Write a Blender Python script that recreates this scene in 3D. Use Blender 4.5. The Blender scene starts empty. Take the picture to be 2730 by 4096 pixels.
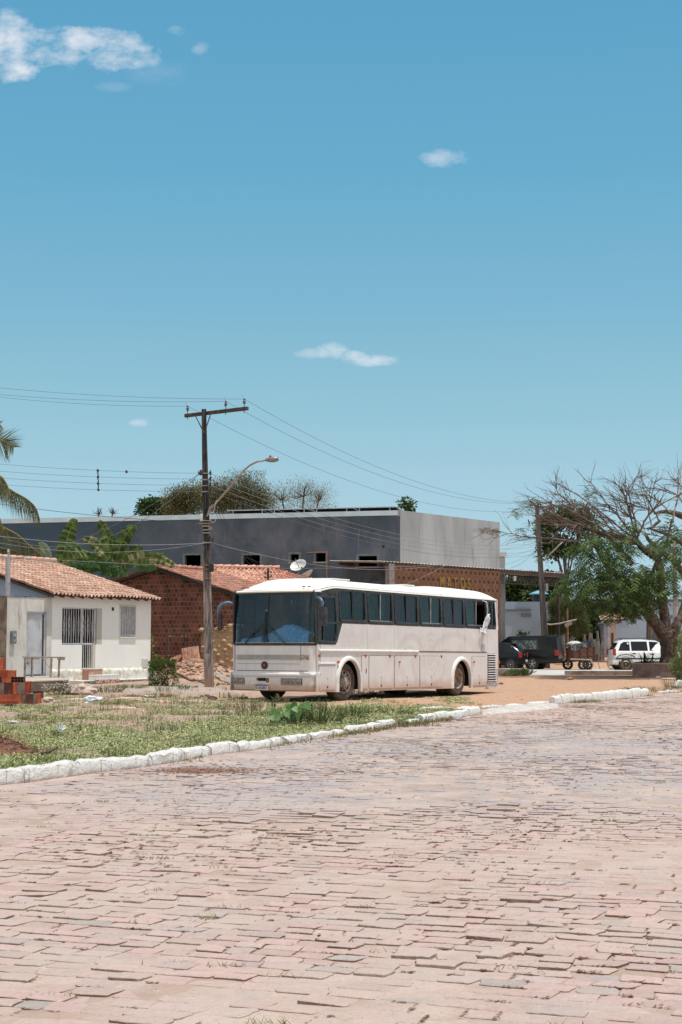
import bpy, math, random
from math import *
from mathutils import Vector, noise
random.seed(7)
R=radians
S=bpy.context.scene
COL=S.collection

# ---------------- camera, sky, sun, exposure ----------------
F=6125.0; PITCH=atan(522/F); CT,ST=cos(PITCH),sin(PITCH); CAMZ=1.5
cam=bpy.data.cameras.new('camera'); cam.sensor_fit='HORIZONTAL'; cam.sensor_width=24.0
cam.lens=F/2730*24.0; cam.clip_start=0.1; cam.clip_end=3000
camo=bpy.data.objects.new('camera',cam); COL.objects.link(camo)
camo.location=(0,0,CAMZ); camo.rotation_euler=(pi/2+PITCH,0,0); S.camera=camo

SUN_EL=R(76); SAZ=(0.92,-0.39)
SDIR=Vector((SAZ[0]*cos(SUN_EL),SAZ[1]*cos(SUN_EL),sin(SUN_EL))).normalized()
W=bpy.data.worlds.new("World"); S.world=W; W.use_nodes=True
def ray(u,v):
    a=(u-1365)/F; b=(2048-v)/F
    return a,CT-b*ST,ST+b*CT
def G(u,v,z=0.0):
    x,y,w=ray(u,v); t=(z-CAMZ)/w; return (x*t,y*t,z)
def P(u,v,Y):
    x,y,w=ray(u,v); t=Y/y; return (x*t,Y,CAMZ+w*t)
def PXY(u,Y): return (u-1365)/F*Y*1.0

def sky():
    nt=W.node_tree; N=nt.nodes; L=nt.links; N.clear()
    out=N.new('ShaderNodeOutputWorld'); bg=N.new('ShaderNodeBackground'); bg.inputs[1].default_value=0.11
    st=N.new('ShaderNodeTexSky'); st.sky_type='NISHITA'; st.sun_disc=False
    st.sun_elevation=SUN_EL; st.sun_rotation=atan2(SAZ[0],SAZ[1])
    st.altitude=300; st.air_density=1.0; st.dust_density=0.6; st.ozone_density=1.6
    tc=N.new('ShaderNodeTexCoord'); sp=N.new('ShaderNodeSeparateXYZ'); L.new(tc.outputs['Generated'],sp.inputs[0])
    def m(op,a,b=None,c=None,clamp=False):
        n=N.new('ShaderNodeMath'); n.operation=op; n.use_clamp=clamp
        for i,x in enumerate((a,b,c)):
            if x is None: continue
            if isinstance(x,(int,float)): n.inputs[i].default_value=x
            else: L.new(x,n.inputs[i])
        return n.outputs[0]
    yy=m('MAXIMUM',sp.outputs[1],0.05)
    A=m('DIVIDE',sp.outputs[0],yy); B=m('DIVIDE',sp.outputs[2],yy)
    cb=N.new('ShaderNodeCombineXYZ'); L.new(A,cb.inputs[0]); L.new(m('MULTIPLY',B,1.5),cb.inputs[1])
    def nz(scale,det,rough=.6):
        n=N.new('ShaderNodeTexNoise'); n.inputs['Scale'].default_value=scale; n.inputs['Detail'].default_value=det
        n.inputs['Roughness'].default_value=rough; L.new(cb.outputs[0],n.inputs['Vector']); return n.outputs[0]
    n1=nz(24,10,.64); n2=nz(70,8,.62)
    ramp=N.new('ShaderNodeValToRGB'); L.new(sp.outputs[2],ramp.inputs[0]); e=ramp.color_ramp; e.interpolation='EASE'; e.interpolation='LINEAR'
    K=1/0.11
    pts=[(0.0,(.475,.685,.79)),(.09,(.395,.63,.745)),(.16,(.285,.55,.675)),(.22,(.205,.48,.65)),(.30,(.14,.42,.62)),(.40,(.108,.372,.595)),(.62,(.12,.33,.54)),(.85,(.40,.52,.66)),(1.0,(.85,.87,.9))]
    e.elements[0].position=0; e.elements[0].color=(*[c*K*.1 for c in pts[0][1]],1); e.elements[1].position=1; e.elements[1].color=(*[c*K*.1 for c in pts[-1][1]],1)
    for z_,c_ in pts[1:-1]:
        q=e.elements.new(z_); q.color=(*[c*K*.1 for c in c_],1)
    sc=N.new('ShaderNodeVectorMath'); sc.operation='SCALE'; sc.inputs['Scale'].default_value=10; L.new(ramp.outputs[0],sc.inputs[0])
    tint=N.new('ShaderNodeMix'); tint.data_type='RGBA'; tint.inputs[0].default_value=.92; L.new(st.outputs[0],tint.inputs[6]); L.new(sc.outputs[0],tint.inputs[7])
    tot=None
    for (u,v,ru,rv,k) in [(10,165,215,115,1),(-60,190,160,120,1),(70,275,95,55,1),(190,185,150,95,1),(250,215,120,70,.9),(330,170,190,80,1),(470,200,180,80,.95),(575,235,75,42,.75),(715,125,52,36,.5),(800,195,44,34,.38),(640,290,150,60,.10),(1785,632,105,42,.6),(1335,1405,66,38,.75),(1410,1426,70,24,.75),(1480,1440,115,27,.8),(1250,1412,70,20,.35),(555,1693,42,19,.75),(450,345,80,20,.12)]:
        x,y,w=ray(u,v); a0=x/y; b0=w/y
        da=m('DIVIDE',m('SUBTRACT',A,a0),ru/F); db=m('DIVIDE',m('SUBTRACT',B,b0),rv/F)
        r2=m('ADD',m('MULTIPLY',da,da),m('MULTIPLY',db,db))
        f=m('SUBTRACT',1.0,r2)
        f=m('ADD',f,m('MULTIPLY',m('ADD',m('SUBTRACT',n1,.5),m('MULTIPLY',m('SUBTRACT',n2,.5),.5)),4.6))
        f=m('MULTIPLY',m('MULTIPLY',f,0.62,clamp=True),k)
        # fade outside 2 radii
        f=m('MULTIPLY',f,m('MULTIPLY',m('SUBTRACT',2.6,r2),.6,clamp=True))
        tot=f if tot is None else m('MAXIMUM',tot,f)
    mx=N.new('ShaderNodeMix'); mx.data_type='RGBA'; L.new(m('MULTIPLY',tot,.92),mx.inputs[0])
    # unseen clouds added behind the camera; they and the brightened zenith lift ambient light
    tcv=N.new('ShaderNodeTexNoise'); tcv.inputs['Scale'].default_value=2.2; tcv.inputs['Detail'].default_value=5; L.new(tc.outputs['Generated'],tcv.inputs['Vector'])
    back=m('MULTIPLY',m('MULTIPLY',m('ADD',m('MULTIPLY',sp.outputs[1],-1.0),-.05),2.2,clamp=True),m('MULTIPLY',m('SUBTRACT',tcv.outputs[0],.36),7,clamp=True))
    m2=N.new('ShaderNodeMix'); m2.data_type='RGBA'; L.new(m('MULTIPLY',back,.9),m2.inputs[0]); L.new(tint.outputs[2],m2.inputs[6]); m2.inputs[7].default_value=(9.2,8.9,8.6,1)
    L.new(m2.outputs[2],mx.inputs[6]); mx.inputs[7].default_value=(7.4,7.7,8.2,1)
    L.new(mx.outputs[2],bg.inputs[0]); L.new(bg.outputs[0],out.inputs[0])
sky()
sl=bpy.data.lights.new('sun','SUN'); sl.energy=4.05; sl.angle=R(0.53); sl.color=(1,.955,.89)
so=bpy.data.objects.new('sun',sl); COL.objects.link(so)
so.rotation_euler=SDIR.to_track_quat('Z','Y').to_euler()
S.view_settings.view_transform='Standard'; S.view_settings.look='None'
S.view_settings.exposure=0.0; S.view_settings.gamma=1.0; S.view_settings.use_curve_mapping=False
S.cycles.max_bounces=6; S.cycles.transparent_max_bounces=12

# ---------------- helpers ----------------
def hsh(*a):
    x=sin(sum(v*k for v,k in zip(a,(12.9898,78.233,37.719,91.17))))*43758.5453
    return x-floor(x)
def n3(x,y,z=0.0): return noise.noise(Vector((x,y,z)))
def lerp(a,b,t): return a+(b-a)*t
def ss(a,b,x):
    t=max(0,min(1,(x-a)/(b-a))); return t*t*(3-2*t)
class MB:
    def __init__(s): s.v=[]; s.f=[]; s.c=[]
    def add(s,vs,fs,col=None):
        o=len(s.v); s.v.extend([tuple(p) for p in vs])
        for f in fs:
            s.f.append(tuple(i+o for i in f)); s.c.append(col)
        return s
    def box(s,x0,x1,y0,y1,z0,z1,col=None):
        vs=[(x,y,z) for z in (z0,z1) for y in (y0,y1) for x in (x0,x1)]
        return s.add(vs,[(0,2,3,1),(4,5,7,6),(0,1,5,4),(1,3,7,5),(3,2,6,7),(2,0,4,6)],col)
    def obox(s,c,ax,ay,az,col=None):
        c=Vector(c);ax=Vector(ax);ay=Vector(ay);az=Vector(az)
        vs=[c+ax*i+ay*j+az*k for k in (-.5,.5) for j in (-.5,.5) for i in (-.5,.5)]
        return s.add(vs,[(0,2,3,1),(4,5,7,6),(0,1,5,4),(1,3,7,5),(3,2,6,7),(2,0,4,6)],col)
    def prism(s,pts,ext,col=None):
        n=len(pts); e=Vector(ext); a=[Vector(p) for p in pts]
        vs=a+[p+e for p in a]
        return s.add(vs,[tuple(range(n))[::-1],tuple(range(n,2*n))]+[(i,(i+1)%n,n+(i+1)%n,n+i) for i in range(n)],col)
    def tube(s,pts,rad,n=6,cap=True,col=None,sq=1.0):
        pts=[Vector(p) for p in pts]
        if not isinstance(rad,(list,tuple)): rad=[rad]*len(pts)
        vs=[];up=Vector((0,0,1)); prev=None
        for i,p in enumerate(pts):
            d=(pts[min(i+1,len(pts)-1)]-pts[max(i-1,0)])
            if d.length<1e-9: d=Vector((0,0,1))
            d.normalize()
            if prev is None:
                a=d.cross(Vector((0,1,0)) if abs(d.y)<.9 else Vector((1,0,0))).normalized()
            else:
                a=(prev-d*prev.dot(d))
                a=a.normalized() if a.length>1e-6 else d.orthogonal().normalized()
            prev=a; b=d.cross(a)
            for k in range(n):
                t=2*pi*k/n; vs.append(p+(a*cos(t)+b*sin(t)*sq)*rad[i])
        fs=[]
        for i in range(len(pts)-1):
            for k in range(n):
                fs.append((i*n+k,i*n+(k+1)%n,(i+1)*n+(k+1)%n,(i+1)*n+k))
        if cap:
            fs.append(tuple(range(n))[::-1]); fs.append(tuple((len(pts)-1)*n+k for k in range(n)))
        return s.add(vs,fs,col)
    def grid(s,fn,nu,nv,col=None,colfn=None):
        vs=[fn(i/nu,j/nv) for j in range(nv+1) for i in range(nu+1)]
        o=len(s.v); s.v.extend([tuple(p) for p in vs])
        for j in range(nv):
            for i in range(nu):
                a=o+j*(nu+1)+i
                s.f.append((a,a+1,a+nu+2,a+nu+1)); s.c.append(colfn(i,j) if colfn else col)
        return s
    def shell(s,fn,nu,nv,ext,col=None):
        e=Vector(ext); o=len(s.v)
        vs=[Vector(fn(i/nu,j/nv)) for j in range(nv+1) for i in range(nu+1)]
        n=len(vs); s.v.extend([tuple(p) for p in vs]+[tuple(p+e) for p in vs])
        w=nu+1
        for j in range(nv):
            for i in range(nu):
                a=o+j*w+i
                s.f.append((a,a+1,a+w+1,a+w)); s.c.append(col)
                s.f.append((a+n,a+n+w,a+n+w+1,a+n+1)); s.c.append(col)
        for i in range(nu):
            for a in (o+i,o+nv*w+i): s.f.append((a,a+1,a+1+n,a+n)); s.c.append(col)
        for j in range(nv):
            for a in (o+j*w,o+j*w+nu): s.f.append((a,a+w,a+w+n,a+n)); s.c.append(col)
        return s
    def lathe(s,prof,axis_o,axis,n=24,col=None):
        o=Vector(axis_o); d=Vector(axis).normalized(); a=d.orthogonal().normalized(); b=d.cross(a)
        vs=[];m=len(prof)
        for k in range(n):
            t=2*pi*k/n; e=a*cos(t)+b*sin(t)
            for (r,h) in prof: vs.append(o+e*r+d*h)
        fs=[]
        for k in range(n):
            for i in range(m-1):
                fs.append((k*m+i,((k+1)%n)*m+i,((k+1)%n)*m+i+1,k*m+i+1))
        return s.add(vs,fs,col)
    def ico(s,c,r,seed=0,amp=.25,fr=1.5,sc=(1,1,1),n=(10,7),col=None,flat=None):
        c=Vector(c); vs=[]; nu,nv=n
        for j in range(nv+1):
            ph=pi*j/nv
            for i in range(nu):
                th=2*pi*i/nu
                d=Vector((sin(ph)*cos(th),sin(ph)*sin(th),cos(ph)))
                k=r*(1+amp*n3(d.x*fr+seed*3.1,d.y*fr+seed,d.z*fr))
                p=Vector((d.x*k*sc[0],d.y*k*sc[1],d.z*k*sc[2]))
                if flat is not None and p.z<flat: p.z=flat
                vs.append(c+p)
        fs=[(j*nu+i,j*nu+(i+1)%nu,(j+1)*nu+(i+1)%nu,(j+1)*nu+i) for j in range(nv) for i in range(nu)]
        return s.add(vs,fs,col)
    def build(s,name,mat,parent=None,smooth=False,loc=None,rz=None,bevel=0):
        me=bpy.data.meshes.new(name); me.from_pydata(s.v,[],s.f); me.update()
        if mat: me.materials.append(mat)
        if any(c is not None for c in s.c):
            at=me.color_attributes.new('col','FLOAT_COLOR','CORNER')
            buf=[]
            for p,c in zip(me.polygons,s.c):
                c=c or (1,1,1); buf.extend([c[0],c[1],c[2],1.0]*p.loop_total)
            at.data.foreach_set('color',buf)
        if smooth:
            me.polygons.foreach_set('use_smooth',[True]*len(me.polygons))
        o=bpy.data.objects.new(name,me); COL.objects.link(o)
        if parent: o.parent=parent
        if loc: o.location=loc
        if rz is not None: o.rotation_euler=(0,0,rz)
        if bevel:
            b=o.modifiers.new('bevel','BEVEL'); b.width=bevel; b.segments=2; b.limit_method='ANGLE'
        return o
def fixn(o):
    import bmesh
    bm=bmesh.new(); bm.from_mesh(o.data); bmesh.ops.recalc_face_normals(bm,faces=bm.faces); bm.to_mesh(o.data); bm.free(); return o
def smooth_angle(o,deg=35):
    me=o.data; me.polygons.foreach_set('use_smooth',[True]*len(me.polygons))
    try: me.set_sharp_from_angle(angle=R(deg))
    except Exception: pass
    return o
def tag(o,label=None,cat=None,group=None,kind=None):
    if label: o['label']=label
    if cat: o['category']=cat
    if group: o['group']=group
    if kind: o['kind']=kind
    return o
def empty(name,loc=(0,0,0),rot=(0,0,0),label=None,cat=None,group=None):
    o=bpy.data.objects.new(name,None); COL.objects.link(o); o.location=loc; o.rotation_euler=rot; o.empty_display_size=.2
    return tag(o,label,cat,group)
def text(name,body,size,ext,mat,parent,loc,rot,italic=0,sx=1,bold=0):
    cu=bpy.data.curves.new(name,'FONT'); cu.body=body; cu.size=size; cu.extrude=ext; cu.shear=italic; cu.offset=bold
    cu.align_x='CENTER'; cu.align_y='CENTER'
    t=bpy.data.objects.new(name,cu); COL.objects.link(t); dg=bpy.context.evaluated_depsgraph_get(); dg.update()
    me=bpy.data.meshes.new_from_object(t.evaluated_get(dg)); COL.objects.unlink(t); bpy.data.objects.remove(t)
    me.materials.clear(); me.materials.append(mat)
    o=bpy.data.objects.new(name,me); COL.objects.link(o); o.parent=parent; o.location=loc; o.rotation_euler=rot; o.scale=(sx,1,1)
    return o

# ---------------- materials ----------------
class NT:
    def __init__(s,name):
        s.m=bpy.data.materials.new(name); s.m.use_nodes=True; s.nt=s.m.node_tree; s.N=s.nt.nodes; s.L=s.nt.links
        s.p=s.N['Principled BSDF']; s._c={}
    def set(s,k,v):
        i=s.p.inputs[k]
        if hasattr(v,'links') or hasattr(v,'is_linked'): s.L.new(v,i)
        else: i.default_value=v
    def lk(s,x,i):
        if isinstance(x,(int,float)): i.default_value=x
        elif isinstance(x,tuple): i.default_value=x if len(x)==4 or len(x)==len(i.default_value) else (*x,1)
        else: s.L.new(x,i)
    def obj(s):
        if 'o' not in s._c: s._c['o']=s.N.new('ShaderNodeTexCoord').outputs['Object']
        return s._c['o']
    def pos(s):
        if 'g' not in s._c: s._c['g']=s.N.new('ShaderNodeNewGeometry').outputs['Position']
        return s._c['g']
    def map(s,vec,scale=(1,1,1),loc=(0,0,0),rot=(0,0,0)):
        n=s.N.new('ShaderNodeMapping'); s.L.new(vec,n.inputs[0]); n.inputs['Scale'].default_value=scale; n.inputs['Location'].default_value=loc; n.inputs['Rotation'].default_value=rot
        return n.outputs[0]
    def sep(s,vec):
        n=s.N.new('ShaderNodeSeparateXYZ'); s.L.new(vec,n.inputs[0]); return n.outputs
    def comb(s,a,b,c=0.0):
        n=s.N.new('ShaderNodeCombineXYZ')
        for i,x in enumerate((a,b,c)): s.lk(x,n.inputs[i])
        return n.outputs[0]
    def noise(s,scale,det=4,rough=.55,vec=None,dist=0):
        n=s.N.new('ShaderNodeTexNoise'); n.inputs['Scale'].default_value=scale; n.inputs['Detail'].default_value=det
        n.inputs['Roughness'].default_value=rough; n.inputs['Distortion'].default_value=dist
        s.L.new(vec if vec else s.obj(),n.inputs['Vector']); return n.outputs[0]
    def vor(s,scale,vec=None,feat='F1',out=0):
        n=s.N.new('ShaderNodeTexVoronoi'); n.feature=feat; n.inputs['Scale'].default_value=scale
        s.L.new(vec if vec else s.obj(),n.inputs['Vector']); return n.outputs[out]
    def math(s,op,a,b=0.0,c=None,clamp=False):
        n=s.N.new('ShaderNodeMath'); n.operation=op; n.use_clamp=clamp; s.lk(a,n.inputs[0]); s.lk(b,n.inputs[1])
        if c is not None: s.lk(c,n.inputs[2])
        return n.outputs[0]
    def rng(s,x,a,b,c=0.0,d=1.0):
        n=s.N.new('ShaderNodeMapRange'); n.clamp=True; n.interpolation_type='SMOOTHSTEP'; s.lk(x,n.inputs[0])
        for i,v in zip((1,2,3,4),(a,b,c,d)): n.inputs[i].default_value=v
        return n.outputs[0]
    def mix(s,f,a,b,mode='MIX'):
        n=s.N.new('ShaderNodeMix'); n.data_type='RGBA'; n.blend_type=mode; s.lk(f,n.inputs[0])
        s.lk(a if not isinstance(a,tuple) else (*a[:3],1),n.inputs[6]); s.lk(b if not isinstance(b,tuple) else (*b[:3],1),n.inputs[7]); return n.outputs[2]
    def attr(s,name='col'):
        n=s.N.new('ShaderNodeAttribute'); n.attribute_name=name; return n.outputs['Color']
    def attrf(s,name):
        n=s.N.new('ShaderNodeAttribute'); n.attribute_name=name; return n.outputs['Fac']
    def bump(s,h,st=.3,dist=.02):
        n=s.N.new('ShaderNodeBump'); n.inputs['Strength'].default_value=st; n.inputs['Distance'].default_value=dist; s.lk(h,n.inputs['Height']); s.L.new(n.outputs[0],s.p.inputs['Normal'])
    def col(s,c,rough=.7,metal=0.0,spec=.4):
        s.lk(c if not isinstance(c,tuple) else (*c[:3],1),s.p.inputs['Base Color']); s.lk(rough,s.p.inputs['Roughness']); s.lk(metal,s.p.inputs['Metallic']); s.p.inputs['Specular IOR Level'].default_value=spec
        return s.m
def simple(name,c,rough=.7,metal=0,c2=None,scale=6,lo=.4,hi=.65,bump=0,bs=40,spec=.4,det=4):
    n=NT(name)
    if c2 is None: c2=tuple(x*.8 for x in c)
    k=n.rng(n.noise(scale,det),lo,hi)
    if bump: n.bump(n.noise(bs,4),bump,.02)
    return n.col(n.mix(k,c,c2),rough,metal,spec)
def attrmat(name,rough=.7,var=.25,scale=20,bump=0,bs=60,spec=.3,trans=0):
    n=NT(name); a=n.attr()
    k=n.rng(n.noise(scale,4),.3,.7,1-var,1+var)
    c=n.mix(1.0,a,n.comb(k,k,k),'MULTIPLY')
    if bump: n.bump(n.noise(bs,4),bump,.02)
    m=n.col(c,rough,0,spec)
    if trans:
        t=n.N.new('ShaderNodeBsdfTranslucent'); n.L.new(c,t.inputs[0]); mx=n.N.new('ShaderNodeMixShader'); mx.inputs[0].default_value=trans
        n.L.new(n.p.outputs[0],mx.inputs[1]); n.L.new(t.outputs[0],mx.inputs[2]); n.L.new(mx.outputs[0],n.N['Material Output'].inputs[0])
    return m
def glassmat(name,tint=(.25,.3,.3),refl=.10,rough=.03):
    m=bpy.data.materials.new(name); m.use_nodes=True; N=m.node_tree.nodes; L=m.node_tree.links; N.clear()
    o=N.new('ShaderNodeOutputMaterial'); t=N.new('ShaderNodeBsdfTransparent'); t.inputs[0].default_value=(*tint,1)
    g=N.new('ShaderNodeBsdfGlossy'); g.inputs['Roughness'].default_value=rough; g.inputs['Color'].default_value=(.9,.95,1,1)
    lw=N.new('ShaderNodeLayerWeight'); lw.inputs[0].default_value=.5
    pw=N.new('ShaderNodeMath'); pw.operation='POWER'; pw.inputs[1].default_value=4.0; L.new(lw.outputs['Facing'],pw.inputs[0])
    a=N.new('ShaderNodeMath'); a.operation='MULTIPLY_ADD'; a.inputs[1].default_value=.8; a.inputs[2].default_value=refl
    L.new(pw.outputs[0],a.inputs[0]); mx=N.new('ShaderNodeMixShader'); L.new(a.outputs[0],mx.inputs[0]); L.new(t.outputs[0],mx.inputs[1]); L.new(g.outputs[0],mx.inputs[2]); L.new(mx.outputs[0],o.inputs[0])
    return m
BLACKP=simple('black_rubber',(.018,.019,.021),.5,c2=(.03,.03,.03))
DARKV=simple('dark_void',(.008,.008,.009),.9)
WHITEP=simple('white_paint',(.74,.73,.71),.4,c2=(.66,.64,.61))
CHROME=simple('worn_chrome',(.6,.6,.6),.3,.8,c2=(.35,.33,.3))
REDL=simple('red_lens',(.45,.03,.025),.25,c2=(.35,.02,.02))
ORANGEL=simple('amber_lens',(.6,.2,.05),.3,c2=(.45,.14,.04))
CONC=simple('weathered_concrete',(.33,.30,.27),.9,c2=(.22,.19,.17),scale=3,bump=.3)
GALV=simple('galvanised_metal',(.45,.45,.45),.45,.5,c2=(.3,.29,.28))
RUST=simple('rusty_steel',(.10,.055,.04),.8,c2=(.05,.035,.03),scale=8)
# ---------------- terrain, road, kerb ----------------
KSRC=[(0,3137),(112,3130),(302,3102),(449,3084),(645,3059),(842,3024),(989,3007),(1128,2982),(1242,2962),(1472,2927),(1584,2905),(1740,2886),(1829,2873),(1922,2857),(2271,2813),(2442,2802),(2593,2784),(2730,2764)]
KP=[G(u,v)[:2] for u,v in KSRC]
def kerby(x):
    if x<KP[0][0]:
        s=(KP[2][1]-KP[0][1])/(KP[2][0]-KP[0][0]); return KP[0][1]+s*(x-KP[0][0])
    for (a,b) in zip(KP,KP[1:]):
        if x<=b[0]: return lerp(a[1],b[1],(x-a[0])/(b[0]-a[0]))
    a,b=KP[-3],KP[-1]; s=(b[1]-a[1])/(b[0]-a[0]); return b[1]+s*(x-b[0])
def kd(x,y): return (y-kerby(x))*0.62   # >0 earth side, <0 road side
BO=(-.627,38.4); BD=(.527,.85)
def terr(x,y):
    d=kd(x,y)
    if d<.03: return -.10
    z=.085*exp(-max(d,0)/2.5)*(1-ss(26,33,y))
    z*=ss(.03,.10,d); z+=(-.10)*(1-ss(.03,.10,d))
    w=ss(.1,1.5,d)*(1-ss(64,69,y)*ss(3,6,x))
    z+=w*(.02*n3(x*.5,y*.5)+.012*n3(x*2,y*2,5))
    rx,ry=x-(BO[0]+BD[0]*7.8),y-(BO[1]+BD[1]*7.8); z-=.055*exp(-(rx*rx+ry*ry)/9)
    z+=.10*exp(-((x+8)**2+(y-56)**2)/25)
    dx,dy=(x+5.7)/1.5,(y-59.5)/2.6; z+=.62*exp(-(dx*dx+dy*dy))*(1+.3*n3(x*3,y*3,2))
    dx,dy=(x+4.2)/1.6,(y-61)/1.5; z+=.25*exp(-(dx*dx+dy*dy))
    dx,dy=(x+4.05)/.55,(y-16.9)/.5; z+=0
    z+=.75*ss(87,95,y)*ss(6,10,x)+.5*ss(62,70,y)*(1-ss(-2,2,x))
    return z
def groundmat():
    n=NT('reddish_earth'); p=n.pos()
    g=n.attrf('green'); gr=n.attrf('gravel'); red=n.attrf('red')
    a=n.noise(.35,5,.6,p); b=n.noise(3.5,6,.65,p); c=n.noise(22,4,.7,p)
    base=n.mix(n.rng(a,.35,.65),(.38,.275,.21),(.33,.225,.165))
    base=n.mix(n.rng(b,.45,.75),base,(.44,.35,.285))
    base=n.mix(red,base,n.mix(n.rng(b,.35,.7),(.42,.255,.165),(.48,.305,.205)))
    base=n.mix(n.math('MULTIPLY',n.rng(c,.52,.68),.55),base,(.20,.13,.09))
    base=n.mix(n.math('MULTIPLY',n.rng(n.noise(60,2,.5,p),.62,.7),.5),base,(.62,.56,.5))
    base=n.mix(n.math('MULTIPLY',gr,n.rng(b,.3,.6)),base,n.mix(n.rng(c,.4,.6),(.5,.47,.45),(.33,.30,.29)))
    gm=n.rng(n.math('ADD',n.math('MULTIPLY',n.math('SUBTRACT',n.noise(2.2,7,.7,p),.5),2.2),g),.45,.7)
    gc=n.mix(n.rng(c,.4,.65),(.105,.15,.055),(.19,.22,.095))
    base=n.mix(n.math('MULTIPLY',gm,.75),base,gc)
    n.bump(n.math('ADD',n.noise(9,6,.7,p),n.math('MULTIPLY',c,.5)),.55,.05)
    return n.col(base,.95,0,.1)
def ground():
    xs=[];x=-400
    def rngs(segs):
        o=[]
        for a,b,n_ in segs:
            o+= [a+(b-a)*i/n_ for i in range(n_)]
        return o+[segs[-1][1]]
    xs=rngs([(-900,-60,8),(-60,-18,14),(-18,-7,50),(-7,14,190),(14,26,40),(26,60,10),(60,900,8)])
    ys=rngs([(-60,2,6),(2,14,10),(14,36,220),(36,66,180),(66,100,60),(100,200,12),(200,1600,8)])
    vs=[(x,y,terr(x,y)) for y in ys for x in xs]; w=len(xs)
    fs=[(j*w+i,j*w+i+1,(j+1)*w+i+1,(j+1)*w+i) for j in range(len(ys)-1) for i in range(w-1)]
    me=bpy.data.meshes.new('ground'); me.from_pydata(vs,[],fs); me.materials.append(groundmat())
    gA=me.attributes.new('green','FLOAT','POINT'); gB=me.attributes.new('gravel','FLOAT','POINT'); gC=me.attributes.new('red','FLOAT','POINT')
    ga=[];gb=[];gc=[]
    for (x,y,z) in vs:
        ga.append(greenw(x,y)); gb.append(gravelw(x,y)); gc.append(redw(x,y))
    gA.data.foreach_set('value',ga); gB.data.foreach_set('value',gb); gC.data.foreach_set('value',gc)
    me.polygons.foreach_set('use_smooth',[True]*len(me.polygons))
    o=bpy.data.objects.new('ground',me); COL.objects.link(o); tag(o,kind='structure')
def greenw(x,y):
    d=kd(x,y)
    if d<0: return -1
    # far limit of green cover : photo row of about 2865 px left, 2790 px centre
    yl=lerp(30.5,27,ss(-7,-3,x)); yl=lerp(yl,36.5,ss(-3.5,-.8,x)); yl=lerp(yl,35,ss(1.0,2.4,x))
    g=.68*(1-ss(yl-3.5,yl+2.0,y)) 
    g*=1-.9*ss(2.2,3.4,x)
    g-= .9*exp(-(((x+4.3)/.9)**2+((y-20.3)/.7)**2))   # bare patch
    g+= .30*(1-ss(38,44,y))*(1-ss(2,4,x))*(1-g)
    g+= .35*exp(-(((x+7.0)/2)**2+((y-50.5)/1.6)**2))
    return g
def gravelw(x,y):
    return exp(-(((x+5.6)/2.2)**2+((y-49.3)/2.0)**2))*.95+.5*exp(-(((x+3.3)/1.5)**2+((y-47)/1.5)**2))
def redw(x,y):
    r=ss(-2.5,1.5,x)*ss(32,36,y)
    r=max(r,.5*ss(40,44,y)*ss(-5.5,-3,x))
    r=max(r,.75*ss(54,57,y)*ss(-8,-6,x)*(1-ss(0,2,x)))
    return r
ground()

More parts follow.
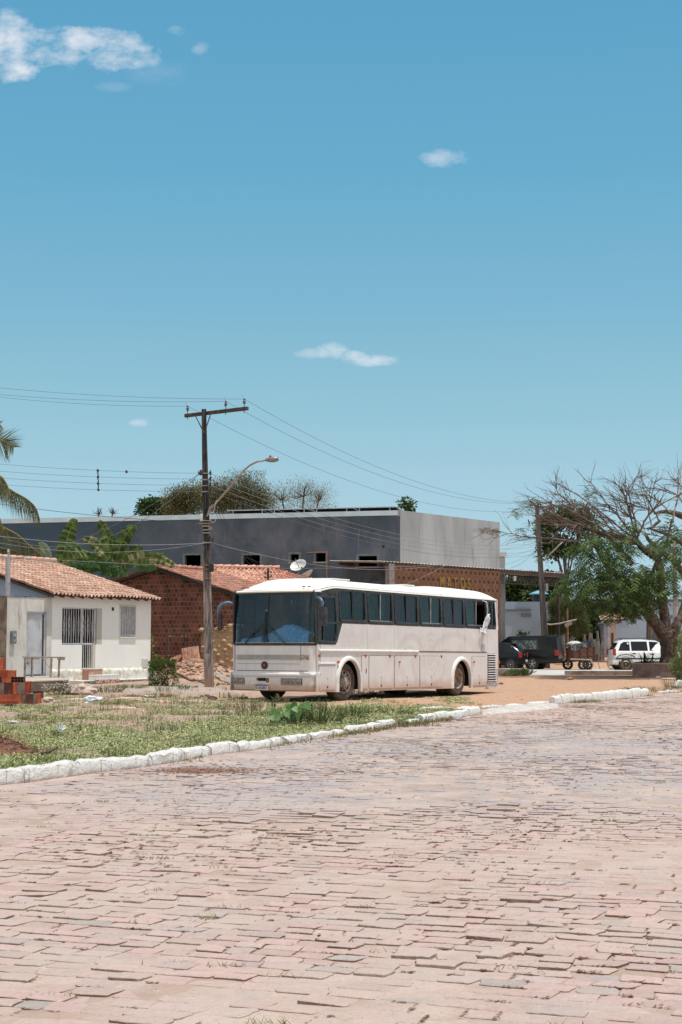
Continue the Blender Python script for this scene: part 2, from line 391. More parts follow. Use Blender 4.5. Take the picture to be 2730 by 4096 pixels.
def road():
    n=NT('cobble_stone'); a=n.attr(); p=n.pos()
    w=n.rng(n.noise(.16,3,.5,p),.42,.60)
    k=n.rng(n.noise(14,6,.7,p),.3,.75,.90,1.07)
    c=n.mix(1.0,a,n.comb(k,k,k),'MULTIPLY')
    # a broad greyer belt of dustier stones across the middle distance
    y=n.sep(p)[1]; belt=n.math('MULTIPLY',n.rng(y,12.2,15.5),n.rng(y,32,24))
    belt=n.math('MULTIPLY',belt,n.rng(n.math('ADD',n.sep(p)[0],n.math('MULTIPLY',n.noise(.5,3,.5,p),4)),-3.4,2.0))
    c=n.mix(n.math('MULTIPLY',belt,.85),c,n.mix(1.0,(.92,.90,.92),n.comb(n.math('MULTIPLY',k,.40),n.math('MULTIPLY',k,.37),n.math('MULTIPLY',k,.365)),'MULTIPLY'))
    sand=n.rng(n.math('ADD',n.noise(1.1,5,.65,p),n.math('MULTIPLY',n.noise(30,3,.6,p),.35)),.56,.86)
    c=n.mix(n.math('MULTIPLY',sand,.75),c,(.465,.38,.325))
    n.bump(n.math('ADD',n.noise(28,5,.7,p),n.math('MULTIPLY',n.noise(9,3,.6,p),1.4)),.6,.035)
    stone=n.col(c,.9,0,.15)
    b=NT('joint_sand'); p=b.pos(); c=b.mix(b.rng(b.noise(1.1,5,.65,p),.35,.6),(.36,.265,.215),(.48,.375,.325))
    c=b.mix(b.math('MULTIPLY',b.rng(b.noise(35,4,.7,p),.5,.7),.5),c,(.30,.19,.13)); b.bump(b.noise(50,4,.7,p),.5,.02)
    bedm=b.col(c,.95,0,.1)
    rot=R(-19); cr,sr=cos(rot),sin(rot)
    global JOINTS; JOINTS=[]
    V=[];Fc=[];C=[]
    def lowf(x,y): return .012*noise.noise(Vector((x*.5,y*.5,7)))
    def sand(x,y): # sand level relative to the stone tops
        return -.0088+.0090*ss(-.38,.34,noise.noise(Vector((x*.42,y*.42,3)))+.5*noise.noise(Vector((x*1.7,y*1.7,9))))
    q=0.5; rnd=random.Random(3)
    while q<62:
        rh=rnd.uniform(.125,.16)
        x=-28
        while x<20:
            wl=rnd.uniform(.14,.25)
            cx,cy=x+wl/2,q+rh/2; x+=wl
            X0=cx*cr-cy*sr; Y0=cx*sr+cy*cr
            if Y0<4.0 or Y0>52 or abs(X0)>Y0*.25+2.6 or kd(X0,Y0)>-.1: continue
            wy=.035*noise.noise(Vector((cx*.25,cy*.15,1)))+.010*noise.noise(Vector((cx*1.1,cy*.6,4)))
            wx=.08*noise.noise(Vector((cx*.3,cy*.3,8)))
            X=X0+wx; Y=Y0+wy; far=Y0>22
            if rnd.random()<.008: continue
            gp=rnd.uniform(.001,.008)
            hx,hy=wl/2-gp,rh/2-gp
            sk=rnd.uniform(-.018,.018)
            cs=[(-hx+sk,-hy),(hx+sk,-hy),(hx-sk,hy),(-hx-sk,hy)]
            cs=[(a_+rnd.uniform(-.011,.011),b_+rnd.uniform(-.008,.008)) for a_,b_ in cs]
            rough=.5+1.2*ss(-.3,.4,noise.noise(Vector((X*.35,Y*.35,13))))
            z0=rnd.gauss(0,.0036)*rough+lowf(X,Y); tx,ty=rnd.gauss(0,.013)*rough,rnd.gauss(-.014,.017)*rough
            if rnd.random()<.02: z0+=.005; ty-=.02
            o=len(V); per=[]
            for i in range(4):
                a_,b_=cs[i],cs[(i+1)%4]; pz=cs[i-1]
                t=rnd.uniform(.04,.09)
                per.append((lerp(a_[0],pz[0],t),lerp(a_[1],pz[1],t)))
                per.append((lerp(a_[0],b_[0],t),lerp(a_[1],b_[1],t)))
                if not far:
                    j=rnd.uniform(-.007,.007)
                    per.append((lerp(a_[0],b_[0],.35)+j,lerp(a_[1],b_[1],.35)+j)); j=rnd.uniform(-.007,.007)
                    per.append((lerp(a_[0],b_[0],.7)+j,lerp(a_[1],b_[1],.7)+j))
            if Y<38: JOINTS.append((X,Y,hx,hy,tx,ty,z0))
            nP=len(per)
            for (s_,dz) in ((.955,0),(1,-.0035),(1.0,-.05)):
                for (a_,b_) in per:
                    lx,ly=a_*s_,b_*s_
                    V.append((X+lx*cr-ly*sr,Y+lx*sr+ly*cr,z0+tx*lx+ty*ly+dz))
            Fc.append(tuple(o+i for i in range(nP)))
            for k_ in range(2):
                for i in range(nP):
                    a1=o+k_*nP+i; b1=o+k_*nP+(i+1)%nP; Fc.append((b1,a1,a1+nP,b1+nP))
            r=rnd.random()
            if r<.60: cc=(.495,.355,.315)
            elif r<.88: cc=(.49,.365,.325)
            elif r<.975: cc=(.46,.365,.33)
            else: cc=(.40,.345,.315)
            g_=rnd.uniform(.90,1.06); cc=(cc[0]*g_,cc[1]*g_*rnd.uniform(.98,1.02),cc[2]*g_)
            C.extend([cc]*(1+nP)+[(.21,.135,.10)]*nP)
        q+=rh
    m=MB(); m.v=V; m.f=Fc; m.c=C
    o=m.build('road',None); me=o.data; me.materials.append(stone); me.materials.append(bedm)
    tag(o,kind='structure')
    # sand bed between the stones (a second sheet of the same road)
    m=MB(); vs=[];ys=[];y=3.6
    while y<52: ys.append(y); y+=max(.05,y*.006)
    idx={}; 
    cols=210
    for j,y in enumerate(ys):
        hw=y*.265+3.4
        for i in range(cols+1):
            x=lerp(-hw,hw,i/cols); yy=y
            ky=kerby(x)+.05; yy=min(y,ky)
            vs.append((x,yy,sand(x,yy)+lowf(x,yy)))
    w=cols+1; fs=[]
    for j in range(len(ys)-1):
        for i in range(cols):
            a=j*w+i
            if vs[a+w][1]-vs[a][1]<1e-4 and vs[a+w+1][1]-vs[a+1][1]<1e-4: continue
            fs.append((a,a+1,a+w+1,a+w))
    m.add(vs,fs); tag(m.build('road_bed',bedm,smooth=True),kind='structure')
    # wide far carriageway sheet beyond the cobbles on the right
    m=MB(); Q=[(-40,-60),(400,-60),(400,60),(15,60)]+[(x,y-.12) for x,y in KP[::-1]]+[(-14,kerby(-14)-.12),(-40,kerby(-40)-.12)]; m.add([(x,y,-.045) for x,y in Q],[tuple(range(len(Q)))])
    tag(m.build('road_shoulder',bedm),kind='structure')
road()

def kerbs():
    n=NT('lime_washed_stone'); k=n.rng(n.noise(5,6,.7),.54,.66); v=n.map(n.obj(),(9,9,1.5))
    c=n.mix(k,(.74,.72,.68),(.47,.44,.42)); c=n.mix(n.math('MULTIPLY',n.rng(n.noise(2.2,5,.7,v),.56,.68),.8),c,(.30,.24,.205)); zz=n.sep(n.obj())[2]; c=n.mix(n.rng(n.math('ADD',zz,n.math('MULTIPLY',n.math('SUBTRACT',n.noise(8,4),.5),.10)),.045,-.01,0,.8),c,(.30,.21,.16))
    n.bump(n.noise(18,6,.7),.9,.06); km=n.col(c,.85,0,.2)
    rnd=random.Random(5)
    segs=[]
    def run(u0,u1,label,flat=False,hz=.16,skip=0):
        # walk the kerb line between two image columns
        x0=PX(u0); x1=PX(u1); x=x0
        while x<x1-.08:
            s=(kerby(x+.1)-kerby(x))/.1; L_=rnd.uniform(.55,1.0)
            dx=L_/sqrt(1+s*s); xe=min(x+dx,x1)
            if x1-xe<.12: xe=x1
            if rnd.random()>=skip: segs.append((x,xe,label,flat,hz*rnd.uniform(.85,1.1)))
            x=xe+.006
    def PX(u):
        best=None
        for i in range(len(KSRC)-1):
            if KSRC[i][0]<=u<=KSRC[i+1][0]:
                t=(u-KSRC[i][0])/(KSRC[i+1][0]-KSRC[i][0]); v=lerp(KSRC[i][1],KSRC[i+1][1],t); return G(u,v)[0]
        if u<0: return KP[0][0]+(u/F)*16.4*1.0
        return KP[-1][0]+(u-2730)/F*47*1.6
    run(-70,1010,'white painted kerb stone of the long left run beside the grass',hz=.15)
    run(1010,1140,'weed streaked white kerb stone in front of the broad leaved plant',hz=.13)
    run(1155,1245,'chipped white kerb stone below the bushy weed',hz=.12)
    run(1252,1385,'broken white kerb stone half buried in weeds',hz=.10,skip=.2)
    run(1400,1586,'white kerb stone of the short middle run before the gap',hz=.13)
    run(1640,1690,'small loose white kerb stone in the weedy gap',hz=.09)
    run(1696,1925,'white kerb stone of the run that ends at the cement ramp',hz=.16)
    run(2225,2600,'white kerb stone of the far right run beside the red earth',hz=.22)
    cnt={}; ordn=['first','second','third','fourth','fifth','sixth','seventh','eighth','ninth','tenth','eleventh','twelfth','thirteenth','fourteenth','fifteenth','sixteenth','seventeenth','eighteenth','nineteenth','twentieth']
    for (xa,xb,label,flat,hz) in segs:
        k_=cnt.get(label,0); cnt[label]=k_+1; label=label+', '+ordn[min(k_,19)]+' from left'
        ya,yb=kerby(xa),kerby(xb); a=Vector((xa,ya,0)); b=Vector((xb,yb,0)); d=(b-a); L_=d.length; d.normalize(); nn=Vector((-d.y,d.x,0))
        cen=(a+b)/2; sd=rnd.random()*50; rz=atan2(d.y,d.x)
        wd=rnd.uniform(.15,.19)
        m=MB(); nx=max(4,int(L_/.09))
        prof=[(-.015,-.12),(-.005,.3*hz),(.0,.80*hz),(.03,.97*hz),(wd*.5,1.0*hz),(wd-.03,.95*hz),(wd,.7*hz),(wd,-.1)]
        vs=[]
        for i in range(nx+1):
            t=i/nx; e=min(t,1-t)*L_
            for (py,pz) in prof:
                edge=1-ss(0,.05,e)
                k=.020*noise.noise(Vector((sd+t*L_*6,py*9,pz*9)))+.012*noise.noise(Vector((sd+t*L_*16,py*20,pz*20)))
                x=-L_/2+t*L_; y=py+k+edge*(.012 if py<wd/2 else -.012); z=pz+(k*1.2-edge*.02 if pz>0 else 0)
                vs.append((x,y,z))
        w=len(prof); fs=[(i*w+j,i*w+j+1,(i+1)*w+j+1,(i+1)*w+j) for i in range(nx) for j in range(w-1)]
        fs+=[tuple(range(w)),tuple(nx*w+j for j in range(w))[::-1]]
        m.add(vs,fs); o=m.build('kerb_stone',km,loc=(cen.x,cen.y,0),rz=rz)
        fixn(o); smooth_angle(o,50)
        tag(o,label,'kerb stone','white painted kerb stones along the cobbled road')
    # flat limewashed slabs lying behind the broken kerb and along the ramp
    flats=[(1673,1812,2840,.07,'long flat white slab lying behind the kerb left of the ramp'),(1822,1905,2841,.06,'flat white slab next to the kerb end by the ramp'),
           (1925,2010,2830,.05,'thin white slab edging the near end of the cement ramp'),(2022,2090,2826,.05,'thin white slab at the middle of the ramp edge'),(2105,2215,2817,.06,'narrow white slab at the far end of the ramp edge'),
           (2625,2735,2770,.06,'curved white slab end beside the right edge of the road'),(2700,2760,2748,.22,'lumpy white stone under the shrub at the right edge')]
    for i,(u0,u1,v,h,lab) in enumerate(flats):
        a=Vector(G(u0,v+3)); b=Vector(G(u1,v-3)); d=b-a; L_=d.length; c=(a+b)/2
        m=MB(); m.ico((0,0,0),1,seed=i+3,amp=.25,fr=2,sc=(L_/2,.17,h),n=(16,8),flat=-.05)
        o=m.build('flat_stone',km,loc=(c.x,c.y,terr(c.x,c.y)+.01),rz=atan2(d.y,d.x),smooth=True)
        tag(o,lab,'stone slab','flat white slabs beside the kerb')
    # cement ramp over the gutter
    cm=simple('rough_cement',(.52,.475,.44),.9,c2=(.42,.37,.33),scale=5,bump=.6,bs=30)
    pts=[G(1935,2858),G(2100,2846),G(2230,2833),G(2235,2818),G(2140,2822),G(2030,2832),G(1925,2842)]
    m=MB(); c=Vector((sum(p[0] for p in pts)/7,sum(p[1] for p in pts)/7,0))
    rings=[(1.05,-.04),(.98,.015),(.8,.05),(.4,.075)]
    vs=[]
    for s_,z in rings:
        for i,p in enumerate(pts):
            for t in (0,.5):
                q=Vector(p).lerp(Vector(pts[(i+1)%7]),t); q=c+(q-c)*s_; vs.append((q.x,q.y,z+.01*n3(q.x*2,q.y*2)))
    nn=14; fs=[(r*nn+i,r*nn+(i+1)%nn,(r+1)*nn+(i+1)%nn,(r+1)*nn+i) for r in range(3) for i in range(nn)]+[tuple(3*nn+i for i in range(nn))]
    m.add(vs,fs); tag(m.build('cement_ramp',cm,smooth=True),'low rough cement ramp bridging the gap in the kerb','ramp')
kerbs()

# side street of pale concrete behind the square
def side():
    cm=simple('pale_street_concrete',(.50,.48,.45),.9,c2=(.42,.40,.37),scale=.7,bump=.3)
    m=MB(); m.add([(6.5,70.5,.012),(10.4,70.5,.012),(10.6,72.2,.012),(30,72.2,.012),(60,78,.012),(60,86.8,.012),(3,86.8,.012),(6.5,78,.012)],[tuple(range(8))])
    tag(m.build('side_street',cm),kind='structure')
side()
# ---------------- the bus ----------------
def bus():
    root=empty('coach_bus',(BO[0],BO[1],0),(0,.0105,atan2(.85,.527)),'old dirty white coach bus with dark windows parked on the red earth','bus')
    n=NT('dusty_bus_paint'); p=n.obj(); z=n.sep(p)[2]
    k=n.rng(n.noise(1.6,5,.6),.4,.7)
    c=n.mix(k,(.69,.66,.65),(.63,.59,.58))
    X_=n.sep(p)[0]
    def ring(cx,cz,rx,rz,w,x0=-9,x1=99,z0=-9,z1=99):
        r=n.math('SQRT',n.math('ADD',n.math('POWER',n.math('ABSOLUTE',n.math('DIVIDE',n.math('SUBTRACT',X_,cx),rx)),2.0),n.math('POWER',n.math('ABSOLUTE',n.math('DIVIDE',n.math('SUBTRACT',z,cz),rz)),2.0)))
        k_=n.rng(n.math('ABSOLUTE',n.math('SUBTRACT',r,1.0)),w,w*.75)
        for v_,lo,hi in ((X_,x0,x1),(z,z0,z1)):
            k_=n.math('MULTIPLY',k_,n.math('MULTIPLY',n.rng(v_,lo-.1,lo+.1),n.rng(v_,hi+.1,hi-.1)))
        return k_
    art=None
    for q in ((4.85,.62,.95,1.10,.10,3.3,5.6,.9,9),(4.80,.70,.70,.72,.07,3.6,5.4,.9,9),(7.5,.45,1.9,1.35,.07,5.8,8.3,1.0,9),(6.02,1.22,.42,.60,.05),(6.02,1.22,.24,.42,.10),(6.02,1.22,.10,.25,.25),(5.9,.95,.95,.62,.12,4.9,6.9,.2,.95),(7.0,.4,1.3,.95,.05,5.9,7.2,.4,9)):
        k_=ring(*q); art=k_ if art is None else n.math('MAXIMUM',art,k_)
    patch=n.math('MULTIPLY',n.math('MULTIPLY',n.rng(X_,1.26,1.29),n.rng(X_,2.1,2.07)),n.math('MULTIPLY',n.rng(z,1.38,1.40),n.rng(z,1.78,1.76)))
    c=n.mix(n.math('MULTIPLY',n.math('MAXIMUM',art,n.math('MULTIPLY',patch,.5)),.55),c,(.58,.53,.52))
    st=n.noise(3,5,.7,n.map(p,(4,4,.5))); c=n.mix(n.math('MULTIPLY',n.rng(st,.5,.75),.45),c,(.48,.40,.36)); s2=n.noise(3,4,.6,n.map(p,(9,9,.35))); c=n.mix(n.math('MULTIPLY',n.math('MULTIPLY',n.rng(s2,.52,.68),n.rng(z,1.1,1.9)),.4),c,(.42,.37,.34))
    dirt=n.math('MULTIPLY',n.rng(n.math('ADD',z,n.math('MULTIPLY',n.math('SUBTRACT',n.noise(4,4),.5),.25)),.62,.26),.75)
    c=n.mix(dirt,c,(.47,.29,.20)); n.bump(n.noise(2.2,3,.5,n.map(p,(1,1,.6))),.35,.05)
    PA=n.col(c,.42,0,.35)
    n=NT('creamy_white_roof'); c=n.mix(n.rng(n.noise(2,5,.6),.45,.75),(.80,.775,.72),(.74,.70,.63)); c=n.mix(n.rng(n.noise(9,3,.7),.70,.74),c,(.25,.24,.23))  # creamy white, paler than the body paint, with dark specks
    RF=n.col(c,.5,0,.3)
    BK=simple('black_window_band',(.028,.031,.036),.35,c2=(.045,.048,.052),scale=3)
    RUB=simple('window_rubber',(.02,.022,.024),.45,c2=(.05,.052,.055),scale=10)
    GL=glassmat('tinted_side_glass',(.52,.54,.52),.012,.05)
    WSG=glassmat('windscreen_glass',(.60,.72,.76),.03,.02)
    INT=simple('dark_interior',(.03,.032,.034),.9); SEAM=simple('panel_gap',(.12,.10,.09),.8)
    GHOST=simple('faded_paint_mark',(.645,.60,.595),.5,c2=(.68,.64,.63),scale=8)
    RUSTY=simple('rusty_strip',(.22,.14,.10),.8,c2=(.10,.06,.05),scale=18)
    # ---- front geometry
    def fx(y,z=1.0):
        t=(y-1.3)/1.3; a=abs(t)
        x=-.16*(1-t*t)+.16*max(0,(a-.86)/.14)**2
        return x+ .05*ss(1.45,2.8,z)*(z-1.45)
    def fpatch(m,y0,y1,z0,z1,off=0.0,th=.04,ny=24,nz=3):
        def fn(u,v):
            y=lerp(y0,y1,u); zz=lerp(z0,z1,v); return (fx(y,zz)-off,y,zz)
        m.shell(fn,ny,nz,(th,0,0))
    def P_(m,name,mat,**k): 
        o=m.build(name,mat,root,**k); fixn(o); return o
    # side panel with wheel arch openings
    def side_outline(front=True):
        pts=[(.10,.27),(.98,.25)]
        def arch(cx,r,zc=.50,zb=.25,top=1.06):
            o=[]
            for i in range(19):
                a=pi-pi*i/18; o.append((cx+r*cos(a),zc+(top-zc)*sin(a)))
            o=[(cx-r,zb)]+o+[(cx+r,zb)]
            return o
        pts+=arch(1.56,.53); pts+=arch(7.88,.55)
        pts+=[(9.52,.25),(9.54,.42),(10.28,.42),(10.35,1.0),(10.33,2.0),(1.24,2.0),(1.0,1.52),(.92,1.45),(.06,1.45)]
        return pts
    for (yy,nm) in ((0,'side_panel'),(2.56,'side_panel')):
        m=MB(); m.prism([(x,yy,z) for x,z in side_outline()],(0,.04,0)); P_(m,nm,PA)
    # wheel wells (dark boxes open to the side) and underbody
    m=MB(); m.box(.15,.98,.05,2.55,.32,.5); m.box(2.15,7.28,.05,2.55,.30,.5); m.box(8.5,10.1,.05,2.55,.35,.6)
    m.box(.9,9.0,.9,1.7,.28,.6); m.box(.2,10.2,.06,2.54,1.15,1.2)
    m.box(7.2,7.26,.05,2.55,.3,1.15); m.box(8.48,8.54,.05,2.55,.3,1.15); m.box(.98,1.01,.05,2.55,.3,1.15); m.box(2.12,2.15,.05,2.55,.3,1.15)
    P_(m,'underbody',DARKV)
    m=MB(); m.box(.1,9.9,2.3,2.5,1.2,1.25); m.box(10.22,10.26,.05,2.55,.5,2.75); m.box(1.0,1.04,1.2,2.5,1.2,2.0)
    m.box(.28,.75,.15,2.45,1.20,1.50)   # dashboard
    for i in range(8):
        x=1.5+i*1.05
        for y0 in (.2,.75,1.55,2.0): m.box(x,x+.14,y0,y0+.42,1.2,2.32); m.box(x-.42,x,y0,y0+.42,1.6,1.72)
    m.box(1.0,10.2,2.42,2.44,1.9,2.95); m.box(1.0,10.2,.2,2.42,2.93,2.95)  # dark sheet added inside the far windows to block the sky, and ceiling
    P_(m,'interior',INT)
    # arches
    for cx,r in ((1.56,.53),(7.88,.55)):
        m=MB(); vs=[];N_=20
        prof=[(r-.0,.02),(r-.0,-.05),(r+.035,-.062),(r+.085,-.045),(r+.11,.0),(r+.11,.02)]
        arc=[(0,)]*0
        path=[(cx-1,.25,None)]
        pts=[]
        for i in range(N_+1):
            a=pi-pi*i/N_; pts.append((cos(a),sin(a)))
        for rr,yy in prof:
            row=[(cx-rr,yy,.25)]
            for (ca,sa) in pts:
                zt=(1.06-.50)/r; row.append((cx+rr*ca,yy,.50+rr*sa*zt))
            row.append((cx+rr,yy,.25)); vs.append(row)
        w=len(vs[0]); flat=[p for row in vs for p in row]
        m.add(flat,[(j*w+i,j*w+i+1,(j+1)*w+i+1,(j+1)*w+i) for j in range(len(prof)-1) for i in range(w-1)])
        o=P_(m,'wheel_arch',WHITEP); smooth_angle(o,50)
    # wheels
    TY=simple('dusty_tyre',(.10,.07,.055),.9,c2=(.05,.04,.035),scale=9,bump=.3)
    RIM=simple('worn_steel_rim',(.42,.36,.31),.5,.3,c2=(.16,.10,.07),scale=9); HOLE=simple('wheel_shadow_hole',(.012,.01,.01),.9)
    RIM2=simple('dusty_rear_rim',(.40,.32,.26),.6,.2,c2=(.22,.15,.11),scale=9)
    for (cx,y,side,kind,turn) in ((1.53,.14,1,'front',-.12),(7.83,.10,1,'rear',0),(1.53,2.46,-1,'front',-.12),(7.83,2.5,-1,'rear',0)):
        wz=.505 if kind=='front' else .535
        w=empty('wheel',(cx,y,wz),(0,0,turn)); w.parent=root
        d=1 if side>0 else -1
        m=MB(); m.lathe([(.30,0.0),(.315,.0),(.44,-.012),(.485,.015),(.50,.05),(.50,.22),(.48,.26),(.30,.27)],(0,0,0),(0,d,0),36)
        if kind=='rear': m.lathe([(.30,.29),(.44,.29),(.50,.34),(.50,.52),(.3,.56)],(0,0,0),(0,d,0),36)
        smooth_angle(fixn(m.build('tyre',TY,w)))
        m=MB()
        if kind=='front':
            m.lathe([(.305,.0),(.30,-.01),(.285,.0),(.275,.05),(.20,.045),(.17,.0),(.155,-.05),(.11,-.06),(.09,-.11),(.0,-.12)],(0,0,0),(0,d,0),32)
        else:
            m.lathe([(.305,.0),(.30,-.01),(.28,.01),(.265,.12),(.25,.17),(.10,.18),(.09,.10),(.0,.09)],(0,0,0),(0,d,0),32)
        smooth_angle(fixn(m.build('rim',RIM if kind=='front' else RIM2,w)))
        if kind=='front':
            for i in range(10):
                m=MB(); a=2*pi*i/10; m.lathe([(0,-.032*1),(.022,-.034),(.024,.0)],(.237*cos(a),.012*d+.035*d,.237*sin(a)),(0,d,0),8)
                m.build('hand_hole',HOLE,w)
            for i in range(10):
                m=MB(); a=2*pi*(i+.5)/10; m.lathe([(0,-.06),(.014,-.055),(.02,0)],(.135*cos(a),-.05*d,.135*sin(a)),(0,d,0),8)
                m.build('wheel_nut',CHROME,w)
    # vertical panel joints
    for x in (2.5,3.93,5.36,6.74,8.12,9.58):
        m=MB(); m.box(x-.012,x+.012,-.008,0,1.36,1.98)
        P_(m,'panel_joint',PA)
    # luggage doors with latches
    def door(x0,x1,z0=.31,z1=1.17,latch=True):
        m=MB(); r=.03
        m.box(x0,x1,-.014,.0,z0,z1)
        o=m.build('luggage_door',PA,root,bevel=.006)
        m=MB(); 
        for a in ((x0-.012,x0-.002,z0,z1),(x1+.002,x1+.012,z0,z1)): m.box(a[0],a[1],-.003,0,a[2],a[3])
        m.box(x0,x1,-.003,0,z1+.002,z1+.012); m.build('door_gap',SEAM,root)
        if latch:
            xc=(x0+x1)/2; m=MB(); m.box(xc-.04,xc+.04,-.024,-.014,z0+.30,z0+.33); m.box(xc-.035,xc-.02,-.02,-.014,z0+.10,z0+.30); m.box(xc+.02,xc+.035,-.02,-.014,z0+.10,z0+.30); m.box(xc-.04,xc+.04,-.024,-.014,z0+.02,z0+.045)
            m.build('latch_recess',PA,o)
            m=MB(); m.box(xc-.025,xc+.025,-.022,-.014,z0+.05,z0+.095); m.build('handle',BLACKP,o)
    door(.13,.90,.31,.93); door(2.2,2.52,.31,1.17,False); door(2.58,3.84); door(3.93,5.30); door(5.36,6.68); door(8.56,9.5)
    m=MB(); m.box(2.40,2.43,-.022,-.014,.72,.84); m.build('handle',BLACKP,root)
    # rub rails
    m=MB()
    m.prism([(.10,0,1.26),(.10,-.035,1.275),(.10,-.04,1.30),(.10,-.03,1.325),(.10,0,1.335)],(5.15,0,0)); m.prism([(.10,0,.94),(.10,-.03,.955),(.10,-.03,.985),(.10,0,.995)],(.82,0,0))
    P_(m,'rub_rail',WHITEP)
    m=MB(); m.box(5.25,9.55,-.006,0,1.285,1.318); P_(m,'rusty_rail_scar',RUSTY)
    # side markers
    for x in (.13,2.38,3.66,5.08,6.62):
        m=MB(); m.box(x-.042,x+.042,-.025,0,1.14,1.20); m.build('side_marker',REDL,root,bevel=.006)
    for x in (1.03,4.18,8.66):
        m=MB(); m.lathe([(0,-.055),(.03,-.05),(.042,-.02),(.045,0)],(x,0,1.02),(0,1,0),12); m.build('side_marker',ORANGEL,root,smooth=True)
    # ---- window band
    def ztop(x): return lerp(2.82,2.955,ss(-.1,1.05,x))+(0 if x<1 else -.006*min(1,(x-1)/3))
    def yb(z): return .055*ss(1.9,2.95,z)
    for (y0,sg) in ((0,1),(2.6,-1)):
        def Y(v): return y0+sg*v
        m=MB()
        top=[(x,ztop(x)) for x in [ -.02+ i*.1 for i in range(12)]]+[(3,2.95),(6,2.945),(10.27,2.93)]
        # bottom strip, top strip and posts around real openings
        wins=[(1.14,2.43,2.075,2.855),(2.57,3.85,2.075,2.85),(3.99,5.28,2.075,2.85),(5.42,6.67,2.075,2.845),(6.81,8.09,2.075,2.845),(8.23,9.56,2.075,2.845),(9.70,10.19,2.075,2.845)]
        m.box(1.10,10.27,*sorted((Y(.005),Y(.04))),2.0,2.06)
        xs=[1.08]
        pts=[(x,Y(.03),z) for x,z in top]
        prev=.98
        for (a,b,z0,z1) in wins:
            m.prism([(prev,Y(.01),2.0),(a+.02,Y(.01),2.0),(a+.02,Y(.06),ztop(a)),(prev,Y(.06),ztop(prev))],(0,sg*.04,0)); prev=b-.02
        m.prism([(prev,Y(.01),2.0),(10.27,Y(.01),2.0),(10.27,Y(.06),2.93),(prev,Y(.06),2.93)],(0,sg*.04,0))
        m.prism([(x,Y(.055),z) for x,z in top]+[(10.27,Y(.055),2.83),(1.0,Y(.055),2.84),(1.0,Y(.055),2.68),(-.02,Y(.055),2.66)],(0,sg*.035,0))
        # driver window surround
        m.prism([(.03,Y(.004),1.45),(.14,Y(.004),1.45),(.10,Y(.05),2.75),(-.02,Y(.05),2.78)],(0,sg*.035,0))
        m.prism([(.03,Y(.004),1.45),(.92,Y(.004),1.45),(.98,Y(.004),1.53),(.03,Y(.006),1.55)],(0,sg*.035,0))
        m.prism([(.92,Y(.004),1.45),(1.0,Y(.004),1.5),(1.26,Y(.004),2.0),(1.08,Y(.02),2.04),(.88,Y(.006),1.6)],(0,sg*.035,0))
        m.prism([(.96,Y(.018),2.0),(1.12,Y(.018),2.0),(1.12,Y(.055),2.84),(.96,Y(.055),2.84)],(0,sg*.035,0))
        P_(m,'window_band',BK)
        def rrect(x0,x1,z0,z1,r,n_=4):
            o=[]
            for (cx,cz,a0) in ((x1-r,z1-r,0),(x0+r,z1-r,90),(x0+r,z0+r,180),(x1-r,z0+r,270)):
                for i in range(n_+1):
                    a=R(a0+90*i/n_); o.append((cx+r*cos(a),cz+r*sin(a)))
            return o
        def ring(m,outer,inner,proud,dep=.045):
            n_=len(outer)
            vs=[(x,Y(yb(z)-proud+.012),z) for x,z in outer]+[(x,Y(yb(z)-proud),z) for x,z in [(lerp(a[0],b[0],.5),lerp(a[1],b[1],.5)) for a,b in zip(outer,inner)]]+[(x,Y(yb(z)-proud+.014),z) for x,z in inner]+[(x,Y(yb(z)-proud+dep),z) for x,z in inner]+[(x,Y(yb(z)-proud+dep),z) for x,z in outer]
            fs=[(k*n_+i,k*n_+(i+1)%n_,((k+1)%5)*n_+(i+1)%n_,((k+1)%5)*n_+i) for k in range(5) for i in range(n_)]
            m.add(vs,fs)
        for wi,(a,b,z0,z1) in enumerate(wins):
            wr=empty('window',(0,0,0)); wr.parent=root
            m=MB(); ring(m,rrect(a-.02,b+.02,z0-.045,z1+.02,.10),rrect(a+.03,b-.03,z0+.02,z1-.03,.07),.022)
            smooth_angle(fixn(m.build('frame',RUB,wr)),40)
            if sg<0:
                m=MB(); m.box(a,b,2.55,2.556,z0,z1); m.build('pane',GL,wr); continue
            xm=(a+b)/2
            m=MB(); m.box(a+.02,b-.02,.022,.034,z0+.02,z0+.04); 
            m.box(xm-.014,xm+.014,.02,.045,z0+.02,z1-.02); m.build('slider_rail',GALV if wi%2 else RUB,wr)
            m=MB(); e=xm if wi==5 else b-.02
            m.prism([(a+.02,.034,z0+.01),(e,.034,z0+.01),(e,.062,z1-.01),(a+.02,.062,z1-.01)],(0,.006,0)); m.build('pane',GL,wr)
        # driver window
        dw=empty('driver_window',(0,0,0)); dw.parent=root
        out=[(.075,1.49),(.90,1.47),(.955,1.53),(1.03,1.72),(.99,2.60),(.93,2.69),(.16,2.70),(.08,2.60)]
        inn=[(.14,1.56),(.86,1.54),(.90,1.58),(.965,1.74),(.935,2.56),(.89,2.63),(.21,2.64),(.14,2.57)]
        m=MB(); ring(m,out,inn,.02); m.box(.1,1.0,*sorted((Y(.0),Y(.05))),1.98,2.03); m.box(.33,.355,*sorted((Y(.0),Y(.04))),1.56,1.98); m.box(.44,.46,*sorted((Y(.02),Y(.06))),2.03,2.62); fixn(m.build('frame',RUB,dw))
        m=MB(); m.prism([(x,Y(.02+.03*ss(1.9,2.9,z)),z) for x,z in inn],(0,sg*.006,0)); m.build('pane',GL,dw)
    # model script over the driver window (no maker's mark readable, dark lettering)
    SC=simple('dark_script',(.06,.062,.065),.3,.3)
    text('model_lettering','Viaggio',.13,.004,SC,root,(.76,.036,2.775),(pi/2+R(3),0,0),.3,1.25,.003)
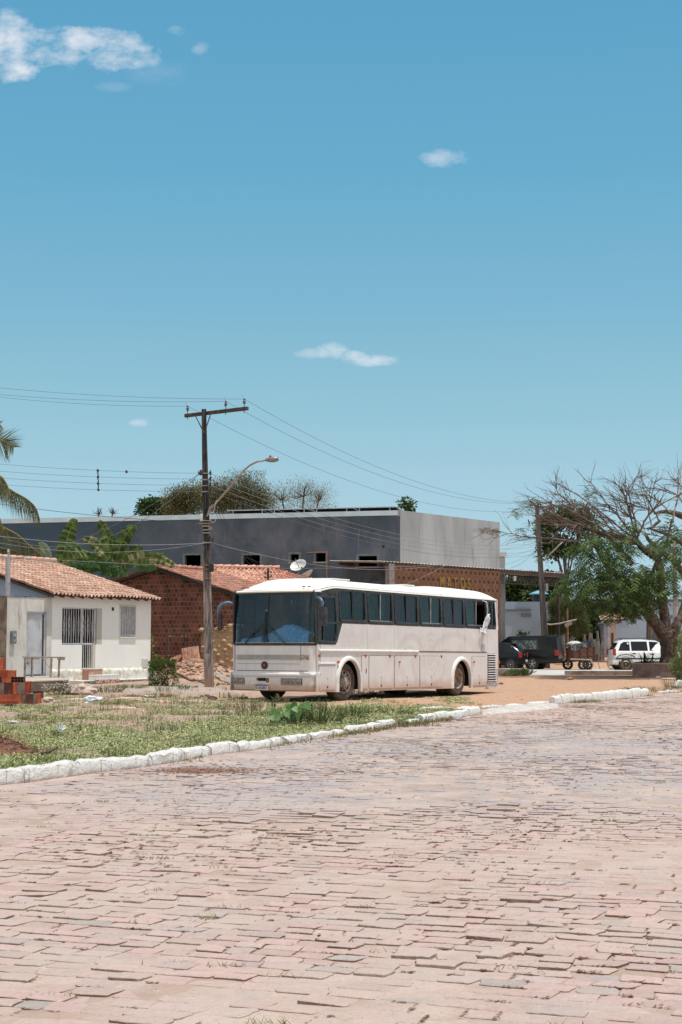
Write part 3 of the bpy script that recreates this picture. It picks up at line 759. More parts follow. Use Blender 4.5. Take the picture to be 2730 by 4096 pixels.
    # curtains behind the glass
    GR=simple('green_curtain',(.06,.28,.19),.9,c2=(.03,.13,.10),scale=9); MR=simple('maroon_curtain',(.28,.10,.09),.9,c2=(.13,.05,.045),scale=9); GY=simple('pale_lace_curtain',(.30,.29,.27),.9,c2=(.12,.12,.12),scale=30)
    def curtain(m,x0,x1,z0,z1,y,k=11,amp=.018,gather=0.0):
        nx=int((x1-x0)*60)+6
        def fn(u,v):
            c=.5; uu=lerp(u,c,gather*(1-abs(v*2-1)**1.5)); x=lerp(x0,x1,uu)
            return (x,y+amp*sin(u*nx*.9+3*sin(v*2+x0))+.01*sin(u*37),lerp(z0,z1,v))
        m.shell(fn,nx,8,(0,.004,0))
    m=MB(); curtain(m,1.2,1.75,2.1,2.85,.13); curtain(m,2.0,2.4,2.1,2.6,.12,gather=.2); curtain(m,2.62,3.15,2.1,2.72,.12,gather=.35); curtain(m,3.28,3.6,2.1,2.8,.12)
    curtain(m,5.5,6.05,2.1,2.8,.12); curtain(m,6.08,6.6,2.1,2.82,.12); curtain(m,8.3,8.8,2.1,2.6,.12); P_(m,'green_curtain',GR,smooth=True)
    m=MB(); curtain(m,4.05,4.42,2.1,2.8,.12); curtain(m,4.75,5.2,2.1,2.85,.12); curtain(m,6.9,7.35,2.1,2.8,.12); curtain(m,7.5,8.0,2.1,2.75,.12); P_(m,'maroon_curtain',MR,smooth=True)
    m=MB(); curtain(m,1.2,2.38,2.45,2.86,.11,amp=.03,gather=.12); curtain(m,2.62,3.0,2.7,2.85,.11); P_(m,'lace_curtain',GY,smooth=True)
    TEAL=simple('teal_partition_curtain',(.035,.15,.17),.9,c2=(.015,.05,.09),scale=3)
    m=MB(); m.shell(lambda u,v:(.95+.03*sin(u*60)+.02*sin(u*17),lerp(.1,2.5,u),lerp(1.3,2.9,v)),120,3,(.005,0,0)); P_(m,'cab_curtain',TEAL,smooth=True)
    # pale strips of the interior seen through the windscreen
    for (y,z0,z1,w_) in ((.84,2.25,2.62,.05),(.62,2.3,2.62,.08),(.35,2.1,2.6,.05),(1.33,2.5,2.62,.05)):
        m=MB(); m.box(.86,.88,y-w_/2,y+w_/2,z0,z1); P_(m,'paper_strip',simple('pale_strip',(.42,.40,.38),.8))
    m=MB(); m.box(.10,.11,1.52,1.62,2.28,2.35); P_(m,'sticker',simple('pale_sticker',(.6,.6,.58),.8))
    # ---- front
    m=MB(); fpatch(m,.0,2.6,.76,1.43,0,.05,30,4); P_(m,'front_panel',PA,smooth=False)
    m=MB(); 
    for (a,b,z0,z1) in ((.40,.412,.78,1.42),(2.50,2.512,.78,1.42),(.0,2.6,.775,.79)): fpatch(m,a,b,z0,z1,.004,.01,12 if b-a>.5 else 1,1)
    fpatch(m,.42,2.5,.955,.962,.004,.01,16,1); P_(m,'panel_gap',SEAM)
    m=MB()
    for i in range(5): fpatch(m,.42,2.49,1.065+i*.027,1.078+i*.027,.018,.02,20,1)
    P_(m,'grille_bar',PA)
    m=MB(); fpatch(m,.42,2.49,1.058,1.19,.003,.006,20,1); P_(m,'grille_back',simple('grille_shadow',(.16,.14,.13),.8))
    for (a,b) in ((.62,.82),(.95,1.17),(1.26,1.47),(1.55,1.75),(1.80,2.02)):
        m=MB(); fpatch(m,a,b,1.07,1.18,.008,.006,4,1)
        P_(m,'grille_slot',BLACKP)
    m=MB(); fpatch(m,.17,.40,1.07,1.19,.012,.02,4,1); P_(m,'indicator',simple('cracked_indicator',(.5,.4,.34),.4,c2=(.2,.12,.08),scale=25))
    m=MB(); fpatch(m,2.50,2.585,1.06,1.20,.012,.02,4,1); P_(m,'indicator',simple('grey_indicator',(.14,.13,.13),.4))
    m=MB()
    fpatch(m,.15,.42,.80,1.03,.006,.01,6,1); P_(m,'corner_hatch',PA)
    m=MB(); ey,ez=1.45,.92; ex=fx(ey)-.006
    m.lathe([(.0,-.03),(.085,-.028),(.10,-.01),(.10,.02)],(ex,ey,ez),(1,0,0),24); e=P_(m,'emblem',BLACKP)
    m=MB(); m.lathe([(.0,-.04),(.035,-.038),(.045,-.026)],(ex,ey,ez),(1,0,0),16); m.build('emblem_centre',REDL,e)
    # black seal beneath the windscreen and around
    m=MB(); fpatch(m,.0,2.6,1.42,1.475,.012,.06,28,1); fpatch(m,.0,2.6,2.72,2.775,.004,.06,28,1)
    fpatch(m,0.0,.05,1.47,2.73,.006,.06,2,6); fpatch(m,2.55,2.6,1.47,2.73,.006,.06,2,6); fpatch(m,1.375,1.40,1.47,2.73,.008,.02,1,6)
    P_(m,'windscreen_seal',RUB)
    m=MB(); fpatch(m,.05,2.55,1.485,1.50,.016,.012,24,1); P_(m,'seal_trim',simple('sandy_trim',(.45,.38,.3),.6))
    m=MB(); fpatch(m,.05,2.55,1.475,2.725,-.008,.006,32,8); o=P_(m,'windscreen',WSG,smooth=False); smooth_angle(o,30)
    # bumper
    m=MB()
    def bf(u,v):
        y=lerp(-.03,2.63,u); t=v
        prof=[(.10,.27),(-.0,.30),(-.05,.42),(-.055,.62),(-.045,.64),(-.085,.655),(-.09,.70),(-.07,.725),(-.03,.74),(-.02,.765)]
        q=prof[int(round(v*9))]; yy=min(max(y,0),2.6)
        return (fx(yy)+q[0],y,q[1])
    m.shell(bf,36,9,(.06,0,0)); m.box(-.02,.12,-.025,.0,.27,.74); m.box(-.02,.12,2.6,2.63,.27,.74)
    o=P_(m,'bumper',PA)
    m=MB(); fpatch(m,1.0,1.98,.44,.61,.060,.01,10,1); P_(m,'bumper_insert',PA)
    m=MB(); fpatch(m,1.36,1.60,.525,.605,.072,.02,5,1); P_(m,'bumper_hole',DARKV)
    m=MB(); fpatch(m,1.60,1.66,.535,.60,.068,.02,2,1); fpatch(m,1.27,1.36,.49,.60,.068,.02,3,1); P_(m,'torn_edge',RUSTY)
    for (a,b) in ((.33,.92),(2.07,2.63)):
        b2=min(b,2.57); h=empty('headlight_unit',(0,0,0)); h.parent=root
        m=MB(); fpatch(m,a,b2,.43,.60,.062,.02,6,1); m.build('surround',BLACKP,h)
        for (c0,c1) in ((a+.03,(a+b2)/2-.02),((a+b2)/2+.02,b2-.03)):
            m=MB()
            cy=(c0+c1)/2; w_=(c1-c0)/2
            def lf(u,v): 
                y=lerp(c0,c1,u); z=lerp(.447,.583,v); e=(1-(2*u-1)**4)*(1-(2*v-1)**4); return (fx(y)-.072-.018*e,y,z)
            m.shell(lf,8,6,(.01,0,0)); m.build('headlight',simple('headlight_lens',(.16,.145,.13),.12,.3,c2=(.30,.26,.23),scale=14),h,smooth=True)
            m=MB(); 
            for q in ((c0-.008,c1+.008,.437,.446),(c0-.008,c1+.008,.584,.593)): fpatch(m,*q,.074,.012,3,1)
            for q in ((c0-.008,c0,.446,.584),(c1,c1+.008,.446,.584)): fpatch(m,*q,.074,.012,1,1)
            m.build('bezel',simple('headlight_bezel',(.48,.42,.38),.5),h)
    # number plate
    py=1.49; px=fx(py)-.075
    pl=empty('number_plate',(px,py,.365),(0,0,0)); pl.parent=root
    m=MB(); m.box(-.008,.004,-.20,.20,-.065,.065); m.build('plate',simple('plate_white',(.70,.66,.66),.5),pl)
    m=MB(); m.box(-.011,-.008,-.20,.20,.038,.065); m.build('blue_strip',simple('plate_blue',(.05,.09,.32),.5),pl)
    text('plate_number','KUK5B51',.098,.002,simple('plate_ink',(.09,.04,.05),.6),pl,(-.012,0,-.015),(pi/2,0,-pi/2),0,.92,.0012)
    # roof cap and roof
    m=MB()
    def rf(u,v):
        y=lerp(0.0,2.6,u); t=abs(u*2-1)
        x=lerp(0,1,v); 
        # v 0..1 along the roof
        xr=[-.0,.0,.03,.10,.22,.4,.62,.9,1.2,1.8,2.6,3.6,4.8,5.8,6.6,7.0,7.3,7.6,8,8.6,9.2,9.6,9.9,10.1,10.25,10.33,10.35][int(round(v*26))]
        iv=int(round(v*26))
        cr=.235+.07*ss(6.9,7.7,xr)*(1-.35*ss(8.3,10.2,xr)); prof=(1-t**2.6)**.62
        ez=ztop(xr)-.01
        z=ez+cr*prof*ss(-.25,1.05,xr)
        if xr>9.9: z-=cr*prof*.45*((xr-9.9)/.45)**2+.03*((xr-9.9)/.45)
        fx0=fx(y,2.8)-.035
        xx=xr+ (fx0)*(1-ss(0,1.2,xr))
        if iv==0: z=2.765
        yy=.055+ (y)*(2.49/2.6)
        return (xx,yy,z)
    m.grid(rf,32,26)
    # eaves returns
    m.grid(lambda u,v:(lerp(-.02,10.35,u),.055-.012*v,(ztop(lerp(-.02,10.35,u))-.01)-.045*v),60,1)
    m.grid(lambda u,v:(lerp(-.02,10.35,u),2.545+.012*v,(ztop(lerp(-.02,10.35,u))-.01)-.045*v),60,1)
    m.add([rf(i/32,1) for i in range(33)]+[(10.35,2.54,2.0),(10.35,.06,2.0)],[tuple(range(33))+(33,34)])
    o=m.build('roof',RF,root); smooth_angle(fixn(o),40)
    m=MB(); m.box(10.30,10.35,.02,2.58,.5,2.93); P_(m,'rear_panel',PA)
    m=MB(); m.prism([(10.19,.0,2.0),(10.36,.0,2.0),(10.36,.06,2.92),(10.22,.06,2.92)],(0,.05,0)); P_(m,'rear_pillar',PA)
    m=MB()
    def lip(u,v):
        y=lerp(.0,2.6,u); pr=[(.0,2.765),(-.05,2.77),(-.055,2.80),(-.03,2.815),(.02,2.83)][int(round(v*4))]; return (fx(y,2.75)+pr[0]-.01,y,pr[1])
    m.shell(lip,32,4,(.05,0,0)); smooth_angle(P_(m,'roof_lip',RF),50)
    for (y,c) in ((2.15,REDL),(.42,REDL),(2.3,BLACKP),(.26,simple('dull_lens',(.3,.27,.16),.4))):
        m=MB(); m.ico((.05,y,2.905),.045,sc=(.9,1.2,.45),amp=0,n=(12,6)); m.build('clearance_lamp',c,root,smooth=True)
    # roof hatches
    for (x,hx) in ((2.4,.62),(6.2,.45)):
        m=MB(); m.box(x-hx,x+hx,.95,1.65,3.13,3.215); m.box(x-hx*.3,x+hx*1.15,.92,1.68,3.2,3.235); m.build('roof_hatch',WHITEP,root,bevel=.02)
    # engine louvres
    m=MB(); m.box(9.6,10.13,-.004,0,.40,1.27); P_(m,'louvre_back',BLACKP)
    for i in range(12):
        z=.43+i*.072; m=MB(); m.prism([(9.59,-.004,z),(9.59,-.045,z+.008),(9.59,-.04,z+.026),(9.59,-.004,z+.034)],(.55,0,0)); fixn(m.build('louvre_slat',PA,root))
    m=MB(); m.box(9.20,9.42,-.008,0,1.34,1.55); vent=m.build('side_vent',simple('vent_grey',(.35,.33,.32),.6),root)
    m=MB(); 
    for i in range(6): m.box(9.2,9.42,-.016,-.008,1.35+i*.034,1.365+i*.034)
    m.build('vent_bar',PA,vent)
    # dented rear bumper corner
    m=MB()
    def rb(u,v):
        pts=[(9.56,-.01),(9.9,-.02),(10.2,-.02),(10.36,.03),(10.44,.12),(10.47,.4)]
        k=u*5; i=min(4,int(k)); x=lerp(pts[i][0],pts[i+1][0],k-i); y=lerp(pts[i][1],pts[i+1][1],k-i)
        z=lerp(.24,.42,v) if x<10.15 else lerp(.27,.80,v)
        return (x+.03*v+.015*n3(x*9,z*9),y-.015*n3(x*5,z*7),z)
    m.shell(rb,16,5,(0,.05,0)); P_(m,'rear_bumper',simple('dented_bumper',(.50,.47,.47),.5,c2=(.22,.2,.21),scale=10,lo=.52,hi=.6))
    m=MB(); m.lathe([(0,-.03),(.03,-.02),(.035,.02)],(10.36,-.005,1.0),(1,0,0),10); m.box(10.33,10.37,-.01,.02,.75,1.15); m.build('tail_marker',ORANGEL,root)
    # mirrors
    BL=simple('blue_grey_arm',(.12,.20,.28),.35,c2=(.05,.08,.11),scale=6); MK=simple('mirror_shell',(.03,.03,.032),.45,c2=(.06,.06,.062),scale=7)
    mr=empty('wing_mirror',(0,0,0)); mr.parent=root
    m=MB(); m.tube([(.02,.05,2.60),(-.05,-.06,2.615),(-.09,-.17,2.58),(-.10,-.245,2.50),(-.10,-.25,2.38)],[.035,.045,.045,.04,.03],10); m.build('arm',BL,mr,smooth=True)
    m=MB(); m.box(-.15,-.04,-.37,-.15,1.90,2.37); m.build('mirror_shell',MK,mr,bevel=.045)
    mr=empty('wing_mirror',(0,0,0)); mr.parent=root
    m=MB(); m.tube([(.02,2.55,2.50),(-.10,2.68,2.53),(-.14,2.82,2.49),(-.14,2.93,2.38),(-.14,2.945,2.2),(-.14,2.94,2.1)],[.03,.045,.045,.045,.035,.02],10); m.build('arm',BL,mr,smooth=True)
    m=MB(); m.box(-.20,-.10,2.83,2.93,1.80,2.26); m.build('mirror_shell',MK,mr,bevel=.03)
    # wipers
    for (pts,b0,b1) in (([(1.40,1.46),(1.42,1.72),(1.46,1.98),(1.42,2.12)],None,None),):
        pass
    def wip(pts,r=.011,off=.035):
        m=MB(); m.tube([(fx(y,z)-off,y,z) for y,z in pts],r,6); return m
    m=wip([(.80,1.46),(1.10,1.72),(1.42,1.98)]); m2=wip([(.84,1.47),(1.14,1.70),(1.46,1.93)],.008,.05); m.add(m2.v,m2.f); P_(m,'wiper',BLACKP)
    m=wip([(2.1,1.46),(1.85,1.72),(1.55,1.98)]); m2=wip([(2.06,1.47),(1.80,1.72),(1.50,1.94)],.008,.05); m.add(m2.v,m2.f); P_(m,'wiper',BLACKP)
    m=wip([(1.46,1.5),(1.46,1.8),(1.44,2.1),(1.43,2.28)],.02,.03); m2=wip([(1.52,1.5),(1.47,1.9),(1.44,2.28)],.01,.045); m.add(m2.v,m2.f); m2=wip([(1.38,1.5),(1.43,1.9),(1.44,2.28)],.01,.045); m.add(m2.v,m2.f); P_(m,'wiper',BLACKP)
    # blue cover lying on the dashboard
    m=MB(); 
    def bc(u,v):
        y=lerp(.25,2.32,u); zt=1.60+.30*exp(-((y-.85)/.50)**2)+.06*(1-ss(1.4,2.2,y))+.012*sin(y*40)
        pr=[(.10,1.44),(.10,.6),(.14,.9),(.30,1.0),(.55,.9)][int(round(v*4))]
        z=lerp(1.50,zt,pr[1]) if v>0 else 1.50
        return (fx(y)*.9-.04+pr[0]+.02*n3(y*9,z*9),y,z+.02*n3(y*14,v*6))
    m.shell(bc,60,4,(.02,0,0)); o=m.build('dashboard_cover',simple('blue_fabric',(.22,.55,1.0),.9,c2=(.62,.80,1.0),scale=16,det=5),None,smooth=True)
    o.matrix_world=root_mw(root); tag(o,'crumpled blue cloth lying on the dashboard behind the windscreen of the bus','cloth')
    m=MB(); m.shell(lambda u,v:(.12+.10*v+.02*sin(u*9),lerp(.10,.32,u),1.72-.2*u*v+.08*sin(u*3)-.10*(1-v)),8,4,(.01,0,0)); o=m.build('white_rag',simple('white_rag',(.6,.6,.58),.9),None,smooth=True)
    o.matrix_world=root_mw(root); tag(o,'small white rag beside the blue cloth behind the windscreen','cloth')
    # plastic sheet hanging out of the sixth window
    pm=attr_none()
    m=MB()
    def ps(u,v):
        x=lerp(9.12,9.62,u*(.55+.45*sin(v*3))) ; x=lerp(8.98+.28*v,9.54,u) if v<.5 else lerp(9.12+.34*(v-.5)*2,9.58,u)
        z=lerp(1.93,2.46,v); return (x,-.07-.07*sin(u*5+v*3)*(1-v*.6)-.03*n3(u*6,v*6),z-.06*sin(u*pi)*(1-v))
    m.shell(ps,16,14,(0,.006,0)); m.shell(lambda u,v:(lerp(9.02,9.5,u),-.05-.05*sin(u*6),lerp(1.90,2.04,v)-.04*sin(u*9)),12,4,(0,.006,0))
    m.tube([(9.53,-.02,2.3),(9.56,-.03,2.6),(9.50,-.02,2.82),(9.2,-.02,2.86)],[.02,.015,.02,.006],6)
    o=m.build('plastic_sheet',pm,None,smooth=True); o.matrix_world=root_mw(root); tag(o,'torn white plastic sheet hanging out of the broken rear side window of the bus','plastic sheet')
    return root
def root_mw(r):
    from mathutils import Matrix,Euler
    return Matrix.Translation(r.location)@r.rotation_euler.to_matrix().to_4x4()
def attr_none():
    return simple('white_plastic',(.72,.73,.74),.35,c2=(.5,.52,.54),scale=14)
bus()
# ---------------- white house, its gate wall and platform ----------------
HP=(-9.811,52.0); HA=atan2(.875,.485)
def tileroof_mat(name,c1=(.62,.30,.19),c2=(.38,.17,.11)):
    n=NT(name); a=n.attr(); k=n.rng(n.noise(3,5,.7),.35,.7,.85,1.12)
    c=n.mix(1.0,a,n.comb(k,k,k),'MULTIPLY'); c=n.mix(n.math('MULTIPLY',n.rng(n.noise(1.2,5,.7),.55,.75),.55),c,(.20,.12,.09)); n.bump(n.noise(40,3),.3,.02)
    return n.col(c,.85,0,.15)
def tile_surface(m,o,ux,dn,nrm,W_,L_,seed=1,pal=((.50,.325,.245),(.55,.37,.285),(.47,.295,.22),(.42,.25,.185)),per=.20,course=.36):
    # o: ridge start, ux unit along ridge, dn unit down slope
    o=Vector(o);ux=Vector(ux);dn=Vector(dn);nrm=Vector(nrm)
    ncol=int(W_/per); nc=int(L_/course)+1; sub=8
    vs=[];w=ncol*sub+1
    rows=[]
    for c in range(nc):
        for f in (0.0,.5,.985):
            rows.append((c,f))
    for (c,f) in rows:
        for i in range(w):
            col=i//sub; ph=(i%sub)/sub; jc=(hsh(col,c,seed)-.5)*.05; 
            up=cos(2*pi*ph); jx=(hsh(c,col,seed+3)-.5)*.02
            h=.038*up+(.024*f if up>0 else .008*f)+.012*(hsh(col*.5,c,7)-.5)
            v=(c+f)*course+jc*(1 if f>.4 else .6); v=min(v,L_+.02)
            vs.append(o+ux*(i/sub*per+jx)+dn*v+nrm*(h+.02*sin(i/w*9+seed)))
    base=len(m.v); m.v.extend([tuple(p) for p in vs])
    for r in range(len(rows)-1):
        c,f=rows[r]
        for i in range(w-1):
            col=i//sub; pi_=int(hsh(col,c,seed+9)*len(pal)); cc=pal[min(pi_,len(pal)-1)]; g_=.85+.3*hsh(col,c,5)
            if f>.9: cc=(.22,.10,.07)
            a=base+r*w+i; m.f.append((a,a+1,a+w+1,a+w)); m.c.append((cc[0]*g_,cc[1]*g_,cc[2]*g_))
def plaster(name,c1,c2,stain=(.30,.24,.19),amt=.5,low=None,sc=.6):
    n=NT(name); p=n.obj(); z=n.sep(p)[2]
    c=n.mix(n.rng(n.noise(sc,5,.6),.4,.7),c1,c2)
    s_=n.rng(n.noise(1.5,6,.7,n.map(p,(2.2,2.2,.45))),.55,.78); c=n.mix(n.math('MULTIPLY',s_,amt),c,stain)
    if low is not None: 
        f=n.rng(n.math('ADD',z,n.math('MULTIPLY',n.math('SUBTRACT',n.noise(3,5,.7),.5),.5)),low+.35,low,0,.6); c=n.mix(f,c,stain)
    n.bump(n.noise(25,5,.7),.35,.02); return n.col(c,.9,0,.15)
def house():
    root=empty('white_house',(HP[0],HP[1],0),(0,0,HA),'small white plastered house with terracotta tile roof and barred windows','house')
    WH=plaster('limewash',(.84,.835,.80),(.79,.78,.74),(.52,.45,.36),.30,low=.35)
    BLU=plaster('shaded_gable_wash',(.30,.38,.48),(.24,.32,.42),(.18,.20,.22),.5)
    DK=DARKV
    # front wall with real openings: local x along the facade, y=depth (+y is away), z up
    T_=.22
    m=MB()
    def b(x0,x1,z0,z1): m.box(x0,x1,0,T_,z0,z1)
    b(0,.56,0,3.08); b(.56,2.75,2.70,3.08); b(.56,1.66,0,1.42); b(2.40,2.75,0,1.43); b(1.66,2.40,0,.57)
    b(2.75,3.79,0,3.08); b(3.79,4.69,2.83,3.08); b(3.79,4.69,0,1.72); b(4.69,5.67,0,3.08)
    m.box(0,T_,T_,7,0,3.08); m.box(5.45,5.67,T_,7,0,3.08)
    m.build('wall',WH,root)
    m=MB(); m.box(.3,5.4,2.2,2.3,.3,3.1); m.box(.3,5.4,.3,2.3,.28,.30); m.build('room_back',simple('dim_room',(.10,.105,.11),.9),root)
    # gable wall left
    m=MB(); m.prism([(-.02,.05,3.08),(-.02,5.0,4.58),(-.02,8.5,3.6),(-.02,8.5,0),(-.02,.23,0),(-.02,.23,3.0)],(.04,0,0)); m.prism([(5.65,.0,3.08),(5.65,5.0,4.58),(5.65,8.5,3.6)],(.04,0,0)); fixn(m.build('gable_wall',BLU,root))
    # rough stone plinth
    m=MB()
    def pf(x0,x1):
        nx=int((x1-x0)/.07)
        def fn(u,v): 
            x=lerp(x0,x1,u); z=lerp(.0,.58,v); return (x,-.05-.035*abs(n3(x*5,z*7,2))-.02*n3(x*13,z*15)+.05*ss(.86,1,v),z+.03*n3(x*4,1))
        m.shell(fn,nx,10,(0,.08,0))
    pf(.0,1.62); pf(2.45,5.70); o=m.build('stone_plinth',simple('rough_limewashed_stone',(.72,.70,.64),.95,c2=(.52,.48,.38),scale=7,bump=.9,bs=16),root); smooth_angle(fixn(o),60)
    # roof
    RT=tileroof_mat('terracotta_tiles')
    pz=.31; sl=sqrt(1+pz*pz); dn=(0,-1/sl,-pz/sl); nr=(0,-pz/sl,1/sl)
    pz=.29; sl=sqrt(1+pz*pz); dn=(0,-1/sl,-pz/sl); nr=(0,-pz/sl,1/sl); ez=3.13; ey=-.36; ry=4.65; rz=ez+pz*(ry-ey)
    m=MB(); tile_surface(m,(-.42,ry,rz),(1,0,0),dn,nr,6.2,(ry-ey)*sl,seed=2)
    tile_surface(m,(-.42,ry,rz),(1,0,0),(0,1/sl,-pz/sl),(0,pz/sl,1/sl),6.2,4.2,seed=4)
    rf=m.build('roof',RT,root,smooth=False)
    m=MB()
    for i in range(16):
        x=-.42+i*.385; m.tube([(x,ry,rz+.05),(x+.2,ry,rz+.075),(x+.41,ry,rz+.085)],[.085,.095,.10],8,col=[(.66,.36,.25),(.60,.33,.24),(.55,.42,.34)][i%3])
    m.build('ridge_tile',RT,rf,smooth=True)
    m=MB(); m.box(-.45,5.76,ry-.16,ry+.16,rz-.06,rz+.045); m.build('ridge_mortar',simple('ridge_mortar',(.40,.33,.28),.95,c2=(.22,.18,.15),scale=9),rf)
    wood=simple('dark_rafter',(.07,.05,.038),.9,c2=(.12,.09,.07))
    m=MB()
    for i in range(12):
        x=-.35+i*.53; m.prism([(x,ey+.02,ez-.075),(x,ry,rz-.075),(x,ry,rz-.14),(x,ey+.02,ez-.13)],(.06,0,0))
    fixn(m.build('rafter',wood,rf))
    m=MB(); m.prism([(-.40,ey+.03,ez-.045),(-.40,ry,rz-.045),(-.40,ry,rz-.07),(-.40,ey+.03,ez-.07)],(6.12,0,0)); m.prism([(-.40,ry,rz-.045),(-.40,8.7,rz-1.25),(-.40,8.7,rz-1.29),(-.40,ry,rz-.07)],(6.12,0,0)); fixn(m.build('roof_boarding',wood,rf))
    # grills
    GW=simple('white_iron',(.66,.66,.66),.5,c2=(.5,.5,.5)); GB=simple('blue_steel_edge',(.10,.20,.27),.6)
    def grill(name,x0,x1,z0,z1,y,n_,orn=True,mullions=()):
        m=MB()
        for i in range(n_+1):
            x=lerp(x0,x1,i/n_); m.box(x-.009,x+.009,y-.009,y+.009,z0,z1)
        for z in (z0,z1): m.box(x0-.012,x1+.012,y-.014,y+.014,z-.014,z+.014)
        for x in mullions: m.box(x-.025,x+.025,y-.02,y+.012,z0,z1)
        if orn:
            zc=(z0+z1)/2
            k=n_//2
            for i in range(k):
                xc=lerp(x0,x1,(2*i+1)/n_); dx=(x1-x0)/n_*.8
                for sg in (-1,1):
                    m.tube([(xc,y-.012,zc+.38),(xc+sg*dx*.5,y-.012,zc+.1),(xc,y-.012,zc),(xc-sg*dx*.5,y-.012,zc-.1),(xc,y-.012,zc-.38)],.007,4)
                    m.tube([(xc+sg*.05*cos(a),y-.012,zc+.05*sin(a)) for a in [j*.9 for j in range(8)]],.006,4)
        return m.build(name,GW,root)
    w=grill('window_grille',.58,2.38,1.46,2.68,.04,14,True,(1.66,2.38)); 
    m=MB(); m.box(2.46,2.75,.0,.20,1.43,2.70); m.box(.56,2.46,.06,.20,2.66,2.70); m.build('window_reveal',plaster('reveal',(.52,.49,.45),(.45,.42,.38)),root)
    m=MB(); m.box(.56,1.66,.02,.10,1.42,1.45); m.build('sill',GB,root)
    grill('door_grille',1.68,2.22,.60,1.44,.04,5,False)
    m=MB(); m.box(2.24,2.40,.0,.20,.57,1.43); m.build('door_jamb',plaster('jamb',(.55,.52,.48),(.5,.46,.42)),root)
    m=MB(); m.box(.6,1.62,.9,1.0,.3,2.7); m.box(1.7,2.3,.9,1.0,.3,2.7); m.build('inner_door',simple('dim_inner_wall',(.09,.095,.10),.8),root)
    g2=grill('window_grille',3.80,4.68,1.76,2.81,-.03,9,True)
    m=MB(); m.box(3.80,4.28,.10,.13,1.75,2.82); m.box(4.30,4.67,.08,.11,1.75,2.82); m.build('shutter',simple('grey_window_leaf',(.40,.43,.44),.6,c2=(.34,.36,.37)),root,bevel=.01)
    m=MB(); m.box(3.75,3.80,-.02,.14,1.70,2.86); m.box(4.68,4.73,-.02,.14,1.70,2.86); m.box(3.8,4.68,-.02,.14,2.82,2.86); m.box(3.74,4.74,-.06,.14,1.66,1.70); m.build('window_frame',plaster('frame_wash',(.66,.65,.62),(.6,.58,.55)),root)
    m=MB(); m.box(3.31,3.42,-.012,.0,2.63,2.75); m.build('vent_hole',DK,root)
    m=MB(); m.box(5.14,5.46,-.05,0,.58,.92); mt=m.build('meter_box',plaster('meter_wash',(.66,.66,.6),(.6,.6,.54)),root,bevel=.01)
    m=MB(); m.box(5.2,5.4,-.058,-.05,.66,.86); m.build('meter_cover',simple('meter_cover',(.55,.56,.52),.5),mt)
    # plinth pavement and steps
    m=MB(); m.box(.9,5.75,-.62,-.0,-.2,.20); m.build('pavement_slab',simple('worn_white_concrete',(.66,.63,.58),.9,c2=(.5,.46,.4),scale=4,bump=.4),root,bevel=.02)
    m=MB(); m.box(1.0,5.74,-.64,-.62,-.2,.17); m.build('slab_edge',simple('dark_slab_edge',(.12,.12,.09),.9,c2=(.30,.27,.2),scale=6),root)  # front face of the slab, darker than its top
    st=empty('door_steps'); st.parent=root
    m=MB(); m.box(1.64,2.42,-.32,0,.2,.56); m.build('step',simple('red_clay_step',(.50,.30,.22),.9,c2=(.38,.2,.14)),st,bevel=.01)
    m=MB(); m.box(1.64,2.42,-.34,0,.56,.60); m.build('step_nosing',simple('cream_nosing',(.66,.56,.45),.7),st,bevel=.01)
    n=NT('white_step_tiles'); br=n.N.new('ShaderNodeTexBrick'); n.L.new(n.map(n.obj(),(1,1,1),rot=(pi/2,0,0)),br.inputs[0]); br.offset=0; br.inputs['Color1'].default_value=(.78,.77,.74,1); br.inputs['Color2'].default_value=(.74,.73,.7,1); br.inputs['Mortar'].default_value=(.4,.38,.34,1); br.inputs['Scale'].default_value=1; br.inputs['Brick Width'].default_value=.15; br.inputs['Row Height'].default_value=.16; br.inputs['Mortar Size'].default_value=.008
    m=MB(); m.box(1.62,2.95,-.64,-.33,.20,.38); m.build('tiled_step',n.col(br.outputs[0],.4),st,bevel=.008)
    m=MB(); m.box(1.62,2.95,-.66,-.64,.10,.21); m.build('red_tile_strip',simple('broken_red_tile',(.36,.09,.06),.5,c2=(.6,.55,.5),scale=14,lo=.5,hi=.55),st)
    # gate wall left of the house
    gr=empty('gate_wall',(HP[0],HP[1],0),(0,0,HA),'stained white yard wall with a ribbed grey metal door left of the house','wall')
    GW_=plaster('stained_yard_wall',(.62,.60,.56),(.48,.46,.42),(.19,.145,.11),.95,sc=.9)
    m=MB(); h=2.98
    m.box(-4.2,-1.30,-.03,.17,.2,h-.0); m.box(-1.30,-.29,-.03,.17,2.52,h+.02); m.box(-.29,-.02,-.03,.17,.2,h+.04); m.build('wall',GW_,gr)
    m=MB(); m.box(-4.4,-2.36,-.10,-.032,.2,3.0); m.build('mossy_pier',simple('mossy_brown_wall',(.10,.07,.045),.95,c2=(.20,.15,.11),scale=3,bump=.5),gr)
    m=MB(); m.grid(lambda u,v:(lerp(-4.3,0,u),lerp(-.05,.19,v),h+.03+.02*n3(u*30,v*3)),40,2); m.build('coping',simple('mossy_coping',(.25,.2,.16),.95,c2=(.12,.1,.08)),gr)
    m=MB(); 
    def dr(u,v):
        x=lerp(-1.28,-.42,u); k=u*9; return (x,.02+.028*abs(((k%1)*2-1))**.5,lerp(.44,2.48,v))
    m.grid(dr,72,2); m.box(-.42,-.31,.0,.10,.42,2.50); m.box(-1.29,-.31,.0,.10,2.46,2.51); d=m.build('door',simple('grey_metal_door',(.52,.54,.57),.5,c2=(.42,.44,.47),scale=3),gr)
    m=MB(); m.box(-.42,-.395,-.01,.05,.44,2.48); m.build('door_edge',simple('dark_edge',(.15,.15,.16),.6),d)
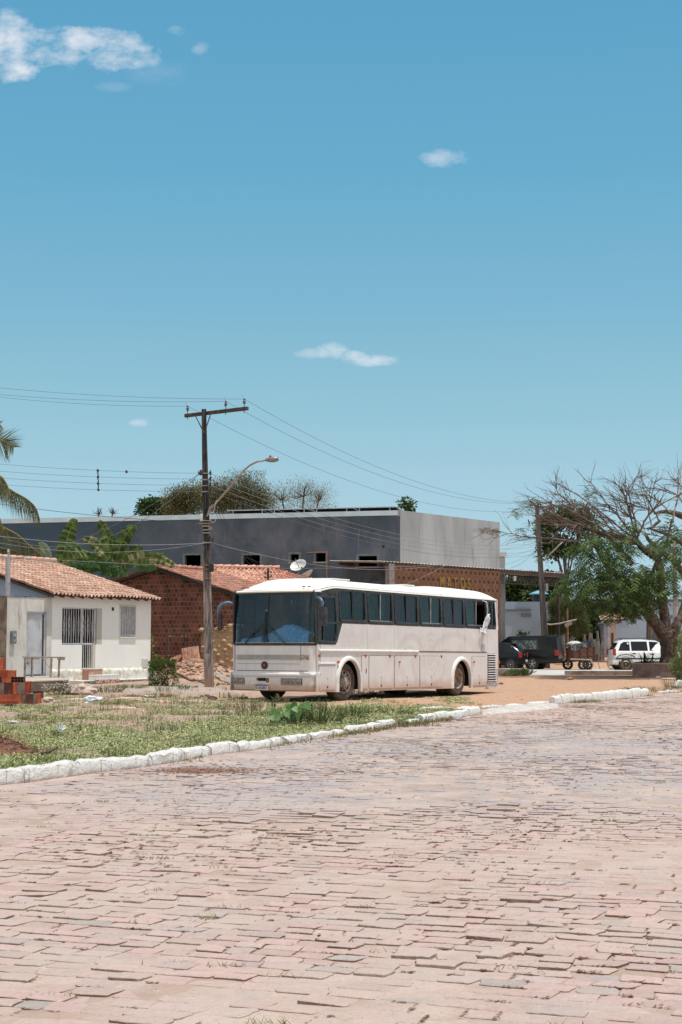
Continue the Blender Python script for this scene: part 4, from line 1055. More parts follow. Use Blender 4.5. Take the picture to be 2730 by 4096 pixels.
    m=MB(); m.box(-2.12,-1.90,-.14,-.035,1.46,1.88); mb=m.build('meter_box',simple('grey_meter',(.20,.22,.23),.5,c2=(.12,.13,.14)),gr,bevel=.02)
    m=MB(); m.lathe([(0,-.02),(.05,-.018),(.06,0)],(-2.0,-.14,1.72),(0,1,0),14); m.box(-2.07,-1.95,-.15,-.14,1.52,1.6); m.build('meter_dial',simple('meter_glass',(.30,.33,.33),.2),mb)
    # service pipe on the yard wall
    x,y,_=P(30,2393,51.2); m=MB(); m.tube([(0,0,0),(0,0,1.45)],.085,14); m.lathe([(0,1.72),(.035,1.70),(.05,1.62),(.025,1.58),(.02,1.45)],(0,0,0),(0,0,1),10)
    m.tube([(.02,0,1.6),(.12,-.02,1.4),(.2,-.02,1.33),(.13,0,1.2)],.012,5)
    tag(m.build('service_pipe',simple('grey_plastic_pipe',(.40,.38,.39),.5,c2=(.34,.32,.33)),loc=(x,y,2.9)),'grey upright service pipe in front of the tile roof at the left edge','pipe')
    # platform in front of the gate
    pts=[(-9.66,51.9),(-9.66,50.8),(-8.30,46.9),(-9.27,45.1),(-13.5,38.5),(-16,45)]
    pf_=simple('earthy_concrete',(.47,.40,.335),.95,c2=(.40,.33,.27),scale=2,bump=.4); sd=simple('dark_platform_side',(.13,.10,.075),.95,c2=(.24,.19,.15),scale=3,bump=.4)  # platform sides are browner and darker than the top slab
    o=empty('concrete_platform',(-9.7,48,0),label='raised concrete platform with a dark front in front of the yard door',cat='platform')
    q=[(x+9.7,y-48,.375) for x,y in pts]
    m=MB(); m.prism([(a,b,.33) for a,b,c in q],(0,0,.05)); fixn(m.build('top_slab',pf_,o,bevel=.015))
    m=MB(); m.prism([(a*.985+.01,b*.995+.01,-.1) for a,b,c in q],(0,0,.43)); fixn(m.build('side_wall',sd,o))
house()

def trestle():
    wd=simple('weathered_plank',(.24,.20,.17),.9,c2=(.42,.38,.34),scale=9,bump=.4); ir=simple('thin_iron_brace',(.18,.14,.12),.7)
    a=Vector((-10.12,49.75,.378)); b=Vector((-9.18,49.2,.378)); r=empty('trestle_table',tuple(a),label='rickety weathered wooden trestle bench standing on the concrete platform',cat='bench')
    d=(b-a); L_=d.length; d.normalize(); n_=Vector((-d.y,d.x,0)); r.rotation_euler=(0,0,atan2(d.y,d.x))
    def leg(x,y,dx): 
        m=MB(); m.obox((x+dx/2,y,.31),(.055,0,0),(0,.045,0),(dx,0,.62)); m.build('leg',wd,r)
    leg(0,-.16,.0); leg(.02,.16,0); leg(L_,-.16,.03); leg(L_+.06,.16,.02)
    m=MB(); m.obox((L_/2-.02,-.06,.645),(L_+.2,0,0),(0,.16,0),(0,.01,.045)); m.obox((L_/2+.12,.09,.65),(L_+.45,.0,-.005),(0,.10,0),(0,0,.03)); m.box(L_+.12,L_+.42,.0,.03,.56,.65); m.build('top_board',wd,r)
    m=MB(); m.box(.05,.14,-.18,-.14,.42,.45); m.box(.10,.14,-.18,-.14,.42,.6); m.box(0.0,.55,-.14,-.1,.58,.62); m.build('cross_rail',wd,r)
    m=MB(); m.tube([(.02,-.17,.3),(.34,-.15,.6)],.008,5); m.build('brace',ir,r)
    m=MB(); m.tube([(L_-.02,-.17,.3),(L_-.38,-.15,.62)],.008,5); m.build('brace',ir,r)
trestle()

# hollow clay blocks
def blocks():
    pals={'orange':((.42,.10,.045),(.50,.15,.07)),'dark':((.10,.04,.03),(.16,.07,.05)),'grey':((.24,.18,.16),(.17,.11,.09)),'red':((.36,.07,.035),(.28,.05,.03))}
    M={k:simple('clay_'+k,v[0],.85,c2=v[1],scale=8,bump=.3) for k,v in pals.items()}
    def mesh(l,w,h):
        # hollow block: l along x, openings on the x ends (2x4 holes)
        m=MB(); t=.012; nz,ny=2,4
        if w<h: nz,ny=4,2
        for i in range(ny+1):
            y=lerp(-w/2,w/2-t,i/ny); m.box(-l/2,l/2,y,y+t,0,h)
        for j in range(nz+1):
            z=lerp(0,h-t,j/nz)
            for i in range(ny):
                y0=lerp(-w/2,w/2-t,i/ny)+t; y1=lerp(-w/2,w/2-t,(i+1)/ny); m.box(-l/2,l/2,y0,y1,z,z+t)
        # ribs on the faces
        for k in range(6):
            z=h*(k+.5)/6; m.box(-l/2+.001,l/2-.001,-w/2-.003,-w/2,z-h/20,z+h/20); m.box(-l/2+.001,l/2-.001,w/2,w/2+.003,z-h/20,z+h/20)
        m.box(-.02,.02,-w/2+.005,w/2-.005,.005,h-.005)
        return m
    A=mesh(.24,.19,.115); 
    base=Vector(G(-20,2812,0)); bx,by=base.x,base.y
    grp='hollow clay blocks of the pile at the left edge'
    y0=36.6
    def X(u,y): return (u-1365)/F*y
    items=[]
    # (u0,u1,v_top,v_bottom,kind,mode,label)
    L=[(-30,38,2779,2815,'orange','up','orange clay block lowest in the pile, cut by the left edge'),
       (38,94,2778,2815,'orange','up','orange clay block in the bottom row with a dark nick'),
       (96,112,2778,2816,'grey','up','narrow greyish clay block in the bottom row'),
       (112,140,2776,2817,'dark','up','dark brown clay block in the bottom row'),
       (141,154,2776,2817,'grey','up','slim grey clay block near the right end of the bottom row'),
       (154,168,2775,2815,'orange','up','bright orange clay block at the right end of the bottom row'),
       (140,176,2765,2795,'dark','lie','dark clay block lying loose behind the right end of the pile'),
       (-30,25,2732,2778,'grey','up','greyish clay block standing in the second row at the left edge'),
       (26,58,2732,2778,'dark','up','dark ribbed clay block standing in the second row'),
       (59,74,2731,2778,'orange','up','narrow orange clay block standing in the second row'),
       (75,108,2731,2777,'grey','up','pale grey clay block standing in the second row'),
       (109,127,2727,2774,'red','up','deep red clay block at the right end of the second row'),
       (-40,14,2709,2731,'dark','end','clay block lying with open holes at the left edge'),
       (15,51,2708,2731,'orange','lie','orange clay block lying flat in the third row'),
       (52,102,2708,2731,'dark','end','dark clay block with eight open holes at the end of the third row'),
       (-30,36,2681,2708,'red','lie','red clay block in the fourth row at the left edge'),
       (36,66,2682,2708,'orange','lie','orange red clay block ending the fourth row'),
       (-30,19,2632,2681,'orange','up','orange clay block standing on top of the pile'),
       (8,72,2803,2818,'red','lie','red clay half block lying on the ground in front of the pile'),
       (28,54,2814,2833,'dark','lie','small dark clay fragment lying in front of the pile')]
    for i,(u0,u1,vt,vb,kd_,mode,lab) in enumerate(L):
        yy=y0+(.5 if 'behind' in lab else 0)-(.35 if 'in front' in lab else 0)+(.02*(i%3))
        xa,xb=X(u0,yy),X(u1,yy); zt=P(0,vt,yy)[2]; zb=P(0,vb,yy)[2]; w=xb-xa; h=zt-zb
        zb2=zb
        dep=.19 if mode!='end' else .24
        if mode=='end':
            m=mesh(.2,w,h); o=m.build('clay_block',M[kd_]); o.rotation_euler=(0,0,-pi/2); o.location=((xa+xb)/2,yy+.1,zb2)
            # rotate so holes face the camera
        else:
            m=mesh(w,dep,h); o=m.build('clay_block',M[kd_]); o.location=((xa+xb)/2,yy+dep/2,zb2); o.rotation_euler=(0,0,R((hsh(i)-.5)*2))
        tag(o,lab,'clay block',grp)
        if 'orange' in lab and w>.2: pass
blocks()

# ---------------- brick house with gable ----------------
def brickmat(name,c1=(.24,.085,.055),c2=(.075,.035,.03),mort=(.27,.19,.145),w=.20,h=.19,ms=.012,bias=-.1):
    n=NT(name); v=n.sep(n.obj()); uv=n.comb(n.math('ADD',v[0],v[1]),v[2])
    br=n.N.new('ShaderNodeTexBrick'); n.L.new(uv,br.inputs[0])
    br.inputs['Color1'].default_value=(*c1,1); br.inputs['Color2'].default_value=(*c2,1); br.inputs['Mortar'].default_value=(*mort,1)
    br.inputs['Scale'].default_value=1; br.inputs['Brick Width'].default_value=w; br.inputs['Row Height'].default_value=h; br.inputs['Mortar Size'].default_value=ms; br.inputs['Bias'].default_value=bias; br.inputs['Mortar Smooth'].default_value=.2
    k=n.rng(n.noise(1.3,4),.3,.7,.75,1.2); c=n.mix(1,br.outputs[0],n.comb(k,k,k),'MULTIPLY')
    n.bump(n.math('ADD',n.math('MULTIPLY',br.outputs[1],-1.0),n.math('MULTIPLY',n.noise(30,3),.3)),.6,.02)
    return n.col(c,.9,0,.15)
def brickhouse():
    ap=Vector((-7.83,66,0)); zt=4.74
    root=empty('brick_house',tuple(ap),(0,0,atan2(-.485,.875)),'unplastered red block house with a low gable and terracotta tile roof behind the pole','house')
    BR=brickmat('hollow_block_wall')
    rp=.29; lp=.235
    m=MB(); m.prism([(-3.6,0,0),(7.5,0,0),(7.5,0,zt-.15-rp*7.5+1.0),(3.75,0,zt-.13-rp*3.75),(0,0,zt-.13),(-3.6,0,zt-.13-lp*3.6)],(0,.18,0)); fixn(m.build('wall',BR,root))
    m=MB(); m.box(-3.6,-3.42,.18,4.2,0,3.7); m.box(3.6,3.78,.18,4.2,0,3.5); m.build('side_wall',BR,root)
    RT=tileroof_mat('older_terracotta'); pal=((.36,.18,.13),(.42,.225,.17),(.31,.15,.11),(.39,.205,.15))
    m=MB(); sl=sqrt(1+rp*rp); sl2=sqrt(1+lp*lp)
    tile_surface(m,(0,-.32,zt),(0,1,0),(1/sl,0,-rp/sl),(rp/sl,0,1/sl),4.7,4.15*sl,seed=6,pal=pal)
    tile_surface(m,(0,-.32,zt),(0,1,0),(-1/sl2,0,-lp/sl2),(-lp/sl2,0,1/sl2),4.7,4.0*sl2,seed=8,pal=pal)
    rf=m.build('roof',RT,root)
    m=MB(); 
    for i in range(12): y=-.34+i*.385; m.tube([(0,y,zt+.05),(0,y+.2,zt+.07),(0,y+.41,zt+.085)],[.08,.09,.1],8,col=[(.5,.24,.17),(.42,.2,.15)][i%2])
    m.build('ridge_tile',RT,rf,smooth=True)
    wood=simple('dark_purlin',(.045,.033,.027),.9)
    m=MB(); m.prism([(0,-.30,zt-.05),(4.15,-.30,zt-.05-rp*4.15),(4.15,-.30,zt-.17-rp*4.15),(0,-.30,zt-.17)],(0,.05,0)); m.prism([(0,-.30,zt-.05),(-4.0,-.30,zt-.05-lp*4.0),(-4.0,-.30,zt-.15-lp*4.0),(0,-.30,zt-.15)],(0,.05,0))
    for x in (.15,1.5,2.6,3.6): m.box(x-.06,x+.06,-.3,.1,zt-.27-rp*x,zt-.12-rp*x)
    fixn(m.build('purlin',wood,rf))
    m=MB(); m.prism([(0,4.30,zt+.03),(4.3,4.30,zt+.03-rp*4.3),(4.3,4.30,zt-.12-rp*4.3),(0,4.30,zt-.12)],(0,.22,0)); fixn(m.build('gable_coping',simple('grey_coping',(.17,.13,.11),.95,c2=(.26,.21,.17),scale=6),rf))
    # second, lighter roof beyond
    r2=empty('far_tiled_house',(-5.6,70.6,0),(0,0,0),'house with a lighter orange tile roof beyond the brick house, topped by satellite dishes','house')
    a=Vector(P(850,2270,70.8)); b=Vector(P(1105,2275,71.6)); c=Vector(P(1000,2400,67.0)); ux=(b-a); W_=ux.length; ux.normalize()
    d=(c-a); d=(d-ux*d.dot(ux)); L_=d.length; d.normalize(); nr=ux.cross(d); nr=nr if nr.z>0 else -nr
    off=Vector((-5.6,70.6,0)); pal2=((.60,.34,.25),(.64,.39,.29),(.56,.30,.22),(.62,.37,.27))
    m=MB(); tile_surface(m,a-off-ux*.3,ux,d,nr,W_+.3,4.6,seed=12,pal=pal2); rf2=m.build('roof',RT,r2)
    # hip falling to the right
    b2=b-off; e=Vector(P(1300,2325,70.3))-off; ux2=(e-b2); W2=ux2.length; ux2.normalize(); d2=(d-ux2*d.dot(ux2)).normalized(); nr2=ux2.cross(d2); nr2=nr2 if nr2.z>0 else -nr2
    m=MB(); tile_surface(m,b2,ux2,d2,nr2,W2+.6,4.4,seed=13,pal=((.42,.18,.13),(.5,.23,.17),(.36,.15,.11))); m.build('lower_roof',RT,rf2)
    m=MB(); 
    for i in range(9):
        p=a-off+ux*(i*.385-.3); m.tube([p+nr*.05,p+ux*.4+nr*.08],[.08,.09],8,col=(.72,.40,.30))
    m.build('ridge_tile',RT,rf2,smooth=True)
    m=MB(); m.box(.0,5.6,-2.2,.2,0,3.3); m.build('wall',BR,r2)
brickhouse()

def graybuilding():
    C=Vector((3.1,80,0)); H=8.41
    ang=atan2(-.247,.969)  # local -x runs along the dark facade, local frame: x along facade towards the corner
    root=empty('grey_warehouse',(C.x,C.y,0),(0,0,ang),'large two storey building rendered in bare grey cement with small dark window holes','building')
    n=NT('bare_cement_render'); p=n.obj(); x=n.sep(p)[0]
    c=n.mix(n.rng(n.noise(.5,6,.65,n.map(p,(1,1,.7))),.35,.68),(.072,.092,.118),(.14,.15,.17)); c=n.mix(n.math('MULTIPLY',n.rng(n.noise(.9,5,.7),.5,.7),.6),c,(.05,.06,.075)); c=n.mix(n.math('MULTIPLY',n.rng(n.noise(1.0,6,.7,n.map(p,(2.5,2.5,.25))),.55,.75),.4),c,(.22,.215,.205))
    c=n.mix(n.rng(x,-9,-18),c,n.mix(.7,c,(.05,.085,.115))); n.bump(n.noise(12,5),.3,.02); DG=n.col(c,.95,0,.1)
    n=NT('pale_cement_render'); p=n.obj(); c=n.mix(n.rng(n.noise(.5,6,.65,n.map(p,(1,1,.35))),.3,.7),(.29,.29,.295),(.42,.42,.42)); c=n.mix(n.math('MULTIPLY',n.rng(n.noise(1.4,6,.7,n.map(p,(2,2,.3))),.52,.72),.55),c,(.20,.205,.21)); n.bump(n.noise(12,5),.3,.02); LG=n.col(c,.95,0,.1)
    def loc(u,v):   # point on the dark facade
        xr,yr,w=ray(u,v); dx,dy=.969,-.247
        D=xr*(-dy)+dx*yr; t=(C.x*(-dy)+dx*C.y)/D; s=(xr*t-C.x)/dx; return s,CAMZ+w*t
    wins=[((357,2221),(384,2239)),((594,2218),(625,2262)),((740,2221),(803,2290)),((974,2221),(1040,2290)),((1163,2217),(1196,2249)),((1264,2212),(1303,2247)),((1435,2224),(1509,2265))]
    ws=sorted([(loc(*a)[0],loc(*b)[0],loc(*b)[1],loc(*a)[1]) for a,b in wins])
    m=MB(); x=-33; T_=.3
    for (a,b,z0,z1) in ws:
        m.box(x,a,0,T_,0,H); m.box(a,b,0,T_,0,z0); m.box(a,b,0,T_,z1,H); x=b
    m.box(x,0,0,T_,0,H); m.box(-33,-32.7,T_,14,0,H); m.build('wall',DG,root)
    for (a,b,z0,z1) in ws:
        w=empty('window'); w.parent=root
        m=MB(); m.box(a-.12,b+.12,-.012,0,z1,z1+.10); m.box(a-.12,a,-.012,0,z0,z1); m.box(b,b+.12,-.012,0,z0,z1); m.build('rendered_surround',simple('darker_render',(.13,.14,.15),.95,c2=(.19,.19,.2)),w)
        m=MB(); m.box(a-.15,b+.15,-.05,.0,z0-.07,z0); m.build('sill',simple('cement_sill',(.26,.26,.27),.95,c2=(.34,.33,.32)),w)
    s0=loc(1264,2212); m=MB(); m.box(s0[0]-.5,s0[0]+.65,-.06,-.012,s0[1]+.0,s0[1]+.06); m.box(s0[0]+.58,s0[0]+.65,-.06,-.012,s0[1]-2.2,s0[1]); m.build('timber_prop',simple('reddish_timber',(.30,.17,.13),.8),root)
    m=MB(); m.box(-33,0,6,6.2,0,H-.5); m.box(-33,-.5,.3,14,H-.9,H-.8); m.build('floor_and_roof',DARKV,root)
    # right hand facade
    rd=Vector((.6,.8,0)); c_,s_=cos(-ang),sin(-ang); rl=Vector((rd.x*c_-rd.y*s_,rd.x*s_+rd.y*c_,0))
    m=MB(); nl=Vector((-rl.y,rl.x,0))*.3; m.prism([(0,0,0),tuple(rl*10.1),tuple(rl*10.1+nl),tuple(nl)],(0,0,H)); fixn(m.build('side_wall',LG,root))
    q=rl*10.1; m=MB(); m.prism([tuple(q),tuple(q+Vector((.25,.05,0))),tuple(q+Vector((.25,.3,0))),tuple(q+nl)],(0,0,H-2.0)); fixn(m.build('corner_pier',LG,root))
    m=MB(); m.obox(q+Vector((.12,.1,H-1.85)),(.5,.1,0),(-.05,.3,0),(0,0,.28)); m.build('gutter_box',simple('pale_box',(.55,.55,.53),.7),root)
    m=MB(); m.box(-33,-.12,-.03,.33,H-.26,H+.0); m.build('metal_fascia',simple('galvanised_fascia',(.56,.66,.70),.5,c2=(.48,.58,.63),scale=1.5),root)
    m=MB(); m.box(-.12,.0,-.012,.3,H-.3,H+.05); m.build('corner_cap',LG,root)
    for (u,v) in ((1535,2185),(1150,2060)):
        a,z=loc(u,v); m=MB(); m.lathe([(0,-.02),(.06,-.02),(.08,0)],(a,0,z),(0,1,0),10); m.build('drain_hole',DARKV,root)
    m=MB(); pz=rl*9.5; m.lathe([(0,-.04),(.07,-.04),(.08,.03)],(pz.x*.885,pz.y*.885,5.0),(-rl.y,rl.x,0),10); m.build('drain_hole',DARKV,root)
    # solar panels in a long row: seen from their raised rear edge
    PN=simple('panel_underside',(.05,.055,.07),.5,c2=(.09,.09,.10)); FR=simple('panel_frame',(.55,.57,.6),.4,.5)
    pr=empty('solar_array',(C.x,C.y,0),(0,0,ang),'row of tilted solar panels on the roof of the grey building','solar panels')
    for i in range(4):
        x1=-.35-i*2.35; x0=x1-2.25
        o=empty('solar_panel'); o.parent=pr
        m=MB(); m.prism([(x0,.35,H+.20),(x1,.35,H+.20),(x1+.6,2.3,H-.15),(x0+.6,2.3,H-.15)],(0,0,.02)); fixn(m.build('cells',PN,o))
        m=MB(); m.prism([(x0-.02,.31,H+.19),(x1+.02,.31,H+.19),(x1+.02,.36,H+.19),(x0-.02,.36,H+.19)],(0,0,.05)); m.prism([(x1-.02,.35,H+.20),(x1+.04,.35,H+.20),(x1+.64,2.3,H-.15),(x1+.58,2.3,H-.15)],(0,0,.035))
        m.box(x0+.3,x0+.34,.36,.40,H-.2,H+.20); m.box(x1-.3,x1-.26,.36,.40,H-.2,H+.20); fixn(m.build('frame',FR,o))
graybuilding()

def matos():
    M0=Vector((2.62,78.0,0)); d=Vector((.65,.76,0)).normalized(); ang=atan2(d.y,d.x)
    root=empty('brick_lattice_shop',tuple(M0),(0,0,ang),'shop with a pierced brown brick wall lettered MATOS under a corrugated canopy','shop')
    n=NT('pierced_brick_wall'); v=n.sep(n.obj()); X,Z=v[0],v[2]
    c=n.mix(n.rng(n.noise(2,4),.3,.7),(.15,.075,.045),(.20,.10,.062)); c=n.mix(n.rng(n.noise(.7,5,.7),.5,.7,0,.5),c,(.11,.06,.045))
    # courses: rows of dark square holes alternating with short dark notches
    fx_=n.math('FRACT',n.math('MULTIPLY',X,1/.42)); fz=n.math('FRACT',n.math('MULTIPLY',Z,1/.46))
    sq=n.math('MULTIPLY',n.math('LESS_THAN',fx_,.48),n.math('MULTIPLY',n.math('GREATER_THAN',fz,.28),n.math('LESS_THAN',fz,.62)))
    fx2=n.math('FRACT',n.math('ADD',n.math('MULTIPLY',X,1/.42),.25)); nt_=n.math('MULTIPLY',n.math('LESS_THAN',fx2,.12),n.math('GREATER_THAN',fz,.72))
    k=n.math('MULTIPLY',n.math('MAXIMUM',n.math('MULTIPLY',sq,.85),n.math('MULTIPLY',nt_,.75)),n.rng(n.noise(5,2),.3,.5,.5,1)); c=n.mix(k,c,(.07,.028,.018))
    n.bump(n.math('SUBTRACT',1.0,k),.8,.05); BRK=n.col(c,.9,0,.1)
    m=MB(); m.box(.15,9.62,0,.25,0,5.45); m.build('wall',BRK,root)
    m=MB(); m.box(-.25,.15,-.02,.27,0,5.5); m.build('left_pier',simple('grey_pier',(.20,.18,.17),.9,c2=(.28,.25,.24)),root)
    m=MB(); m.tube([(-.40,-.15,0),(-.40,-.15,5.5)],.035,8); m.build('downpipe',simple('pinkish_pipe',(.36,.28,.26),.7),root)
    YE=simple('yellow_lettering',(.28,.18,.03),.8,c2=(.19,.115,.03),scale=9)
    def ul(u): 
        xr,yr,w=ray(u,2330); D=xr*(-d.y)+d.x*yr; t=(M0.x*(-d.y)+d.x*M0.y)/D; return (xr*t-M0.x)/d.x
    for ch,u in zip('MATOS',(1768,1796,1821,1850,1875)):
        o=text('letter',ch,.90,.02,YE,root,(ul(u),-.03,4.62),(pi/2,0,0),0,.62 if ch=='M' else .60,.012)
        o['label']='yellow letter '+ch
    # canopy
    K0=Vector((1.92,77.6,0)); L_=(Vector((13.05,91.0,0))-K0).length; kd_=(Vector((13.05,91.0,0))-K0).normalized()
    cr=empty('shop_canopy',tuple(K0),(0,0,atan2(kd_.y,kd_.x)),'long corrugated metal canopy carried by a dark lattice truss on steel posts','canopy')
    zc=5.62
    def cz(x): return zc-.0*x
    m=MB(); nx=int(L_/.09)
    m.shell(lambda u,v:(lerp(-.1,L_,u),lerp(-.25,3.2,v),zc+.02*sin(u*nx*2)+lerp(-.02,.12,v)),nx*2,2,(0,0,-.012)); m.build('roof_sheet',simple('weathered_sheet',(.50,.47,.43),.6,c2=(.36,.30,.26),scale=3),cr)
    m=MB(); m.box(.4,L_,-.20,-.14,zc-.30,zc-.05); m.box(.4,L_,2.9,3.0,zc-.10,zc+.05); m.build('fascia_beam',simple('rust_brown_beam',(.13,.075,.06),.8,c2=(.08,.05,.045)),cr)
    TR=simple('dark_truss_steel',(.045,.032,.03),.7,c2=(.07,.045,.04))
    x0=8.0
    for yy in (-.17,):
        m=MB(); zt_,zb_=zc-.30,zc-.78
        m.box(x0,L_-.05,yy-.03,yy+.03,zb_-.05,zb_)
        k=int((L_-x0)/.30)
        for i in range(k+1):
            xa=lerp(x0,L_-.05,i/k); xb=lerp(x0,L_-.05,min(1,(i+1)/k)); m.box(xa-.014,xa+.014,yy-.01,yy+.01,zb_,zt_)
            if i<k: m.tube([(xa,yy,zb_),(xb,yy,zt_)],.014,4); m.tube([(xa,yy,zt_),(xb,yy,zb_)],.014,4)
        m.build('lattice_truss',TR,cr)
    for x in (x0+.1,L_-.55):
        m=MB(); m.tube([(x,-.17,0),(x,-.17,zc-.78)],.085,10); m.box(x-.12,x+.12,-.25,-.09,zc-.84,zc-.78); m.build('post',TR,cr)
    m=MB(); m.box(L_-.06,L_-.0,-.2,3.0,zc-.3,zc-.1); m.build('end_beam',TR,cr)
    for x in (12.1,15.0): 
        m=MB(); m.box(x-.12,x+.12,-.28,-.2,zc-.65,zc-.38); m.build('floodlight',simple('pale_lamp_box',(.4,.4,.38),.5),cr)
matos()

def backwalls():
    # long blue-grey wall behind the parked cars
    root=empty('blue_grey_building',(0,100,0),label='long low building with a blue grey wall and block vents behind the parked cars',cat='building')
    BL=plaster('blue_grey_wash',(.33,.41,.50),(.28,.355,.44),(.40,.46,.52),.35,sc=.5)
    x0=P(2000,2400,100)[0]; x1=P(2215,2400,100)[0]; x2=P(2330,2400,100)[0]; zt=P(2100,2407,100)[2]; zt2=P(2600,2408,100)[2]
    m=MB(); m.box(x0-3,40,0,.3,0,zt); m.build('wall',BL,root)
    m=MB(); m.box(x2,40,-.05,.35,zt-.0,zt+.16); m.build('roof_edge',simple('brown_roof_edge',(.16,.12,.11),.9),root)
    a=P(2012,2438,100); b=P(2125,2438,100); m=MB(); m.box(a[0],b[0],-.10,0,a[2]-.04,a[2]+.04); m.build('ledge',simple('grey_ledge',(.22,.22,.23),.9),root)
    m=MB(); m.box(a[0]-.5,a[0]+.0,-.05,0,0,a[2]); m.build('dark_end_panel',simple('dark_panel_grey',(.05,.055,.07),.8),root)  # plain dark panel left of the ledge
    for (u0,u1,v0,v1) in ((2085,2129,2452,2467),(2483,2526,2458,2472),(2674,2705,2460,2474)):
        A=P(u0,v0,99.9); B=P(u1,v1,99.9); vb=empty('block_vent'); vb.parent=root
        nb=3; w=(B[0]-A[0])/nb
        for k in range(nb):
            m=MB(); xa=A[0]+k*w+.02; xb=xa+w-.06
            m.box(xa,xb,-.06,.0,B[2],A[2]); m.build('vent_block',simple('vent_block_grey',(.34,.38,.44),.9),vb)
            m=MB(); g=4; cw=(xb-xa)/g; ch=(A[2]-B[2])/g
            for i in range(g):
                for j in range(g): m.box(xa+i*cw+cw*.22,xa+i*cw+cw*.82,-.066,-.06,B[2]+j*ch+ch*.22,B[2]+j*ch+ch*.82)
            m.build('vent_hole',DARKV,vb)
    a=P(2600,2520,99.9); b=P(2622,2520,99.9); m=MB(); m.box(a[0],b[0]+.4,-.04,0,0,a[2]); m.build('door',simple('dark_shutter_door',(.09,.10,.12),.7),root)
    # water tank with blue lid
    x,y,z=P(2158,2400,104); r=empty('water_tank',(x,y,3.78),label='round water tank with a pale blue conical lid beside the leaning pole',cat='water tank')
    m=MB(); m.lathe([(0,0),(.72,0),(.80,1.55),(.0,1.55)],(0,0,0),(0,0,1),28); m.build('tank',simple('dark_blue_tank',(.03,.05,.09),.5),r,smooth=False)
    m=MB(); m.lathe([(.80,1.50),(1.12,1.56),(1.10,1.64),(.12,2.0),(0,2.0)],(0,0,0),(0,0,1),28); smooth_angle(m.build('lid',simple('pale_blue_lid',(.16,.36,.48),.5,c2=(.2,.42,.54)),r),40); r.scale=(.62,.62,.62)
    # small shed with a tiled roof
    Y=93; a=P(2418,2622,Y); b=P(2467,2470,Y); w=b[0]-a[0]; h=b[2]-a[2]; r=empty('small_shed',(a[0],Y,a[2]-.2),label='narrow peeling pink and white shed with a tiled roof left of the white car',cat='shed')
    n=NT('peeling_pink_wash'); c=n.mix(n.rng(n.noise(1.6,6,.75,n.map(n.obj(),(1.5,1.5,.7))),.45,.58),(.50,.38,.34),(.60,.56,.52)); c=n.mix(n.rng(n.noise(5,5,.8),.64,.70),c,(.20,.15,.12)); SH=n.col(c,.95)
    m=MB(); m.box(w*.33,w,0,1.6,0,h+.2); m.build('wall',SH,r)
    m=MB(); m.box(0,w*.33,-.02,1.6,0,h-.15); m.build('blue_side',simple('blue_flaking_side',(.34,.37,.44),.95,c2=(.26,.27,.31),scale=4),r)
    m=MB(); m.box(w*.55,w*.76,-.015,0,h*.36,h*.68); m.build('window',simple('dark_shed_window',(.06,.05,.05),.9,c2=(.14,.11,.1)),r)
    m=MB(); tile_surface(m,(-.25,.9,h+.45),(1,0,0),(0,-.95,-.31),(0,-.31,.95),w+.75,1.5,seed=31); rf=m.build('roof',tileroof_mat('shed_tiles'),r); m=MB(); m.box(-.3,w+.45,-.5,1.4,h+.0,h+.06); m.build('eave_board',simple('dark_eave',(.05,.04,.035),.9),rf)
backwalls()
